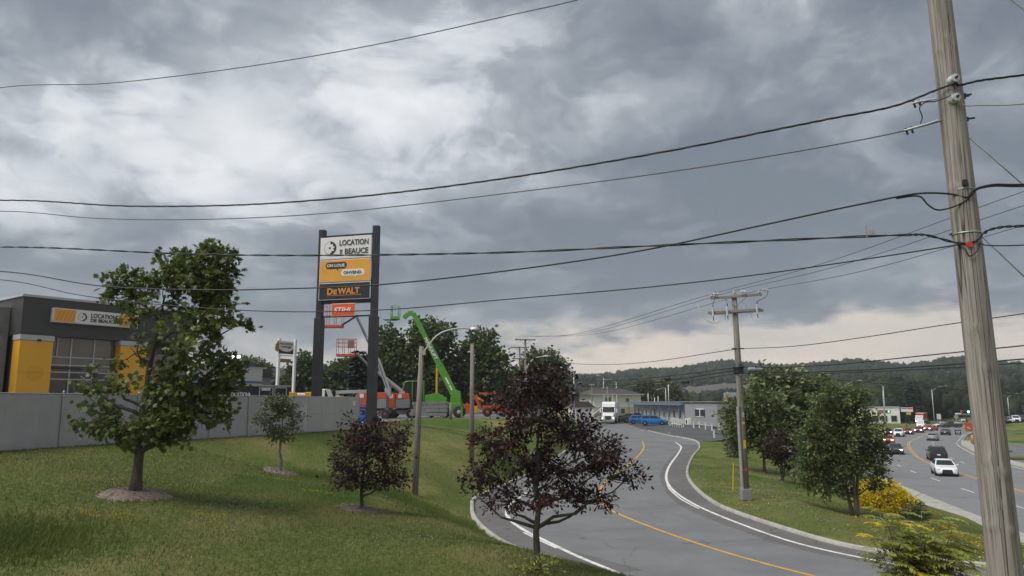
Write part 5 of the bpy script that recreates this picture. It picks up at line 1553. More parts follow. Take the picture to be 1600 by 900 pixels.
lettering('ON LOUE.', 0.30, mats['ink_white'], f, (cx - 0.17 * w_, -0.305, cz + 0.24 * h_), bold=0.004, width=w_ * 0.36)
lettering('ONVEND.', 0.30, mats['ink'], f, (cx + 0.16 * w_, -0.312, cz - 0.10 * h_), bold=0.004, width=w_ * 0.36)
f, cx, cz, w_, h_ = spanel(501, 583, 444, 467, mats['sign_black'], 0.05, 'black panel with bold orange lettering')
lettering('D', 0.62, mats['ink_orange'], f, (cx - 0.27 * w_, Y_, cz), bold=0.02, width=w_ * 0.11)
lettering('E', 0.46, mats['ink_orange'], f, (cx - 0.17 * w_, Y_, cz - 0.05), bold=0.02, width=w_ * 0.075)
lettering('WALT', 0.62, mats['ink_orange'], f, (cx + 0.09 * w_, Y_, cz), bold=0.02, width=w_ * 0.42)
for s in (-1, 1): MB().box((cx + 0.0, -0.292, cz + s * 0.30), (w_ * 0.66, 0.006, 0.03)).build('lettering_rule', mats['ink_orange'], f)
f, cx, cz, w_, h_ = spanel(521, 557, 475.5, 494, mats['sign_red'], 0.035, 'small orange-red panel with white lettering')
lettering('STIHL', 0.46, mats['ink_white'], f, (cx, Y_, cz), bold=0.010, shear=0.25, width=w_ * 0.78)

# ------------------------------------------------------------------ the rental showroom
bA, bB = P(21, 628, 38.0), P(300, 628, 45.7)
fb = Front((bA.x, bA.y), (bB.x, bB.y), LOTZ)
mats['fascia'] = M_('charcoal_cladding', (0.052, 0.050, 0.050), 0.55, var=0.12, scale=1.2, stretch=(0.3, 0.3, 6), dirt=0.1)
mats['yellow_wall'] = M_('yellow_cladding', (0.72, 0.38, 0.025), 0.5, var=0.05, scale=0.8, dirt=0.08)
mats['trim'] = M_('pale_grey_trim', (0.42, 0.43, 0.44), 0.5, var=0.06)
mats['reflection_tone_glass'] = M_('window_reflection_tone', (0.115, 0.098, 0.085), 0.12, var=0.25, scale=0.5, spec=0.6)  # brownish-grey reflection of the panes put into the glass colour
mats['darkglass'] = M_('dark_window', (0.014, 0.013, 0.013), 0.08, var=0.3, scale=0.5, spec=0.6)


def brick_mat(name, c1, c2, mortar, s=1.0):
    m, N, L, b = new_mat(name)
    tc = N.new('ShaderNodeTexCoord'); mp = N.new('ShaderNodeMapping'); mp.inputs['Rotation'].default_value = (math.pi / 2, 0, 0); L.new(tc.outputs['Object'], mp.inputs[0])
    br = N.new('ShaderNodeTexBrick'); L.new(mp.outputs[0], br.inputs[0]); br.inputs['Scale'].default_value = s
    br.inputs['Color1'].default_value = c1 + (1,); br.inputs['Color2'].default_value = c2 + (1,); br.inputs['Mortar'].default_value = mortar + (1,)
    br.inputs['Mortar Size'].default_value = 0.012; br.inputs['Brick Width'].default_value = 0.22; br.inputs['Row Height'].default_value = 0.075
    nz = N.new('ShaderNodeTexNoise'); nz.inputs['Scale'].default_value = 1.5; nz.inputs['Detail'].default_value = 7; L.new(tc.outputs['Object'], nz.inputs[0])
    mx = N.new('ShaderNodeMix'); mx.data_type = 'RGBA'; mx.blend_type = 'MULTIPLY'; mx.inputs[0].default_value = 0.5; L.new(br.outputs[0], mx.inputs[6]); L.new(nz.outputs[0], mx.inputs[7])
    L.new(mx.outputs[2], b.inputs['Base Color']); b.inputs['Roughness'].default_value = 0.9
    bp = N.new('ShaderNodeBump'); bp.inputs['Strength'].default_value = 0.5; bp.inputs['Distance'].default_value = 0.01; L.new(br.outputs['Fac'], bp.inputs['Height']); bp.invert = True
    L.new(bp.outputs[0], b.inputs['Normal'])
    return m


mats['grey_brick'] = brick_mat('grey_brick', (0.30, 0.29, 0.285), (0.24, 0.235, 0.23), (0.36, 0.35, 0.34))
shop = thing('rental_showroom', 'charcoal and yellow rental showroom with a grey brick wing behind the chain-link fence', 'building', fb.o, fb.rz)
xl, ztop = fb(40, 463); _, zlow = fb(33, 522); LB = fb.L
MB().box((LB / 2, 4.0, (ztop + zlow) / 2), (LB, 8.0, ztop - zlow)).build('upper_wall', mats['fascia'], shop)
MB().box((LB / 2, 4.0, ztop + 0.06), (LB + 0.16, 8.16, 0.12)).build('roof_trim', mats['trim'], shop)
MB().box((LB / 2, 4.2, zlow / 2 - 0.002), (LB - 0.3, 7.3, zlow - 0.004)).build('lower_wall', mats['fascia'], shop)
x80 = fb(80, 560)[0]; x186, x228 = fb(186, 560)[0], fb(228, 560)[0]; x290 = LB - 0.25
for a_, b_ in ((0.0, x80), (x186, x228)):
    p = MB().box(((a_ + b_) / 2, 0.35, zlow / 2 - 0.15), (b_ - a_, 0.86, zlow - 0.3)).build('yellow_pillar', mats['yellow_wall'], shop)
    MB().box(((a_ + b_) / 2, 0.35, zlow - 0.145), (b_ - a_ + 0.06, 0.92, 0.27)).build('pillar_cap', mats['trim'], p)
    for k in (0.42, 0.62): MB().box(((a_ + b_) / 2, -0.084, zlow * k), (b_ - a_ - 0.01, 0.008, 0.02)).build('panel_joint', mats['sign_amber2'], p)
    MB().box((a_ + (b_ - a_) * 0.55, -0.16, zlow - 0.27), (0.14, 0.16, 0.10)).build('wall_lamp', mats['black'], p)
n = 26
mats['yellow_deep'] = M_('deeper_yellow_disc', (0.64, 0.325, 0.018), 0.5, var=0.06)
cdx, cdz = fb(53, 583)
MB().prism([(cdx + 0.42 * math.cos(2 * math.pi * i / n), cdz + 0.42 * math.sin(2 * math.pi * i / n)) for i in range(n)], -0.081, -0.086, 'xz').build('wall_emblem', mats['yellow_deep'], shop)
zr_ = [fb(110, q)[1] for q in (523, 558, 570.5, 581.5, 592.5)] + [0.12]
xs_ = [x80 + 0.05, x80 + 0.42, x80 + (x186 - x80) * 0.32, x80 + (x186 - x80) * 0.66, x186 - 0.05]
for i in range(5):
    for j in range(4):
        if i > 0 and j == 0: continue
        xa = xs_[j] if not (i > 0 and j == 1) else xs_[0]
        gm = mats['reflection_tone_glass'] if i < 2 or (i == 2 and j == 3) else mats['darkglass']
        MB().box(((xa + xs_[j + 1]) / 2, 0.50, (zr_[i] + zr_[i + 1]) / 2), (xs_[j + 1] - xa - 0.04, 0.03, zr_[i] - zr_[i + 1] - 0.04)).build('window_pane', gm, shop)
for z in zr_[1:5]: MB().box(((x80 + x186) / 2, 0.46, z), (x186 - x80, 0.07, 0.06)).build('transom', mats['trim'], shop)
for k, x in enumerate(xs_[1:4]): MB().box((x, 0.447, (zlow + (zr_[1] if k == 0 else 0)) / 2), (0.06, 0.07, zlow - (zr_[1] if k == 0 else 0))).build('mullion', mats['trim'], shop)
for k in range(2):
    xa, xb = x228 + 0.15 + k * (LB - x228) * 0.45, x228 + (k + 1) * (LB - x228) * 0.45
    MB().box(((xa + xb) / 2, 0.50, zlow * 0.5), (xb - xa, 0.03, zlow * 0.75)).build('window_pane', mats['reflection_tone_glass'], shop)
MB().box((fb(110, 575)[0], 0.44, fb(110, 575)[1]), (1.5, 0.12, 0.10)).build('desk', mats['black'], shop)
# fascia sign box
sx0, sz0 = fb(80, 481); sx1, sz1 = fb(211, 513.5); _, szb = fb(80, 503.5)
hS = sz0 - szb
sg = MB().box(((sx0 + sx1) / 2, -0.16, (sz0 + szb) / 2), (sx1 - sx0, 0.32, hS)).build('sign_box', mats['alu_frame'], shop, bevel=0.015)
wS = sx1 - sx0; zS = (sz0 + szb) / 2
for a_, b_, m_ in ((0.012, 0.24, 'sign_amber'), (0.245, 0.755, 'sign_white'), (0.76, 0.988, 'sign_amber')):
    MB().box((sx0 + wS * (a_ + b_) / 2, -0.327, zS), (wS * (b_ - a_), 0.012, hS - 0.10)).build('sign_face', mats[m_], sg)
for a_ in (0.012, 0.76):
    for k in range(5):
        x0 = sx0 + wS * (a_ + 0.02 + 0.042 * k); hh = (hS - 0.1) * 0.46
        MB().prism([(x0, zS - hh), (x0 + 0.035, zS - hh), (x0 + 0.26, zS + hh), (x0 + 0.225, zS + hh)], -0.334, -0.338, 'xz').build('sign_stripe', mats['sign_amber2'], sg)
gear_logo(sg, (sx0 + wS * 0.325, zS), hS * 0.30, mats['ink'], mats['sign_white'], -0.334)
lettering('LOCATION', 0.32, mats['ink'], sg, (sx0 + wS * 0.57, -0.345, zS + hS * 0.16), bold=0.006, width=wS * 0.30)
lettering('DE BEAUCE', 0.26, mats['ink'], sg, (sx0 + wS * 0.57, -0.345, zS - hS * 0.18), bold=0.006, width=wS * 0.30)
# grey brick wing to the left, lower and set back
_, zw = fb(15, 476)
MB().box((-7.02, 6.0, zw / 2), (14.0, 9.0, zw)).build('brick_wing', mats['grey_brick'], shop)
MB().box((-7.02, 6.0, zw + 0.05), (14.1, 9.1, 0.10)).build('wing_coping', mats['trim'], shop)
MB().box((-0.95, 1.47, fb(7, 570)[1]), (0.45, 0.05, 0.42)).build('meter_plate', mats['sign_white'], shop)

# ------------------------------------------------------------------ fences
mats['slat'] = M_('grey_privacy_slat', (0.45, 0.455, 0.46), 0.6, var=0.10, scale=1.3, dirt=0.12)
mats['hoard'] = M_('grey_steel_panel', (0.40, 0.40, 0.40), 0.5, 0.1, var=0.06, scale=0.8, dirt=0.1)
fdir3 = Vector((fdir.x, fdir.y, 0)); ffr = Front(fence_0, fence_b, 3.45)
fz = lambda s: float(Hs(*(fence_0 + fdir * s))) - 3.45
s480 = ffr(480, 650)[0]; FH = 1.83
fen = thing('chain_link_fence', 'long chain-link fence with grey privacy slats along the lawn', 'fence', (fence_0.x, fence_0.y, 3.45), ffr.rz)
post_s = [ffr(95, 650)[0]]; gap = ffr(327, 650)[0] - ffr(240, 650)[0]
post_s = sorted([ffr(q, 650)[0] for q in (95, 213, 327, 387)] + [post_s[0] - 3.0 * k for k in range(1, 7) if post_s[0] - 3.0 * k > 0.2])
for s in post_s:
    p = MB().tube([(s, -0.05, fz(s) - 0.3), (s, -0.05, FH + 0.06)], 0.032, 10).build('post', mats['galv'], fen, True)
    MB().lathe([(0.036, 0), (0.034, 0.03), (0.012, 0.055)], 10, (s, -0.05, FH + 0.06)).build('post_cap', mats['galv'], p, True)
MB().tube([(0.1, -0.02, FH), (s480, -0.02, FH)], 0.021, 8).build('top_rail', mats['galv'], fen, True)
mb = MB(); s = 0.15
while s < s480 - 0.05:
    mb.box((s, 0.0, (FH - 0.02 + fz(s)) / 2 + RNG.normal(0, 0.004)), (0.061, 0.006, FH - 0.06 - fz(s) + 0.05), Matrix.Rotation(RNG.normal(0, 0.05), 3, 'Z')); s += 0.0645
o = mb.build('privacy_slats', mats['slat'], fen); tag(o, kind='stuff')
mb = MB(); s = 0.0; st_ = 0.075
while s < s480 - 0.2:
    z0 = fz(s) - 0.02; hgt = FH - z0
    for sg_ in (-1, 1):
        a_, b_ = s if sg_ > 0 else s + hgt * 0.62, s + hgt * 0.62 if sg_ > 0 else s
        if max(a_, b_) < s480 - 0.02: mb.tube([(a_, -0.022, z0), (b_, -0.022, FH)], 0.0032, 3, False)
    s += st_
o = mb.build('wire_mesh', mats['galv'], fen); tag(o, kind='stuff')
hoa = thing('steel_hoarding', 'solid grey steel panel fence ending beside the tall sign', 'fence', (fence_0 + fdir * s480).to_3d() + Vector((0, 0, 3.45)), ffr.rz)
lenH = ffr(560, 650)[0] - s480; npan = 4
for k in range(npan):
    xa = lenH * k / npan; xc = xa + lenH / npan / 2; zz = fz(s480 + xc)
    for j in range(2):
        hh = (FH + 0.02 - zz) / 2
        MB().box((xc, 0.0, zz + hh * (j + 0.5)), (lenH / npan - 0.015, 0.05, hh - 0.008)).build('steel_panel', mats['hoard'], hoa, bevel=0.006)
    MB().box((xa, 0.04, FH / 2), (0.07, 0.07, FH + 0.06)).build('post', mats['galv'], hoa)
MB().box((lenH + 0.03, 0.0, FH / 2), (0.08, 0.09, FH + 0.06)).build('post', mats['galv'], hoa)
MB().box((lenH - 0.55, -0.035, FH - 0.35), (0.28, 0.01, 0.26)).build('notice', mats['sign_white'], hoa)

# ------------------------------------------------------------------ behind the fence: trailers, container, far shops
mats['dark_box'] = M_('black_container', (0.022, 0.022, 0.027), 0.5, var=0.2, scale=1.0, dirt=0.15)
mats['wood_grey'] = M_('weathered_beam', (0.20, 0.185, 0.165), 0.9, var=0.3, scale=3, bump=0.4)
mats['concrete_dark'] = M_('old_concrete', (0.20, 0.205, 0.205), 0.9, var=0.2, scale=2.5, bump=0.4, dirt=0.4)
cA, cB = P(356, 628, 50), P(452, 628, 54)
fc = Front((cA.x, cA.y), (cB.x, cB.y), LOTZ)
con = thing('site_container', 'black site container with white lettering showing over the fence', 'container', fc.o, fc.rz)
zc1 = fc(400, 603)[1]
MB().box((fc.L / 2 - 1.0, 1.3, zc1 / 2 + 0.1), (fc.L + 2.0, 2.5, zc1 - 0.2)).build('body', mats['dark_box'], con, bevel=0.03)
MB().box((fc.L / 2 - 1.0, 1.3, zc1 + 0.03), (fc.L + 2.1, 2.6, 0.10)).build('roof_edge', mats['trim'], con)
xt, zt_ = fc(374, 617); lettering('LOCATION', 0.48, mats['ink_white'], con, (xt, 0.035, zt_), bold=0.01, width=fc(389, 617)[0] - fc(358, 617)[0])
lettering('DE BEAUCE', 0.40, mats['ink_white'], con, (xt, 0.035, zt_ - 0.55), bold=0.008, width=fc(389, 617)[0] - fc(358, 617)[0])
for a_, b_ in ((406, 427), (430, 448)):
    x0, z0 = fc(a_, 607); x1 = fc(b_, 607)[0]
    for x in (x0, x1): MB().box((x, 0.03, z0 / 2 + 0.1), (0.07, 0.05, z0)).build('door_frame', mats['trim'], con)
    MB().box(((x0 + x1) / 2, 0.03, z0 + 0.06), (x1 - x0 + 0.07, 0.05, 0.07)).build('door_frame', mats['trim'], con)
MB().box((fc(416, 608)[0], 0.03, fc(416, 608.5)[1]), (0.7, 0.03, 0.16)).build('notice', mats['sign_white'], con)
# white van roof seen over the fence by the showroom windows (the vehicle itself is built with the cars)
# pale flat-roofed shop with a blue band
sA, sB = P(352, 628, 120), P(408, 628, 128)
fs = Front((sA.x, sA.y), (sB.x, sB.y), LOTZ)
mats['cream_wall'] = M_('cream_metal_wall', (0.56, 0.55, 0.49), 0.6, var=0.05, scale=0.6, dirt=0.1)
mats['blue_band'] = M_('blue_band', (0.06, 0.12, 0.24), 0.5)
mats['dark_green_sign'] = M_('dark_green_sign', (0.012, 0.05, 0.045), 0.5)
mats['brown_roof'] = M_('dark_shingle', (0.060, 0.052, 0.050), 0.9, var=0.25, scale=3, bump=0.3)
sh2 = thing('flat_roofed_shop', 'pale flat-roofed shop with a blue band beyond the yard', 'building', fs.o, fs.rz)
z2_ = fs(400, 575.5)[1]
MB().box((fs.L / 2 - 4, 6, z2_ / 2), (fs.L + 8, 12, z2_)).build('wall', mats['cream_wall'], sh2)
MB().box((fs.L / 2 - 4, 6, z2_ + 0.1), (fs.L + 8.3, 12.3, 0.22)).build('roof_edge', mats['trim'], sh2)
MB().box((fs.L / 2 - 4, -0.02, fs(400, 597.5)[1]), (fs.L + 8.04, 0.08, 0.35)).build('blue_band', mats['blue_band'], sh2)
x0, z0 = fs(368, 583); g_ = MB().box((x0, -0.06, z0 - 0.3), (fs(376, 583)[0] - fs(358, 583)[0], 0.1, 0.85)).build('shop_sign', mats['dark_green_sign'], sh2)
MB().lathe([(0.3, 0.0), (0.3, -0.03)], 14, (x0 + 0.55, -0.115, z0 - 0.3), 'y').build('sign_disc', mats['sign_white'], g_)
MB().box((x0 - 0.45, -0.12, z0 - 0.3), (0.9, 0.02, 0.12)).build('sign_line', mats['sign_white'], g_)
MB().box((fs.L + 3.2, 8, fs(408, 588)[1] / 2), (6.4, 9, fs(408, 588)[1])).build('annex_wall', mats['concrete_dark'], sh2)
za = fs(408, 588)[1]
MB().prism([(fs.L - 0.05, za), (fs.L + 6.8, za), (fs.L + 6.3, za + 1.5), (fs.L + 0.1, za + 1.5)], 3.3, 12.6, 'xz').build('annex_roof', mats['brown_roof'], sh2)
# flood light
v = P(366.5, 628, 75); b = Vector((v.x, v.y, LOTZ)); t = thing('flood_light', 'twin flood light lit on a thin brown pole over the yard', 'flood light', b)
zt = P(366, 560, 75).z - LOTZ
mats['rust_pole'] = M_('rusty_pole', (0.22, 0.12, 0.05), 0.7, var=0.2)
mats['lit_lens'] = M_('lit_flood_lens', (0.9, 0.75, 0.7), 0.3, emit=(1.0, 0.78, 0.70), estr=3.0)
MB().tube([(0, 0, 0), (0, 0, zt)], [0.09, 0.07], 8).build('pole', mats['rust_pole'], t, True)
MB().box((0, 0, zt), (0.75, 0.08, 0.08)).build('bracket', mats['dark_metal'], t)
for s in (-1, 1):
    h = MB().box((0.24 * s, -0.08, zt + 0.14), (0.36, 0.22, 0.26)).build('lamp_head', mats['dark_metal'], t, bevel=0.02)
    MB().box((0.24 * s, -0.195, zt + 0.14), (0.31, 0.012, 0.21)).build('lens', mats['lit_lens'], h)
# white twin-post sign
qA, qB = P(432, 628, 96), P(457.5, 628, 98.5)
fq = Front((qA.x, qA.y), (qB.x, qB.y), LOTZ)
t = thing('twin_post_sign', 'white twin-post shop sign with a curved black foot and brown plate', 'sign', fq.o, fq.rz)
for x, py in ((0, 528), (fq.L, 530)): MB().box((x, 0, fq(432 if x == 0 else 457, py)[1] / 2), (0.32, 0.32, fq(432 if x == 0 else 457, py)[1])).build('post', mats['white'], t, bevel=0.02)
xa, za = fq(434.5, 532); xb, zb = fq(457, 554)
p_ = MB().box(((xa + xb) / 2, -0.02, (za + zb) / 2), (xb - xa, 0.3, za - zb)).build('panel', mats['sign_white'], t, bevel=0.02)
cx, cz, w_, h_ = (xa + xb) / 2, (za + zb) / 2, xb - xa, za - zb
arc = [(cx - w_ * 0.48, cz - h_ * 0.05)] + [(cx + w_ * 0.48 * math.cos(a), cz - h_ * 0.05 + h_ * 0.28 * math.sin(a)) for a in np.linspace(math.pi, 2 * math.pi, 14)] + [(cx + w_ * 0.48, cz - h_ * 0.48), (cx - w_ * 0.48, cz - h_ * 0.48)]
MB().prism(arc[1:], -0.172, -0.182, 'xz').build('panel_foot', mats['ink'], p_)
mats['swoosh'] = M_('brown_swoosh', (0.30, 0.07, 0.05), 0.5)
MB().tube([(cx + w_ * 0.46 * math.cos(a), -0.185, cz - h_ * 0.05 + h_ * 0.29 * math.sin(a)) for a in np.linspace(math.pi * 1.1, 2 * math.pi, 14)], [0.015 + 0.05 * i / 13 for i in range(14)], 5).build('panel_swoosh', mats['swoosh'], p_)
lettering('PHOTOTECH', 0.40, mats['ink'], p_, (cx, -0.19, cz + h_ * 0.27), bold=0.006, shear=0.2, width=w_ * 0.90)
lettering('Lettrage', 0.44, mats['ink'], p_, (cx - 0.05, -0.19, cz + h_ * 0.04), bold=0.006, shear=0.2, width=w_ * 0.70)
MB().box((cx, 0, fq(445, 555.5)[1]), (w_, 0.18, 0.12)).build('rail', mats['white'], t)
x0, z0 = fq(434, 560); x1, z1 = fq(454, 567); mats['brown_plate'] = M_('brown_plate', (0.28, 0.15, 0.08), 0.6)
MB().box(((x0 + x1) / 2, -0.02, (z0 + z1) / 2), (x1 - x0, 0.1, z0 - z1)).build('lower_plate', mats['brown_plate'], t)
mats['gold'] = M_('gold_emblem', (0.30, 0.19, 0.06), 0.5, var=0.3, scale=4)
x0, z0 = fq(430, 541); MB().prism([(x0 - 0.25, z0 - 0.5), (x0 + 0.3, z0 - 0.7), (x0 + 0.4, z0 + 0.3), (x0 + 0.25, z0 + 0.8), (x0 - 0.2, z0 + 0.2)], -0.2, -0.3, 'xz').build('side_emblem', mats['gold'], t)

# ------------------------------------------------------------------ machines in the equipment lot
mats['lift_orange'] = M_('machine_orange_red', (0.52, 0.085, 0.035), 0.4, var=0.08, scale=1.5, coat=0.3, dirt=0.15)
mats['lift_grey'] = M_('machine_grey', (0.22, 0.23, 0.235), 0.45, var=0.1, scale=1.5, dirt=0.2)
mats['boom_grey'] = M_('boom_grey_paint', (0.36, 0.375, 0.385), 0.4, var=0.08, scale=1.5, dirt=0.12)
mats['basket_red'] = M_('basket_red_tube', (0.45, 0.06, 0.04), 0.5, var=0.1)
mats['lime'] = M_('machine_lime_green', (0.085, 0.30, 0.018), 0.45, var=0.07, scale=1.5, coat=0.3, dirt=0.08)
mats['tractor_red'] = M_('tractor_orange_red', (0.60, 0.065, 0.02), 0.4, var=0.08, coat=0.2, dirt=0.1)
mats['yellow_machine'] = M_('machine_yellow', (0.62, 0.34, 0.02), 0.45, var=0.08, dirt=0.2)
mats['hub_red'] = M_('wheel_hub_red', (0.33, 0.035, 0.03), 0.5, dirt=0.3)
mats['blue_machine'] = M_('machine_blue', (0.02, 0.11, 0.42), 0.45, var=0.08)


def wheel(parent, c, r, w, hub, n=20, rimr=0.6, out=-1):
    """a tyre with a rim, axle along local y"""
    t = MB().lathe([(r * 0.55, -w / 2), (r * 0.86, -w / 2), (r * 0.97, -w * 0.38), (r, -w * 0.2), (r, w * 0.2), (r * 0.97, w * 0.38), (r * 0.86, w / 2), (r * 0.55, w / 2)], n, c, 'y').build('wheel', mats['rubber'], parent, True)
    y = c[1] + out * (w / 2 - 0.02)
    MB().lathe([(r * rimr, 0), (r * rimr, out * 0.02), (r * rimr * 0.8, out * 0.005), (r * 0.25, out * 0.03), (r * 0.12, out * 0.05)], n, (c[0], y, c[2]), 'y').build('rim', hub, t, True)
    return t


def basket(t, x, z, w, h, d=1.0):
    """work platform: tray, posts, rails, control box"""
    MB().box((x, 0, z + 0.12), (w, d, 0.26)).build('platform', mats['lift_orange'], t, bevel=0.03)
    for sx in (-1, -0.33, 0.33, 1):
        for sy in (-1, 1): MB().tube([(x + sx * w / 2 * 0.97, sy * d / 2 * 0.95, z + 0.2), (x + sx * w / 2 * 0.97, sy * d / 2 * 0.95, z + h)], 0.028, 6).build('basket_post', mats['basket_red'], t)
    for zz in (0.55, 0.78, 1.0):
        for sy in (-1, 1): MB().tube([(x - w / 2 * 0.97, sy * d / 2 * 0.95, z + h * zz), (x + w / 2 * 0.97, sy * d / 2 * 0.95, z + h * zz)], 0.026, 6).build('basket_rail', mats['basket_red'], t)
        for sx in (-1, 1): MB().tube([(x + sx * w / 2 * 0.97, -d / 2 * 0.95, z + h * zz), (x + sx * w / 2 * 0.97, d / 2 * 0.95, z + h * zz)], 0.026, 6).build('basket_rail', mats['basket_red'], t)
    MB().box((x + w * 0.22, 0.0, z + h * 0.72), (w * 0.3, d * 0.5, h * 0.45)).build('control_box', mats['lift_grey'], t, bevel=0.03)


def boomlift(px0, px1, Y, knee, boom_px, bask, lab, body_px):
    v = P((px0 + px1) / 2, 652, Y); b = Vector((v.x, v.y, LOTZ)); t = thing('boom_lift', lab, 'boom lift', b)
    k = Y / F; L2 = lambda px, py, dy=0.0: Vector((P(px, py, Y + dy).x - b.x, dy, P(px, py, Y + dy).z - LOTZ))
    xa, xb = L2(px0, 650).x, L2(px1, 650).x; hw = (xb - xa) / 2
    MB().box((0, 0, 0.62), (2 * hw * 0.86, 1.5, 0.42)).build('chassis', mats['lift_grey'], t, bevel=0.04)
    for sx in (-1, 1):
        for sy in (-1, 1): wheel(t, (sx * hw * 0.62, sy * 0.95, 0.46), 0.46, 0.38, mats['hub_red'], out=-1 if sy < 0 else 1)
        MB().tube([(sx * hw * 0.62, -0.9, 0.46), (sx * hw * 0.62, 0.9, 0.46)], 0.09, 8).build('axle', mats['dark_metal'], t)
    MB().lathe([(0.7, 0.83), (0.7, 1.02)], 18).build('turntable', mats['dark_metal'], t)
    zb0, zb1 = 1.0, L2(600, body_px[2]).z; x0, x1 = L2(body_px[0], 630).x, L2(body_px[1], 630).x
    MB().prism([(x0, zb0 + 0.2), (x0 + 0.3, zb1 - 0.25), (x0 + 0.8, zb1), ((x0 + x1) / 2 - 0.1, zb1), ((x0 + x1) / 2 - 0.1, zb0), (x0 + 0.2, zb0)], -1.0, 0.9, 'xz').build('engine_cover', mats['lift_orange'], t, bevel=0.05)
    MB().prism([((x0 + x1) / 2 - 0.04, zb0), ((x0 + x1) / 2 - 0.04, zb0 + 0.85), (x1, zb0 + 0.95), (x1, zb0)], -1.02, 0.92, 'xz').build('counterweight', mats['lift_grey'], t, bevel=0.04)
    MB().prism([((x0 + x1) / 2 - 0.04, zb0 + 0.87), ((x0 + x1) / 2 - 0.04, zb1 - 0.05), (x1 - 0.15, zb1 - 0.02), (x1, zb0 + 0.97)], -0.98, 0.88, 'xz').build('tank_cover', mats['lift_orange'], t, bevel=0.05)
    for x in (x0 + 0.9, (x0 + x1) / 2 + 0.4): MB().box((x, -1.015, zb1 - 0.35), (0.4, 0.012, 0.4)).build('decal', mats['sign_white'], t)
    pts = [L2(*p) for p in boom_px]
    MB().bar(L2(*knee) + Vector((0, 0, -0.5)), pts[0], 0.45, 0.6).build('boom_pivot', mats['boom_grey'], t, bevel=0.03)
    for i in range(len(pts) - 1):
        ww = 0.40 - 0.07 * i
        s_ = MB().bar(pts[i], pts[i + 1] + (pts[i + 1] - pts[i]).normalized() * 0.1, ww * 0.8, ww).build('boom_section', mats['boom_grey'] if i < 2 else mats['lift_grey'], t, bevel=0.02)
        MB().tube([pts[i] + Vector((0.0, -ww * 0.5, -0.1)), pts[i + 1] + Vector((0, -ww * 0.5, -0.1))], 0.03, 6).build('hose', mats['rubber'], s_)
    c, z = L2(bask[0], bask[1]), L2(bask[0], bask[3]).z
    basket(t, c.x, z, (bask[2]) * k, L2(bask[0], bask[1]).z - z)
    e = pts[-1]; MB().bar(e, Vector((c.x + bask[2] * k * 0.45, 0, z + 0.25)), 0.14, 0.18).build('jib', mats['dark_metal'], t)
    return t


boomlift(572, 612, 76, (607, 612), [(606, 606), (591, 563), (573, 528), (557, 494)], (519, 479, 36, 512), 'orange boom lift whose raised basket hangs behind the small red panel', (554, 606, 613))
boomlift(606, 652, 79, (632, 618), [(628, 612), (603, 592), (575, 570), (558, 553)], (542, 530, 29, 557), 'orange and grey boom lift with its lower basket between the sign columns', (600, 642, 614))
# a third lift lying folded behind the fence
t = thing('folded_boom', 'folded grey boom lying level behind the steel hoarding', 'boom lift', Vector((P(550, 640, 82).x, 82, LOTZ)))
zz = P(550, 613, 82).z - LOTZ
MB().bar((-1.8, 0, zz), (1.8, 0, zz + 0.12), 0.4, 0.34).build('boom_section', mats['boom_grey'], t, bevel=0.03)
MB().bar((-1.75, 0, 0.5), (-1.6, 0, zz), 0.3, 0.35).build('mast', mats['boom_grey'], t, bevel=0.02)
MB().box((0.2, 0, 0.95), (3.2, 1.5, 0.9)).build('body', mats['lift_grey'], t, bevel=0.06)
for sx in (-1, 1): wheel(t, (1.2 * sx, -0.7, 0.42), 0.42, 0.3, mats['rim'])
# small blue lift beside the column
t = thing('scissor_lift', 'small blue scissor lift beside the foot of the right sign column', 'lift', Vector((P(569, 640, 58).x, 58, LOTZ)))
MB().box((0, 0, 0.4), (0.8, 1.4, 0.4)).build('base', mats['blue_machine'], t, bevel=0.04)
for k in range(3):
    for s in (-1, 1): MB().bar((-0.35 * s, -0.4, 0.65 + k * 0.22), (0.35 * s, -0.4, 0.85 + k * 0.22), 0.06, 0.08).build('scissor_arm', mats['blue_machine'], t)
MB().box((0, 0, 1.4), (0.8, 1.4, 0.12)).build('platform', mats['blue_machine'], t)
for sx in (-1, 1): wheel(t, (0.28 * sx, -0.6, 0.2), 0.2, 0.14, mats['sign_white'])

# --- telescopic handler with its boom up
YT = 80.0; v = P(690, 650, YT); b = Vector((v.x, v.y, LOTZ)); tele = thing('telehandler', 'lime green telescopic handler with its lettered boom raised high', 'telehandler', b)
T2 = lambda px, py, dy=0.0: Vector((P(px, py, YT + dy).x - b.x, dy, P(px, py, YT + dy).z - LOTZ))
for px in (672, 695, 718):
    for sy in (-1, 1):
        if px == 672 and sy < 0: continue
        wheel(tele, (T2(px, 640).x, sy * 0.95, 0.62), 0.62, 0.42, mats['boom_grey'], out=sy)
MB().prism([(T2(650, 0).x, 0.75), (T2(650, 0).x, 1.35), (T2(700, 0).x, 1.5), (T2(728, 0).x, 1.5), (T2(728, 0).x, 0.75)], -0.75, 0.75, 'xz').build('chassis', mats['lime'], tele, bevel=0.05)
MB().prism([(T2(676, 0).x, 1.5), (T2(676, 0).x, T2(680, 618).z), (T2(693, 0).x, T2(690, 614).z), (T2(707, 0).x, T2(700, 622).z), (T2(707, 0).x, 1.5)], -1.05, -0.1, 'xz').build('engine_cover', mats['lime'], tele, bevel=0.04)
xa, xb, zt = T2(643, 0).x, T2(675, 0).x, T2(660, 596).z
cab = MB().prism([(xa, 1.5), (xa - 0.02, 2.3), (xa + 0.35, zt - 0.12), (xa + 0.7, zt - 0.04), (xb - 0.1, zt - 0.04), (xb, 1.35)], -1.02, 0.0, 'xz').build('cab_glass', mats['darkglass'], tele, bevel=0.03)
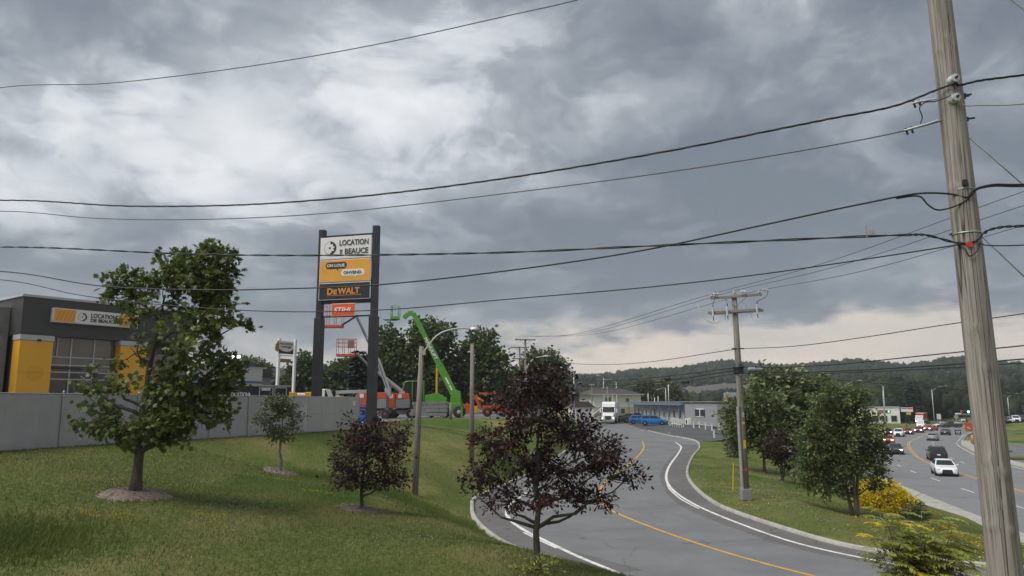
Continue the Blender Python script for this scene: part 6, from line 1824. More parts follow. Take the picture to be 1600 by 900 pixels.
for pth in (((xa, 1.45), (xa - 0.04, 2.3), (xa + 0.33, zt - 0.1), (xa + 0.7, zt), (xb - 0.1, zt), (xb, 1.4), (xa, 1.45)), ((xa + 1.15, 1.45), (xa + 1.15, zt))):
    for y in (-1.06, 0.04): MB().tube([(x, y, z) for x, z in pth], 0.06, 6).build('cab_frame', mats['lime'], cab)
ring = [(xa + 0.52 + 0.45 * math.cos(a), -1.1, 1.9 + 0.28 * math.sin(a)) for a in np.linspace(0, 2 * math.pi, 18)]
MB().tube(ring[2:16], 0.045, 6).build('mirror_arm', mats['sign_white'], cab)
p0, p1 = T2(722, 640), T2(640, 482)
d = (p1 - p0).normalized(); p1 = T2(646, 490)
for i, (f0, f1, w0) in enumerate(((0.0, 0.46, 0.76), (0.40, 0.72, 0.62), (0.66, 1.0, 0.48))):
    a_, b_ = p0.lerp(p1, f0), p0.lerp(p1, f1)
    s_ = MB().bar(a_, b_, 0.55 - 0.08 * i, w0).build('boom_section', mats['lime'], tele, bevel=0.04)
    MB().bar(b_ - d * 0.12, b_, 0.60 - 0.08 * i, w0 * 1.08).build('boom_collar', mats['lime'], s_)
Mb = Matrix.Rotation(-math.acos(max(-1, min(1, -d.x))) , 3, 'Y') if False else None
ang = math.atan2(d.z, d.x)                                       # boom direction in the x-z plane
def boom_text(txt, f, size, off, wid):
    c = p0.lerp(p1, f); o = link_mesh('lettering', text_mesh(txt, size, bold=0.012, width=wid), mats['ink_white'], tele)
    o.matrix_local = Matrix.Translation((c.x, -0.32, c.z)) @ Matrix.Rotation(-(ang - math.pi), 4, 'Y') @ Matrix.Rotation(math.pi / 2, 4, 'X')
boom_text('MANULIFT', 0.63, 0.44, 0, 2.6)
for f0, f1 in ((0.20, 0.25), (0.26, 0.33)): MB().bar(p0.lerp(p1, f0) + Vector((0, -0.285, 0)), p0.lerp(p1, f1) + Vector((0, -0.285, 0)), 0.012, 0.16, (1, 0, 0.4)).build('decal', mats['ink_white'], tele)
hd = [T2(*q) for q in ((646, 489), (638, 490), (631, 497))]
MB().bar(hd[0], hd[1], 0.4, 0.5).bar(hd[1], hd[2], 0.36, 0.45).build('boom_head', mats['lime'], tele, bevel=0.03)
x0, x1, z0, z1 = T2(624, 0).x, T2(635, 0).x, T2(630, 499).z, T2(630, 479).z
for y in (-0.55, 0.55):
    MB().tube([(x0, y, z0), (x0, y, z1), (x1, y, z1), (x1, y, z0 + 0.3)], 0.05, 6).build('carriage_frame', mats['lime'], tele)
for q in (0.35, 0.7, 1.0): MB().tube([(x0, -0.55, z0 + (z1 - z0) * q), (x0, 0.55, z0 + (z1 - z0) * q)], 0.04, 6).build('carriage_bar', mats['lime'], tele)
MB().box(((x0 + x1) / 2, 0, z0 + 0.12), (x1 - x0, 1.2, 0.3)).build('carriage', mats['lime'], tele, bevel=0.03)
for y in (-0.45, 0.45): MB().box((T2(622, 0).x, y, z0 - 0.06), (1.35, 0.12, 0.06)).build('fork', mats['dark_metal'], tele)
MB().tube([T2(712, 622), T2(697, 590)], [0.12, 0.08], 10).build('lift_cylinder', mats['boom_grey'], tele, True)
MB().prism([(T2(711, 0).x, 1.4), (T2(713, 0).x, T2(712, 616).z), (T2(719, 0).x, T2(720, 609).z), (T2(726, 0).x, T2(726, 612).z), (T2(727, 0).x, 0.8)], -0.6, 0.6, 'xz').build('boom_tower', mats['lime'], tele, bevel=0.04)
for px in (705, 729):
    MB().box((T2(px, 0).x, -1.15, 0.55), (0.22, 0.25, 1.1)).build('outrigger', mats['lime'], tele, bevel=0.02)
    MB().box((T2(px, 0).x, -1.15, 0.03), (0.5, 0.5, 0.06)).build('outrigger_foot', mats['dark_metal'], tele)
t = thing('mast_pole', 'thin yellow mast standing behind the lime green machine', 'mast', Vector((P(682, 640, 84).x, 84, LOTZ)))
MB().tube([(0, 0, 0), (0, 0, P(682, 560, 84).z - LOTZ)], 0.13, 8).build('mast', mats['yellow_machine'], t, True)

# --- heap of grey beams before the machines
t = thing('beam_stack', 'stack of weathered grey beams lying at the lot edge before the machines', 'beam stack', Vector((P(670, 645, 76).x, 76.6, LOTZ)))
for sx in (-1, 0, 1): MB().box((sx * 1.3, 0, 0.12), (0.2, 1.0, 0.24)).build('bearer', mats['wood_grey'], t)
for k in range(4):
    for j in range(2):
        MB().box((RNG.normal(0, 0.12) + 0.05 * k, -0.26 + 0.52 * j, 0.42 + 0.36 * k), (3.5 + RNG.normal(0, 0.12), 0.46, 0.32), Matrix.Rotation(RNG.normal(0, 0.015), 3, 'Y')).build('beam', mats['concrete_dark'] if k < 3 else mats['wood_grey'], t, bevel=0.02)

# --- compact tractor with loader and backhoe
YR = 86.0; v = P(762, 648, YR); b = Vector((v.x, v.y, LOTZ)); trc = thing('backhoe_tractor', 'orange-red compact tractor with canopy, loader and yellow backhoe arm', 'tractor', b)
T3 = lambda px, py: Vector((P(px, py, YR).x - b.x, 0, P(px, py, YR).z - LOTZ))
for sy in (-1, 1):
    wheel(trc, (T3(765, 0).x, sy * 0.7, 0.52), 0.52, 0.34, mats['tractor_red'], out=sy); wheel(trc, (T3(787, 0).x, sy * 0.7, 0.36), 0.36, 0.24, mats['tractor_red'], out=sy)
MB().prism([(T3(758, 0).x, 0.6), (T3(758, 0).x, 1.1), (T3(772, 0).x, 1.25), (T3(790, 0).x, 1.15), (T3(793, 0).x, 0.55)], -0.4, 0.4, 'xz').build('body', mats['tractor_red'], trc, bevel=0.05)
MB().box((T3(765, 0).x, 0, T3(765, 615).z), (1.9, 1.3, 0.18)).build('canopy', mats['tractor_red'], trc, bevel=0.05)
for px in (756, 773):
    for y in (-0.55, 0.55): MB().tube([(T3(px, 0).x, y, 1.0), (T3(px, 0).x, y, T3(765, 616).z)], 0.04, 6).build('canopy_post', mats['dark_metal'], trc)
MB().box((T3(764, 0).x, 0, 1.35), (0.5, 0.55, 0.5)).build('seat', mats['black'], trc, bevel=0.05)
for sy in (-0.62, 0.62): MB().prism([(T3(757, 0).x, 0.75), (T3(759, 0).x, 1.25), (T3(772, 0).x, 1.2), (T3(774, 0).x, 0.8), (T3(765, 0).x, 1.08)], sy - 0.16, sy + 0.16, 'xz').build('mudguard', mats['tractor_red'], trc, bevel=0.02)
MB().bar(T3(752, 640), T3(742, 618), 0.25, 0.32).bar(T3(742, 618), T3(736, 634), 0.22, 0.26).build('backhoe_arm', mats['tractor_red'], trc, bevel=0.03)
MB().bar(T3(756, 627), T3(745, 621), 0.18, 0.24).build('backhoe_boom', mats['yellow_machine'], trc, bevel=0.03)
MB().prism([(T3(729, 0).x, 0.35), (T3(728, 0).x, 1.2), (T3(735, 0).x, 1.5), (T3(742, 0).x, 1.2), (T3(742, 0).x, 0.3)], -0.55, 0.55, 'xz').build('bucket', mats['tractor_red'], trc, bevel=0.04)
MB().box((T3(748, 0).x, -0.45, 0.8), (0.5, 0.25, 0.8)).build('battery_box', mats['yellow_machine'], trc, bevel=0.03)
for sy in (-0.5, 0.5): MB().bar((T3(780, 0).x, sy, 1.3), (T3(797, 0).x, sy, 0.5), 0.1, 0.16).build('loader_arm', mats['tractor_red'], trc)
MB().prism([(T3(795, 0).x, 0.1), (T3(794, 0).x, 0.6), (T3(800, 0).x, 0.75), (T3(803, 0).x, 0.15)], -0.75, 0.75, 'xz').build('loader_bucket', mats['tractor_red'], trc, bevel=0.02)

# --- yellow plant heads showing above the fence
for i, (px, w_, lab) in enumerate(((454, 0.7, 'small amber plant cabinet showing above the grey fence beside a white load'), (489, 1.1, 'amber plate compactor body at the foot of the left sign column'))):
    t = thing('plant_cabinet', lab, 'machine', Vector((P(px, 640, 56).x, 56, LOTZ)))
    zt = P(px, 612.5, 56).z - LOTZ
    MB().box((0, 0, zt * 0.62), (w_, 0.8, zt * 0.75)).build('body', mats['yellow_machine'], t, bevel=0.06)
    MB().box((0, 0, zt * 0.12), (w_ * 0.9, 0.7, zt * 0.25)).build('base', mats['dark_metal'], t)
    MB().lathe([(0.18, -0.42), (0.18, -0.45)], 14, (w_ * 0.12, 0, zt * 0.8), 'y').build('fan_grille', mats['lift_grey'], t)
    MB().box((-w_ * 0.2, 0.1, zt + 0.03), (w_ * 0.3, 0.3, 0.08)).build('cap', mats['dark_metal'], t)
t = thing('wrapped_pallet', 'pallet of white wrapped goods with red print above the grey fence', 'pallet', Vector((P(470, 640, 57).x, 57, LOTZ)))
zt = P(470, 614, 57).z - LOTZ
MB().box((0, 0, 0.08), (1.3, 1.0, 0.15)).build('pallet', mats['wood_grey'], t)
MB().box((0, 0, zt / 2 + 0.08), (1.2, 0.9, zt - 0.16)).build('load', mats['white'], t, bevel=0.08)
MB().box((0.1, -0.456, zt - 0.3), (0.7, 0.012, 0.22)).build('print', mats['sign_red'], t)
t = thing('dump_truck', 'white and amber truck cab parked just right of the left sign column', 'truck', Vector((P(507, 640, 66).x, 66, LOTZ)))
zt = P(507, 608, 66).z - LOTZ
MB().prism([(-0.7, 0.6), (-0.7, zt), (0.25, zt), (0.6, zt * 0.7), (1.0, zt * 0.62), (1.0, 0.6)], -0.9, 0.9, 'xz').build('cab', mats['white'], t, bevel=0.06)
MB().prism([(0.2, zt * 0.72), (0.2, zt - 0.1), (0.28, zt - 0.1), (0.55, zt * 0.72)], -0.915, 0.915, 'xz').build('window', mats['glass'], t)
MB().box((1.3, 0, zt * 0.62), (0.5, 1.5, 0.9)).build('spreader', mats['yellow_machine'], t, bevel=0.1)
for sx in (-0.3, 0.9): wheel(t, (sx, -0.8, 0.42), 0.42, 0.25, mats['rim'])
# ------------------------------------------------------------------ cars
def paint(name, c): return M_(name, c, 0.3, 0.0, var=0.04, scale=1.0, coat=0.6, dirt=0.06)
PAINT = {'white': paint('car_white', (0.74, 0.75, 0.76)), 'black': paint('car_black', (0.018, 0.018, 0.020)), 'charcoal': paint('car_charcoal', (0.045, 0.047, 0.052)),
         'red': paint('car_red', (0.36, 0.025, 0.022)), 'orange': paint('car_orange_red', (0.48, 0.075, 0.02)), 'grey': paint('car_grey', (0.24, 0.245, 0.25)),
         'blue': paint('car_blue', (0.012, 0.16, 0.46)), 'silver': paint('car_silver', (0.45, 0.46, 0.47)), 'maroon': paint('car_maroon', (0.16, 0.015, 0.02))}
mats['car_glass'] = glass_mat('car_glass', (0.018, 0.022, 0.026), 0.06)
mats['headlight'] = M_('headlight_glass', (0.55, 0.56, 0.56), 0.1, var=0.03)
mats['headlight_on'] = M_('headlight_lit', (0.9, 0.88, 0.8), 0.1, emit=(1.0, 0.93, 0.78), estr=4.0)
mats['taillight'] = M_('taillight_red', (0.30, 0.012, 0.012), 0.2, var=0.05)
mats['trim_black'] = M_('car_black_trim', (0.014, 0.014, 0.015), 0.5, var=0.1)

KIND = {
    # L, W, H, belt, wheel r, cabin base x0,x1 (share of length, rear to front), roof x0,x1, hood z, deck z
    'sedan': (4.70, 1.84, 1.43, 0.93, 0.33, -0.36, 0.24, -0.20, 0.06, 0.80, 0.98),
    'coupe': (4.60, 1.86, 1.34, 0.90, 0.33, -0.38, 0.20, -0.16, 0.02, 0.78, 0.95),
    'hatch': (4.20, 1.78, 1.48, 0.96, 0.32, -0.48, 0.26, -0.38, 0.08, 0.86, 0.99),
    'suv':   (4.60, 1.88, 1.68, 1.08, 0.36, -0.49, 0.26, -0.40, 0.10, 0.98, 1.10),
    'pickup': (5.70, 1.98, 1.86, 1.18, 0.40, -0.10, 0.24, -0.06, 0.12, 1.12, 1.12),
    'van':   (5.20, 2.00, 2.25, 1.15, 0.36, -0.495, 0.36, -0.48, 0.22, 1.05, 1.15),
}


def car(kind, col, loc, heading, label, group=None, lit=False, name='car', cat='car'):
    L_, W_, Hh, zb, wr, c0, c1, r0, r1, zhood, zdeck = KIND[kind]
    t = thing(name, label, cat, loc, math.atan2(heading[1], heading[0]), group); pm = PAINT[col]; w = W_ / 2
    st = [(-0.500, 0.42, zdeck * 0.80, 0.82), (-0.485, 0.28, zdeck * 0.93, 0.93), (-0.44, 0.22, zdeck, 0.985), (c0, 0.20, max(zb, zdeck) if kind != 'pickup' else zb, 1.0), (-0.12, 0.19, zb, 1.0),
          (0.08, 0.19, zb, 1.0), (c1, 0.20, zb * 0.5 + zhood * 0.5 + 0.03, 0.995), (0.36, 0.21, zhood, 0.98), (0.44, 0.22, zhood * 0.93, 0.94), (0.485, 0.25, zhood * 0.80, 0.86), (0.500, 0.33, zhood * 0.66, 0.76)]
    st.sort()
    V = []
    for xr, zl, zt, k in st:
        hw = w * k; x = xr * L_
        half = [(0, zl), (hw * 0.88, zl), (hw * 0.98, zl + (zt - zl) * 0.22), (hw, zl + (zt - zl) * 0.60), (hw * 0.975, zt - 0.06), (hw * 0.90, zt), (hw * 0.45, zt + 0.025), (0, zt + 0.03)]
        V += [(x, y, z) for y, z in half] + [(x, -y, z) for y, z in reversed(half[1:-1])]
    m_ = 14; n_ = len(st)
    Fq = [(i * m_ + k, i * m_ + (k + 1) % m_, (i + 1) * m_ + (k + 1) % m_, (i + 1) * m_ + k) for i in range(n_ - 1) for k in range(m_)]
    Fq += [tuple(range(m_ - 1, -1, -1)), tuple((n_ - 1) * m_ + k for k in range(m_))]
    body = MB().add(V, Fq).build('body', pm, t, True)
    # cabin: pillars and roof, with glass set 1 cm proud
    zB = zb - 0.03; bw, rw = w * 0.93, w * (0.70 if kind in ('sedan', 'coupe') else 0.76 if kind != 'van' else 0.86)
    B0, B1, R0, R1 = c0 * L_, c1 * L_, r0 * L_, r1 * L_; zR = Hh
    cab = [(B0, -bw, zB), (B1, -bw, zB), (B1, bw, zB), (B0, bw, zB), (R0, -rw, zR - 0.05), (R1, -rw, zR - 0.04), (R1, rw, zR - 0.04), (R0, rw, zR - 0.05),
           (R0 + 0.12, -rw * 0.7, zR), (R1 - 0.12, -rw * 0.7, zR), (R1 - 0.12, rw * 0.7, zR), (R0 + 0.12, rw * 0.7, zR)]
    MB().add(cab, [(0, 1, 5, 4), (1, 2, 6, 5), (2, 3, 7, 6), (3, 0, 4, 7), (4, 5, 9, 8), (5, 6, 10, 9), (6, 7, 11, 10), (7, 4, 8, 11), (8, 9, 10, 11)]).build('roof', pm, t, True)

    def pane(nm, q, u0=0.06, u1=0.94, v0=0.10, v1=0.90):
        a, b, c, d = (Vector(p) for p in q); nrm = (b - a).cross(d - a).normalized() * 0.012
        f = lambda u, v: (a.lerp(b, u)).lerp(d.lerp(c, u), v) + nrm
        MB().add([f(u0, v0), f(u1, v0), f(u1, v1), f(u0, v1)], [(0, 1, 2, 3)]).build(nm, mats['car_glass'], t)
    c = [Vector(p) for p in cab]
    pane('windscreen', (c[1], c[2], c[6], c[5])); pane('rear_window', (c[3], c[0], c[4], c[7]), v0=0.2)
    pane('side_window', (c[0], c[1], c[5], c[4]), 0.06, 0.47, 0.14); pane('side_window', (c[0], c[1], c[5], c[4]), 0.50, 0.95, 0.14)
    pane('side_window', (c[2], c[3], c[7], c[6]), 0.05, 0.50, 0.14); pane('side_window', (c[2], c[3], c[7], c[6]), 0.53, 0.94, 0.14)
    for xs in (-0.315, 0.305):
        for sy in (-1, 1):
            x = xs * L_; y = sy * (w - 0.10)
            MB().lathe([(wr + 0.055, -0.11), (wr + 0.055, 0.11)], 18, (x, sy * (w - 0.112), wr + 0.01), 'y').build('wheel_arch', mats['trim_black'], body)
            wheel(t, (x, sy * (w - 0.105), wr), wr, 0.23, mats['rim'], 18, 0.68, sy)
    zf = zhood
    for sy in (-1, 1):
        MB().box((L_ * 0.468, sy * w * 0.66, zf * 0.80), (0.22, w * 0.36, 0.13), Matrix.Rotation(-sy * 0.42, 3, 'Z')).build('headlight', mats['headlight_on' if lit else 'headlight'], t, bevel=0.03)
        MB().box((-L_ * 0.487, sy * w * 0.70, zdeck * 0.83), (0.10, w * 0.38, 0.15), Matrix.Rotation(sy * 0.3, 3, 'Z')).build('taillight', mats['taillight'], t, bevel=0.02)
        MB().box((B1 - 0.30, sy * (w + 0.07), zb + 0.06), (0.12, 0.18, 0.13)).build('mirror', pm, t, bevel=0.03)
    MB().prism([(-w * 0.50, 0.26), (w * 0.50, 0.26), (w * 0.40, zf * 0.80), (-w * 0.40, zf * 0.80)], L_ * 0.470, L_ * 0.505, 'yz').build('grille', mats['trim_black'], t, bevel=0.02)
    MB().box((L_ * 0.488, 0, 0.26), (0.08, w * 1.35, 0.14)).build('front_bumper', mats['trim_black'], t, bevel=0.02)
    MB().box((-L_ * 0.490, 0, 0.36), (0.06, w * 1.5, 0.16)).build('rear_bumper', mats['trim_black'], t, bevel=0.02)
    MB().box((-L_ * 0.502, 0, zdeck * 0.70), (0.02, 0.34, 0.15)).build('number_plate', mats['sign_white'], t)
    if kind == 'pickup':
        MB().box((-0.30 * L_, 0, zb + 0.0), (0.38 * L_, W_ * 0.80, 0.08)).build('cargo_bed', mats['trim_black'], t)
    if kind in ('suv', 'van'):
        for sy in (-1, 1): MB().tube([(R0 + 0.2, sy * rw * 0.86, zR + 0.03), (R1 - 0.2, sy * rw * 0.86, zR + 0.03)], 0.02, 6).build('roof_rail', mats['dark_metal'], t)
    return t


def hdir(y):                                                   # the highway's direction at a distance
    i = min(range(len(fineH)), key=lambda k: abs(fineH[k].y - y)); d = fineH[min(i + 3, len(fineH) - 1)] - fineH[max(i - 3, 0)]
    return d.normalized()


def hcar(kind, col, px, py, label, toward=True, lit=False, turn=0.0, group='cars on the highway', **kw):
    g = GZ(px, py, zh); d = hdir(g.y) * (-1 if toward else 1); d = Matrix.Rotation(turn, 3, 'Z') @ d
    g.z = zh(g.x, g.y) + 0.008
    return car(kind, col, g, d, label, group, lit, **kw)


hcar('sedan', 'white', 1476, 742, 'white sports sedan with a large black grille coming along the highway', turn=-0.10)
hcar('suv', 'black', 1464, 719, 'black sport utility car driving away just behind the white sports sedan', False)
hcar('sedan', 'charcoal', 1400, 709, 'dark sedan with lit headlights leading the oncoming cars', lit=True)
hcar('hatch', 'orange', 1389, 693, 'orange-red hatchback with lit headlights behind the dark sedan', lit=True)
hcar('suv', 'white', 1405, 682, 'white sport utility car in the oncoming queue')
hcar('sedan', 'maroon', 1390, 679, 'maroon car beside the white sport utility car, next to the trees', lit=True)
hcar('sedan', 'red', 1420, 678.5, 'red sedan just right of the white sport utility car', lit=True)
hcar('hatch', 'red', 1436.5, 676, 'red hatchback directly in front of the white van', lit=True)
hcar('sedan', 'orange', 1455, 673, 'low orange-red sedan turning beside the white van', lit=True, turn=-0.3)
hcar('sedan', 'grey', 1458, 688, 'grey sedan driving away alone in the middle of the highway', False)
hcar('coupe', 'black', 1478, 679.5, 'black low car driving away before the far junction', False)
hcar('van', 'white', 1440, 669, 'white van in the oncoming queue behind a red hatchback', name='van', cat='van')
hcar('sedan', 'white', 1471, 667.5, 'white car crossing at the far junction', turn=-0.9)
hcar('pickup', 'charcoal', 1486, 668, 'dark pickup waiting at the far junction', turn=-1.0, name='pickup_truck', cat='pickup')
hcar('sedan', 'silver', 1501, 664.5, 'silver car beyond the dark pickup at the junction', turn=-0.4)
hcar('suv', 'black', 1507, 662, 'black car farthest along the highway beyond the junction', False)
# box truck
g = GZ(1438, 663, zh); t = thing('box_truck', 'red and white box truck standing behind the white van', 'truck', (g.x, g.y, zh(g.x, g.y) + 0.01), math.atan2(*(-hdir(g.y)).yx))
MB().box((-3.2, 0, 2.3), (6.0, 2.4, 2.6)).build('cargo_box', PAINT['red'], t, bevel=0.05); MB().box((-3.2, 0, 3.65), (6.05, 2.45, 0.12)).build('box_roof', mats['white'], t)
MB().prism([(-0.15, 0.7), (-0.15, 2.9), (0.9, 2.9), (1.5, 1.9), (1.9, 1.7), (1.9, 0.7)], -1.1, 1.1, 'xz').build('cab', mats['white'], t, bevel=0.06)
MB().add([(1.0, -0.95, 2.78), (1.0, 0.95, 2.78), (1.52, 0.95, 1.95), (1.52, -0.95, 1.95)], [(0, 1, 2, 3)]).build('windscreen', mats['car_glass'], t)
MB().box((-2.5, 0, 0.75), (7.4, 1.6, 0.3)).build('chassis', mats['dark_metal'], t)
for x in (0.9, -4.6):
    for sy in (-1, 1): wheel(t, (x, sy * 0.98, 0.45), 0.45, 0.28, mats['rim'], out=sy)
for sy in (-1, 1): MB().box((1.91, sy * 0.8, 1.05), (0.06, 0.35, 0.2)).build('headlight', mats['headlight_on'], t)
# cars parked on the rise beyond the near pole
for i, (px, py, k_, c_, lab) in enumerate(((1576, 659, 'hatch', 'silver', 'silver car parked on the grassy rise nearest the near pole'), (1587, 658, 'suv', 'white', 'white car parked on the grassy rise beyond the near pole'), (1597, 659, 'suv', 'charcoal', 'dark car parked at the end of the grassy rise'),
                                           (1568, 657, 'suv', 'black', 'black car half hidden by the near pole on the rise'), (1593, 650, 'van', 'white', 'white van parked above the row of cars on the rise'), (1612, 659, 'sedan', 'grey', 'grey car parked past the dark one on the rise'))):
    Yc = 186 if py > 655 else 200; v = P(px, py, Yc); g = on_ground(v.x, v.y)
    car(k_, c_, g + Vector((0, 0, 0.02)), (-0.5, -1), lab, 'cars parked on the rise', name='van' if k_ == 'van' else 'car', cat='van' if k_ == 'van' else 'car')
# motel cars
def pcar(kind, col, px, py, hd, lab, **kw):
    g = GZ(px, py, zp); g.z = zp(g.x, g.y) + 0.012; return car(kind, col, g, hd, lab, 'cars at the motel', **kw)
pcar('suv', 'blue', 1022, 664.5, (1, -0.25), 'bright blue sport utility car parked nearest the white railing')
pcar('hatch', 'blue', 1001, 662, (1, -0.1), 'smaller blue car parked between the pickup and the blue sport utility car')
pcar('pickup', 'charcoal', 993, 660, (1, -0.05), 'dark grey pickup parked nose to the motel', name='pickup_truck', cat='pickup')
pcar('sedan', 'black', 985, 657, (1, 0.0), 'black car mostly hidden behind the dark grey pickup')
# vehicle behind the chain-link fence, only its roof showing
v = P(145, 640, 33.5); car('van', 'white', Vector((v.x, v.y, LOTZ + 0.005)), (fdir.x, fdir.y), 'white van whose roof shows over the chain-link fence', None, name='van', cat='van').scale = (1, 1, 0.86)

# ------------------------------------------------------------------ the road tractor with its trailer
g = GZ(951, 662, zr); hd = Vector((-0.20, -1)).normalized()
t = thing('semi_truck', 'white road tractor with lit headlights pulling a trailer toward the bend', 'truck', (g.x, g.y, zr(g.x, g.y) + 0.01), math.atan2(hd.y, hd.x))
W2 = 1.22
MB().prism([(-3.9, 0.9), (-3.9, 3.1), (-3.6, 3.95), (-1.6, 4.0), (-1.0, 3.7), (-0.75, 3.05), (-0.15, 2.05), (-0.15, 0.9)], -W2, W2, 'xz').build('cab', mats['white'], t, bevel=0.10)
MB().prism([(-0.18, 0.7), (-0.18, 2.0), (0.6, 1.85), (1.35, 1.65), (1.65, 1.45), (1.7, 0.7)], -1.02, 1.02, 'xz').build('hood', mats['white'], t, bevel=0.14)
MB().add([(-0.70, -1.05, 2.98), (-0.70, 1.05, 2.98), (-0.12, 1.08, 2.10), (-0.12, -1.08, 2.10)], [(0, 1, 2, 3)]).build('windscreen', mats['car_glass'], t)
MB().box((-0.40, 0, 2.56), (0.75, 0.06, 0.06), Matrix.Rotation(0.98, 3, 'Y')).build('windscreen_post', mats['trim_black'], t)
MB().box((-0.70, 0, 3.06), (0.25, 2.3, 0.08)).build('visor', mats['white'], t)
mats['chrome'] = M_('chrome', (0.55, 0.56, 0.57), 0.2, 0.8, var=0.05)
MB().prism([(-0.5, 0.75), (0.5, 0.75), (0.58, 1.45), (-0.58, 1.45)], 1.68, 1.74, 'yz').build('grille', mats['trim_black'], t)
for k in range(5): MB().box((1.75, 0, 0.82 + 0.14 * k), (0.02, 1.0, 0.03)).build('grille_bar', mats['chrome'], t)
MB().box((1.72, 0, 0.50), (0.25, 2.35, 0.42)).build('bumper', mats['chrome'], t, bevel=0.06)
mats['amber_on'] = M_('warm_headlight_lit', (0.9, 0.7, 0.3), 0.1, emit=(1.0, 0.74, 0.25), estr=3.5)
for sy in (-1, 1):
    MB().box((1.52, sy * 0.86, 1.08), (0.28, 0.34, 0.26)).build('headlight', mats['amber_on'], t, bevel=0.05)
    MB().prism([(0.1, 0.6), (0.2, 1.2), (0.9, 1.3), (1.5, 1.05), (1.6, 0.6)], sy * 1.05 - 0.15, sy * 1.05 + 0.15, 'xz').build('wing', mats['white'], t, bevel=0.05)
    MB().box((-0.25, sy * 1.48, 2.35), (0.12, 0.28, 0.75)).build('mirror', mats['white'], t, bevel=0.03)
    for x in (0.85, -4.3, -5.6): wheel(t, (x, sy * 1.02, 0.5), 0.5, 0.3, mats['rim'], out=sy)
    for x in (-15.0, -16.3): wheel(t, (x, sy * 1.02, 0.5), 0.5, 0.4, mats['rim'], out=sy)
MB().box((-3.0, 0, 0.75), (8.0, 1.2, 0.3)).build('chassis', mats['dark_metal'], t)
MB().box((-10.6, 0, 2.55), (12.8, 2.5, 2.75)).build('trailer', mats['white'], t, bevel=0.04)
mats['emblem_rust'] = M_('fairing_emblem', (0.35, 0.12, 0.07), 0.5)
MB().lathe([(0.16, 0), (0.16, 0.02)], 10, (-1.0, 0, 3.45), 'x').build('emblem', mats['emblem_rust'], t).rotation_euler = (0, 0, 0)

# ------------------------------------------------------------------ the motel
mats['grey_siding'] = M_('grey_siding', (0.285, 0.29, 0.305), 0.7, var=0.07, scale=2.0, stretch=(5, 5, 0.3), dirt=0.12)
mats['grey_wall'] = M_('grey_render', (0.52, 0.51, 0.50), 0.8, var=0.08, scale=1.0, dirt=0.15)
mats['slate_blue'] = M_('slate_blue_fascia', (0.13, 0.18, 0.25), 0.6, var=0.08, dirt=0.15)
mats['navy'] = M_('navy_paint', (0.02, 0.03, 0.075), 0.6, var=0.1)
mo = Front((27.2, 172), (30.7, 112), 1.0)
mot = thing('motel', 'long low grey motel with a slate-blue canopy and rooftop unit', 'building', mo.o, mo.rz)
zroof = mo(1100, 630.5)[1]; xs1 = mo(1073, 650)[0]; ML = mo.L
MB().box((xs1 / 2, 5.7, zroof / 2), (xs1, 10.4, zroof - 0.05)).build('wall', mats['grey_wall'], mot)
MB().box(((xs1 + ML) / 2, 5.2, zroof / 2 - 0.2), (ML - xs1 - 0.01, 11.0, zroof + 0.4)).build('end_wall', mats['grey_siding'], mot)
MB().box((ML / 2, 5.4, zroof + 0.27), (ML + 0.3, 11.8, 0.16)).build('roof', mats['concrete_dark'], mot)
MB().box((xs1 / 2, -0.25, zroof - 0.10), (xs1, 1.4, 0.48)).build('canopy', mats['slate_blue'], mot)
MB().box((ML + 0.06, 4.5, zroof * 0.55), (0.10, 6.0, zroof * 0.8)).build('end_window', mats['navy'], mot)
for k in range(12):
    x = xs1 * (0.04 + 0.083 * k)
    f_ = MB().box((x, 0.47, zroof * 0.50), (1.5, 0.08, 1.5)).build('window' if k % 3 else 'door', mats['trim'] if k % 3 else mats['white'], mot)
    MB().box((x, 0.42, zroof * 0.50), (1.25, 0.04, 1.25)).build('pane', mats['glass'], f_)
for k in range(7): MB().box((xs1 * (0.03 + 0.155 * k), -0.80, (zroof - 0.35) / 2), (0.16, 0.16, zroof - 0.36)).build('canopy_post', mats['slate_blue'], mot)
xw, zw_ = mo(1097, 645); f_ = MB().box((xw, -0.33, zw_), (mo(1103, 645)[0] - mo(1091, 645)[0], 0.09, 1.35)).build('window', mats['white'], mot)
for s in (-1, 1): MB().box((xw + s * 1.35, -0.385, zw_), (2.2, 0.03, 1.05)).build('pane', mats['glass'], f_)
MB().box((ML - 3.5, 3.5, zroof + 1.0), (2.4, 2.2, 1.35)).build('rooftop_unit', mats['galv'], mot, bevel=0.04)
MB().box((ML - 3.0, 2.38, zroof + 1.0), (1.2, 0.06, 1.0)).build('unit_grille', mats['brown_plate'], mot)
MB().box((xs1 + 2.5, -0.45, 0.75), (1.7, 0.7, 1.0)).build('heat_pump', mats['white'], mot, bevel=0.05)
MB().lathe([(0.36, -0.81), (0.36, -0.83)], 16, (xs1 + 2.5, 0, 0.75), 'y').build('heat_pump_fan', mats['dark_metal'], mot)
MB().box((ML - 6, -0.34, 0.1), (11.5, 0.06, 0.55)).build('skirting', mats['navy'], mot)
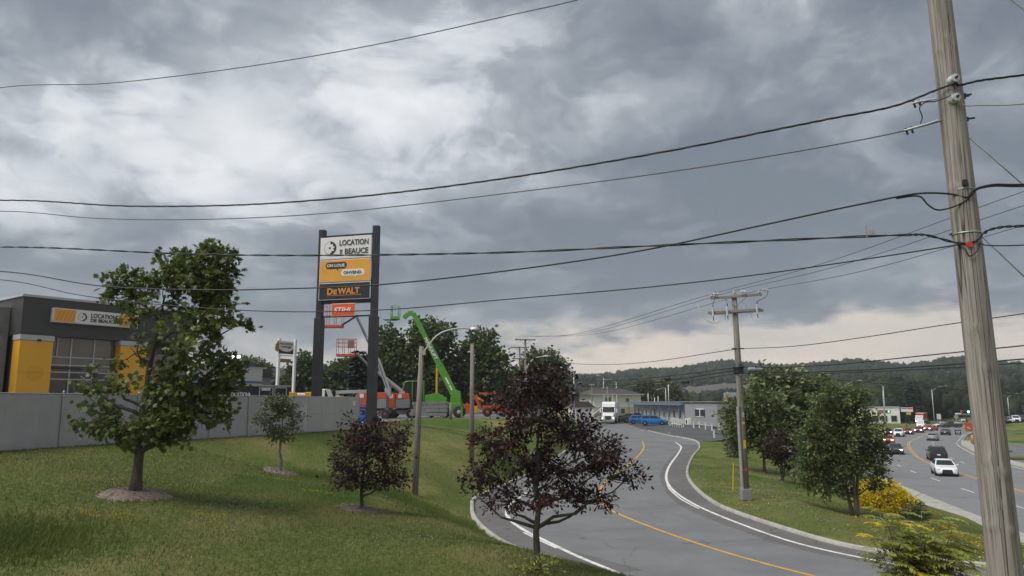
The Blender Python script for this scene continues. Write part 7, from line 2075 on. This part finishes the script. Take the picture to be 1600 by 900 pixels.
# porch railing, white
rb = GZ(1056, 667, zp); t = thing('porch_railing', 'white wooden porch railing with steps before the motel wall', 'railing', rb, mo.rz)
for k in range(5):
    MB().box((-2 + k * 1.3, 0, 0.65), (0.10, 0.10, 1.3)).build('post', mats['white'], t)
for z in (0.45, 1.25): MB().box((0.6, 0, z), (5.3, 0.07, 0.09)).build('rail', mats['white'], t)
for k in range(9): MB().box((-1.6 + k * 0.55, 0.0, 0.85), (0.05, 0.04, 0.8)).build('baluster', mats['white'], t)
MB().bar((-2.0, -0.1, 1.3), (-4.0, -0.1, 0.3), 0.07, 0.12).build('stair_rail', mats['white'], t)
for k in range(3): MB().box((-2.4 - 0.5 * k, 0.4, 0.5 - 0.17 * k), (0.5, 1.0, 0.12)).build('step', mats['white'], t)
# white bollards with a slack chain
prev = None; bl = [(1093, 669), (1102.5, 671), (1112.5, 673), (1068, 667.5), (1084, 669)]
bl = sorted(bl)
BLAB = ['white post beside the end of the porch railing', 'white post next to the heat pump of the motel', 'white post below the left edge of the motel window', 'white post below the right edge of the motel window', 'white post closing the chain row at the motel corner']
for i, (px, py) in enumerate(bl):
    g = GZ(px, py, zp); t = thing('bollard', BLAB[i], 'bollard', on_ground(g.x, g.y), group='white posts before the motel')
    MB().box((0, 0, 0.55), (0.16, 0.16, 1.3), taper=0.9).build('post', mats['white'], t); MB().box((0, 0, 1.22), (0.2, 0.2, 0.06)).build('cap', mats['white'], t)
    cur = on_ground(g.x, g.y) + Vector((0, 0, 1.0))
    if prev is not None and i >= 2:
        o = MB().tube([prev.lerp(cur, u) - Vector((0, 0, 0.8 * u * (1 - u))) - prev for u in np.linspace(0, 1, 9)], 0.03, 5).build('chain', mats['white'], None, 'all'); o.location = prev
        tag(o, 'white slack chain between the ' + BLAB[i - 1].split(' ', 2)[2].replace('the motel', 'motel') + ' and the next post' if False else ['', '', 'white chain between the heat pump and the left side of the motel window', 'white chain hanging under the motel window', 'white chain running to the motel corner post'][i], 'chain', 'chains between the white posts')
    prev = cur
for px, py, lab in ((1116, 684, 'white stub post at the corner of the motel grass'), (1124, 672, 'white post by the right end of the motel')):
    g = GZ(px, py, zp); t = thing('bollard', lab, 'bollard', on_ground(g.x, g.y)); MB().box((0, 0, 0.5), (0.17, 0.17, 1.3), taper=0.9).build('post', mats['white'], t); MB().box((0, 0, 1.17), (0.2, 0.2, 0.06)).build('cap', mats['white'], t)

# ------------------------------------------------------------------ the white and beige house
ho = Front((P(922, 628, 196).x, 196), (P(1001, 628, 200).x, 200), 1.2)
mats['house_white'] = M_('white_siding', (0.72, 0.71, 0.66), 0.7, var=0.05, scale=1.0, dirt=0.08)
mats['house_beige'] = M_('beige_brick', (0.50, 0.42, 0.26), 0.8, var=0.1, scale=2.0)
hs = thing('white_house', 'two-storey white house with a beige ground floor and dark hip roof', 'house', ho.o, ho.rz)
ze, zm, zg2 = ho(960, 616.5)[1], ho(960, 636)[1], 0.0; xL, xR = ho(955, 630)[0], ho.L
MB().box(((0 + xR) / 2 + 0.5, 5, zm / 2), (xR - 1.0, 10, zm)).build('ground_floor', mats['house_beige'], hs)
MB().box(((0 + xR) / 2 + 0.5, 5, (zm + ze) / 2), (xR - 0.9, 10.1, ze - zm - 0.004)).build('upper_floor', mats['house_white'], hs)
zrg = ho(960, 606)[1]
V = [(-0.6, -1.0, ze), (xR + 0.6, -1.0, ze), (xR + 0.6, 11, ze), (-0.6, 11, ze), (3.5, 5, zrg), (xR - 3.5, 5, zrg)]
MB().add(V, [(0, 1, 5, 4), (1, 2, 5), (2, 3, 4, 5), (3, 0, 4), (3, 2, 1, 0)]).build('roof', mats['brown_roof'], hs)
MB().box((xR / 2, -1.0, ze + 0.02), (xR + 1.3, 0.12, 0.28)).build('gutter', mats['trim'], hs)
for px, py, w_, h_ in ((980, 625, 1.0, 0.9), (973, 642, 1.1, 1.3), (950, 625, 1.6, 1.3), (940, 642, 1.2, 1.2)):
    x, z = ho(px, py); f_ = MB().box((x, -0.08, z), (w_ + 0.25, 0.1, h_ + 0.25)).build('window', mats['white'], hs); MB().box((x, -0.14, z), (w_, 0.04, h_)).build('pane', mats['glass'], f_)
x0, z0 = ho(924, 648); x1, z1 = ho(939, 632)
MB().bar((x0, -0.8, 0.3), (x1, -0.8, zm), 0.9, 0.18).build('outdoor_stair', mats['trim'], hs)
for zz in (0.0, 0.9): MB().bar((x0, -1.3, 0.4 + zz), (x1, -1.3, zm + 0.1 + zz), 0.07, 0.10).build('stair_rail', mats['white'], hs)
MB().box((x1 + 2.0, -0.9, zm), (4.4, 1.7, 0.16)).build('balcony', mats['trim'], hs)
for k in range(4): MB().box((x1 + 0.2 + k * 1.2, -1.6, (zm + ze) / 2), (0.14, 0.14, ze - zm)).build('balcony_post', mats['white'], hs)
t = thing('garage', 'low white garage with a dark roof half hidden by the purple tree', 'garage', P(908, 628, 190).xy.to_3d() + Vector((0, 0, 1.25)))
MB().box((0, 0, 1.2), (6, 5, 2.5)).build('wall', mats['house_white'], t); MB().prism([(-3.3, 2.42), (3.3, 2.42), (1.6, 3.9), (-1.6, 3.9)], -2.8, 2.8, 'xz').build('roof', mats['brown_roof'], t); MB().box((0.8, -2.53, 1.1), (2.4, 0.05, 2.0)).build('door', mats['trim'], t)

# ------------------------------------------------------------------ the junction down the highway
def at_h(px, py): g = GZ(px, py, zh); return on_ground(g.x, g.y)
def back(px, Y): v = P(px, 628, Y); return on_ground(v.x, v.y)
b = back(1372, 262); t = thing('roadside_shop', 'low white shop beyond the traffic signal with dark windows', 'building', b, -0.35)
MB().box((0, 4, 2.6), (13, 8, 5.6)).build('wall', mats['house_white'], t); MB().box((0, 4, 5.5), (13.4, 8.4, 0.3)).build('roof_edge', mats['trim'], t)
for x in (-4, -1.2, 1.6, 4.6): f_ = MB().box((x, -0.04, 1.6), (2.0, 0.1, 2.2)).build('window', mats['trim'], t); MB().box((x, -0.1, 1.6), (1.7, 0.04, 1.9)).build('pane', mats['glass'], f_)
MB().box((1.5, -0.08, 4.0), (4.0, 0.1, 1.0)).build('sign_board', mats['brown_plate'], t)
b = back(1404, 266); t = thing('navy_shop', 'small shop with a tall navy roof beside the billboard', 'building', b, -0.35)
MB().box((0, 4, 1.5), (6, 6, 3.2)).build('wall', mats['house_white'], t); MB().box((0, 4, 4.4), (6.8, 6.8, 2.9)).build('roof', mats['navy'], t, bevel=0.1)
for x in (-1.6, 0.4, 2.0): MB().box((x, 0.96, 1.4), (1.2, 0.08, 1.9)).build('window', mats['glass'], t)
MB().box((0.3, 0.57, 4.2), (1.3, 0.06, 0.4)).build('sign_plate', mats['trim'], t)
b = back(1416, 240); t = thing('billboard', 'white billboard with blue and orange bands and a yellow plate', 'billboard', b, -0.3)
z0 = P(1416, 643.5, 240).z - b.z; z1 = P(1416, 636.5, 240).z - b.z
for x in (-0.4, 0.5): MB().box((x, 0.1, z1 / 2), (0.22, 0.22, z1)).build('post', mats['dark_metal'], t)
p_ = MB().box((0, 0, (z0 + z1) / 2), (3.4, 0.25, z1 - z0)).build('panel', mats['sign_white'], t)
MB().box((-0.8, -0.14, z1 - 0.28), (1.5, 0.03, 0.3)).build('blue_print', mats['blue_machine'], p_); MB().box((0.85, -0.14, z1 - 0.35), (1.5, 0.03, 0.5)).build('orange_print', mats['sign_red'], p_)
MB().box((0.4, -0.02, z0 - 0.5), (1.3, 0.2, 0.75)).build('yellow_plate', mats['yellow_tag'], t)
mats['signal_amber'] = M_('signal_housing', (0.45, 0.13, 0.03), 0.5); mats['signal_green'] = M_('signal_green_lit', (0.1, 0.9, 0.5), 0.2, emit=(0.10, 1.0, 0.50), estr=5.0); mats['signal_off'] = M_('signal_lens_off', (0.12, 0.02, 0.02), 0.3)


def signal(t, c, w_, s):
    h_ = MB().box(c, (w_, 0.3, w_ * 0.26)).build('signal_head', mats['signal_amber'], t, bevel=0.03)
    MB().box(c + Vector((0, -0.17, 0)), (w_ * 0.62, 0.04, w_ * 0.24)).build('backplate', mats['trim_black'], h_)
    for k in range(4):
        MB().lathe([(w_ * 0.09, 0), (w_ * 0.09, -0.04)], 12, c + Vector((w_ * (-0.36 + 0.24 * k), -0.2, 0)), 'y').build('lens', mats['signal_green'] if k == (3 if s else 2) else mats['signal_off'], h_)


b = at_h(1384, 671); t = thing('traffic_signal', 'traffic signal showing green on a grey pole beside the oncoming cars', 'traffic signal', b)
Yb = b.y; zt = P(1384, 610, Yb).z - b.z
MB().tube([(0, 0, -0.2), (-0.15, 0, zt)], [0.13, 0.09], 10).build('pole', mats['lamp_grey'], t, True); zz = P(1388, 643, Yb).z - b.z
MB().tube([(-0.05, 0, zz), (1.7, 0, zz)], 0.06, 8).build('mast_arm', mats['lamp_grey'], t); signal(t, Vector((0.75, -0.15, zz)), 1.7, False)
b = back(1538, 150); t = thing('traffic_signal', 'traffic signal showing green on a curved mast arm left of the near pole', 'traffic signal', b)
q = [P(a, c, 150) - b for a, c in ((1538, 690), (1536, 664), (1529, 652), (1516, 647.5), (1493, 647))]
q[0].z = -0.2; q[0].y = 0
MB().tube(catmull(q, 6), 0.22, 10).build('mast_arm', M_('pale_mast', (0.42, 0.47, 0.47), 0.5), t, 'all'); signal(t, P(1510, 643.5, 149.8) - b, 2.2, False)
MB().tube([P(1510, 644, 150) - b, P(1510, 648, 150) - b], 0.06, 6).build('hanger', mats['dark_metal'], t)
b = at_h(1465, 668.5); b = back(1465, 238); t = thing('road_sign', 'small plain white rectangular sign beside the highway lamp', 'road sign', b)
for s in (-1, 1): MB().box((0.35 * s, 0.1, 1.8), (0.12, 0.08, 3.8)).build('post', mats['galv'], t)
MB().box((0, 0, P(1465, 651, 238).z - b.z), (1.3, 0.06, 1.7)).build('plate', mats['sign_white'], t)
b = back(1492, 225); t = thing('road_sign', 'pale diamond-shaped sign seen from behind at the junction', 'road sign', b)
zz = P(1492, 651, 225).z - b.z; MB().box((0, 0, zz), (1.1, 0.05, 1.1), Matrix.Rotation(math.pi / 4, 3, 'Y')).build('plate', mats['galv'], t); MB().box((0, 0.06, zz / 2), (0.1, 0.06, zz)).build('post', mats['galv'], t)
# lane-use sign on the grass island
b = GZ(1499, 700, zh); b = Vector((b.x, b.y, zh(b.x, b.y) + 0.16)); t = thing('lane_sign', 'black lane-use sign with white arrows on the grass island', 'road sign', b)
z0 = P(1499, 679, b.y).z - b.z; z1 = P(1499, 671.5, b.y).z - b.z; w_ = 9.5 * b.y / F
for s in (-1, 1): MB().box((s * 0.3, 0.05, z1 / 2), (0.07, 0.05, z1)).build('post', mats['galv'], t)
p_ = MB().box((0, 0, (z0 + z1) / 2), (w_, 0.05, z1 - z0)).build('plate', mats['trim_black'], t); cz = (z0 + z1) / 2; hh = (z1 - z0) * 0.36
MB().box((0, -0.035, cz), (0.09, 0.012, hh * 2)).build('arrow', mats['ink_white'], p_)
for s in (-1, 1):
    MB().box((s * 0.24, -0.035, cz), (0.08, 0.012, hh * 1.5)).build('arrow', mats['ink_white'], p_)
    MB().prism([(s * 0.24, cz + hh * 0.2), (s * 0.44, cz + hh * 0.45), (s * 0.24, cz + hh * 0.75)], -0.03, -0.045, 'xz').build('arrow_head', mats['ink_white'], p_)
b = GZ(1516, 692, zh); b = Vector((b.x, b.y, zh(b.x, b.y) + 0.16)); t = thing('roadworks_sign', 'dark orange roadworks sign on posts left of the near pole', 'road sign', b)
zz = P(1516, 667, b.y).z - b.z
mats['works'] = M_('roadworks_orange', (0.50, 0.10, 0.02), 0.5)
for s in (-1, 1): MB().box((s * 0.45, 0.06, zz / 2), (0.07, 0.05, zz)).build('post', mats['galv'], t)
p_ = MB().box((0, 0, zz), (1.4, 0.05, 1.6)).build('plate', mats['works'], t)
for k in range(2): MB().box((0.1 - 0.3 * k, -0.035, zz - 0.3 + 0.2 * k), (0.35, 0.012, 0.12)).build('mark', mats['ink_white'], p_)
for k, (px, py) in enumerate(((1520, 688), (1524, 690))):
    b = GZ(px, py, zh); b = Vector((b.x, b.y, max(float(Hs(b.x, b.y)), zh(b.x, b.y) + 0.05)))
    t = thing('traffic_drum', ['orange traffic drum with white bands below the roadworks sign', 'orange traffic drum with white bands half behind the near pole'][k], 'drum', b, group='orange drums by the islands')
    MB().lathe([(0.34, 0), (0.34, 0.1), (0.26, 0.12), (0.24, 0.6), (0.22, 1.05), (0.1, 1.1)], 14).build('drum', mats['sign_red'], t, True)
    for z in (0.45, 0.8): MB().lathe([(0.258, z - 0.07), (0.25, z + 0.07)], 14).build('band', mats['ink_white'], t)
b = GZ(1568, 692, lambda x, y: zh(x, y) + 0.05); t = thing('warning_sign', 'small yellow warning sign at the car lot right of the near pole', 'road sign', b)
zz = P(1568, 684, b.y).z - b.z; MB().box((0, 0, zz), (0.6, 0.04, 0.6), Matrix.Rotation(math.pi / 4, 3, 'Y')).build('plate', mats['yellow_tag'], t); MB().box((0, 0.04, zz / 2), (0.07, 0.05, zz)).build('post', mats['galv'], t)
mats['hydrant_red'] = M_('hydrant_red', (0.35, 0.03, 0.02), 0.5)
b = back(1413.5, 225); t = thing('fire_hydrant', 'red fire hydrant on the kerb before the billboard', 'hydrant', b)
MB().lathe([(0.2, 0), (0.2, 0.08), (0.13, 0.1), (0.13, 0.7), (0.17, 0.72), (0.14, 0.85), (0.05, 0.95)], 12).build('barrel', mats['hydrant_red'], t, True)
for s in (-1, 1): MB().lathe([(0.07, 0.1 * s), (0.07, 0.24 * s)], 8, (0, 0, 0.5), 'x').build('outlet', mats['hydrant_red'], t)
# a fuel-station canopy glimpsed through the trees
b = back(1224, 165); t = thing('fuel_canopy', 'amber-edged fuel canopy glimpsed between the lawn trees', 'canopy', b)
zz = P(1224, 648, 165).z - b.z
MB().box((0, 3, zz), (9, 6, 0.7)).build('canopy', mats['white'], t); MB().box((0, -0.03, zz + 0.12), (9.1, 0.06, 0.4)).build('amber_edge', mats['yellow_machine'], t)
for x in (-3, 3): MB().box((x, 3, zz / 2), (0.4, 0.4, zz)).build('column', mats['white'], t)

# ------------------------------------------------------------------ the air
def haze_box():
    m = bpy.data.materials.new('haze'); m.use_nodes = True; N, L = m.node_tree.nodes, m.node_tree.links
    N.clear(); out = N.new('ShaderNodeOutputMaterial'); v = N.new('ShaderNodeVolumePrincipled')
    v.inputs['Color'].default_value = (0.80, 0.86, 0.93, 1); v.inputs['Density'].default_value = HAZE; v.inputs['Anisotropy'].default_value = 0.3
    L.new(v.outputs[0], out.inputs['Volume'])
    zmin, zmax = float(H.min()) - 1.5, max(float(H.max()) + 25, 150.0)
    o = MB().box((0, 1100, (zmin + zmax) / 2), (4200, 2900, zmax - zmin)).build('haze', m); tag(o, 'thin pale haze lying over the valley', 'haze', kind='stuff')


HAZE = 0.00027
haze_box()
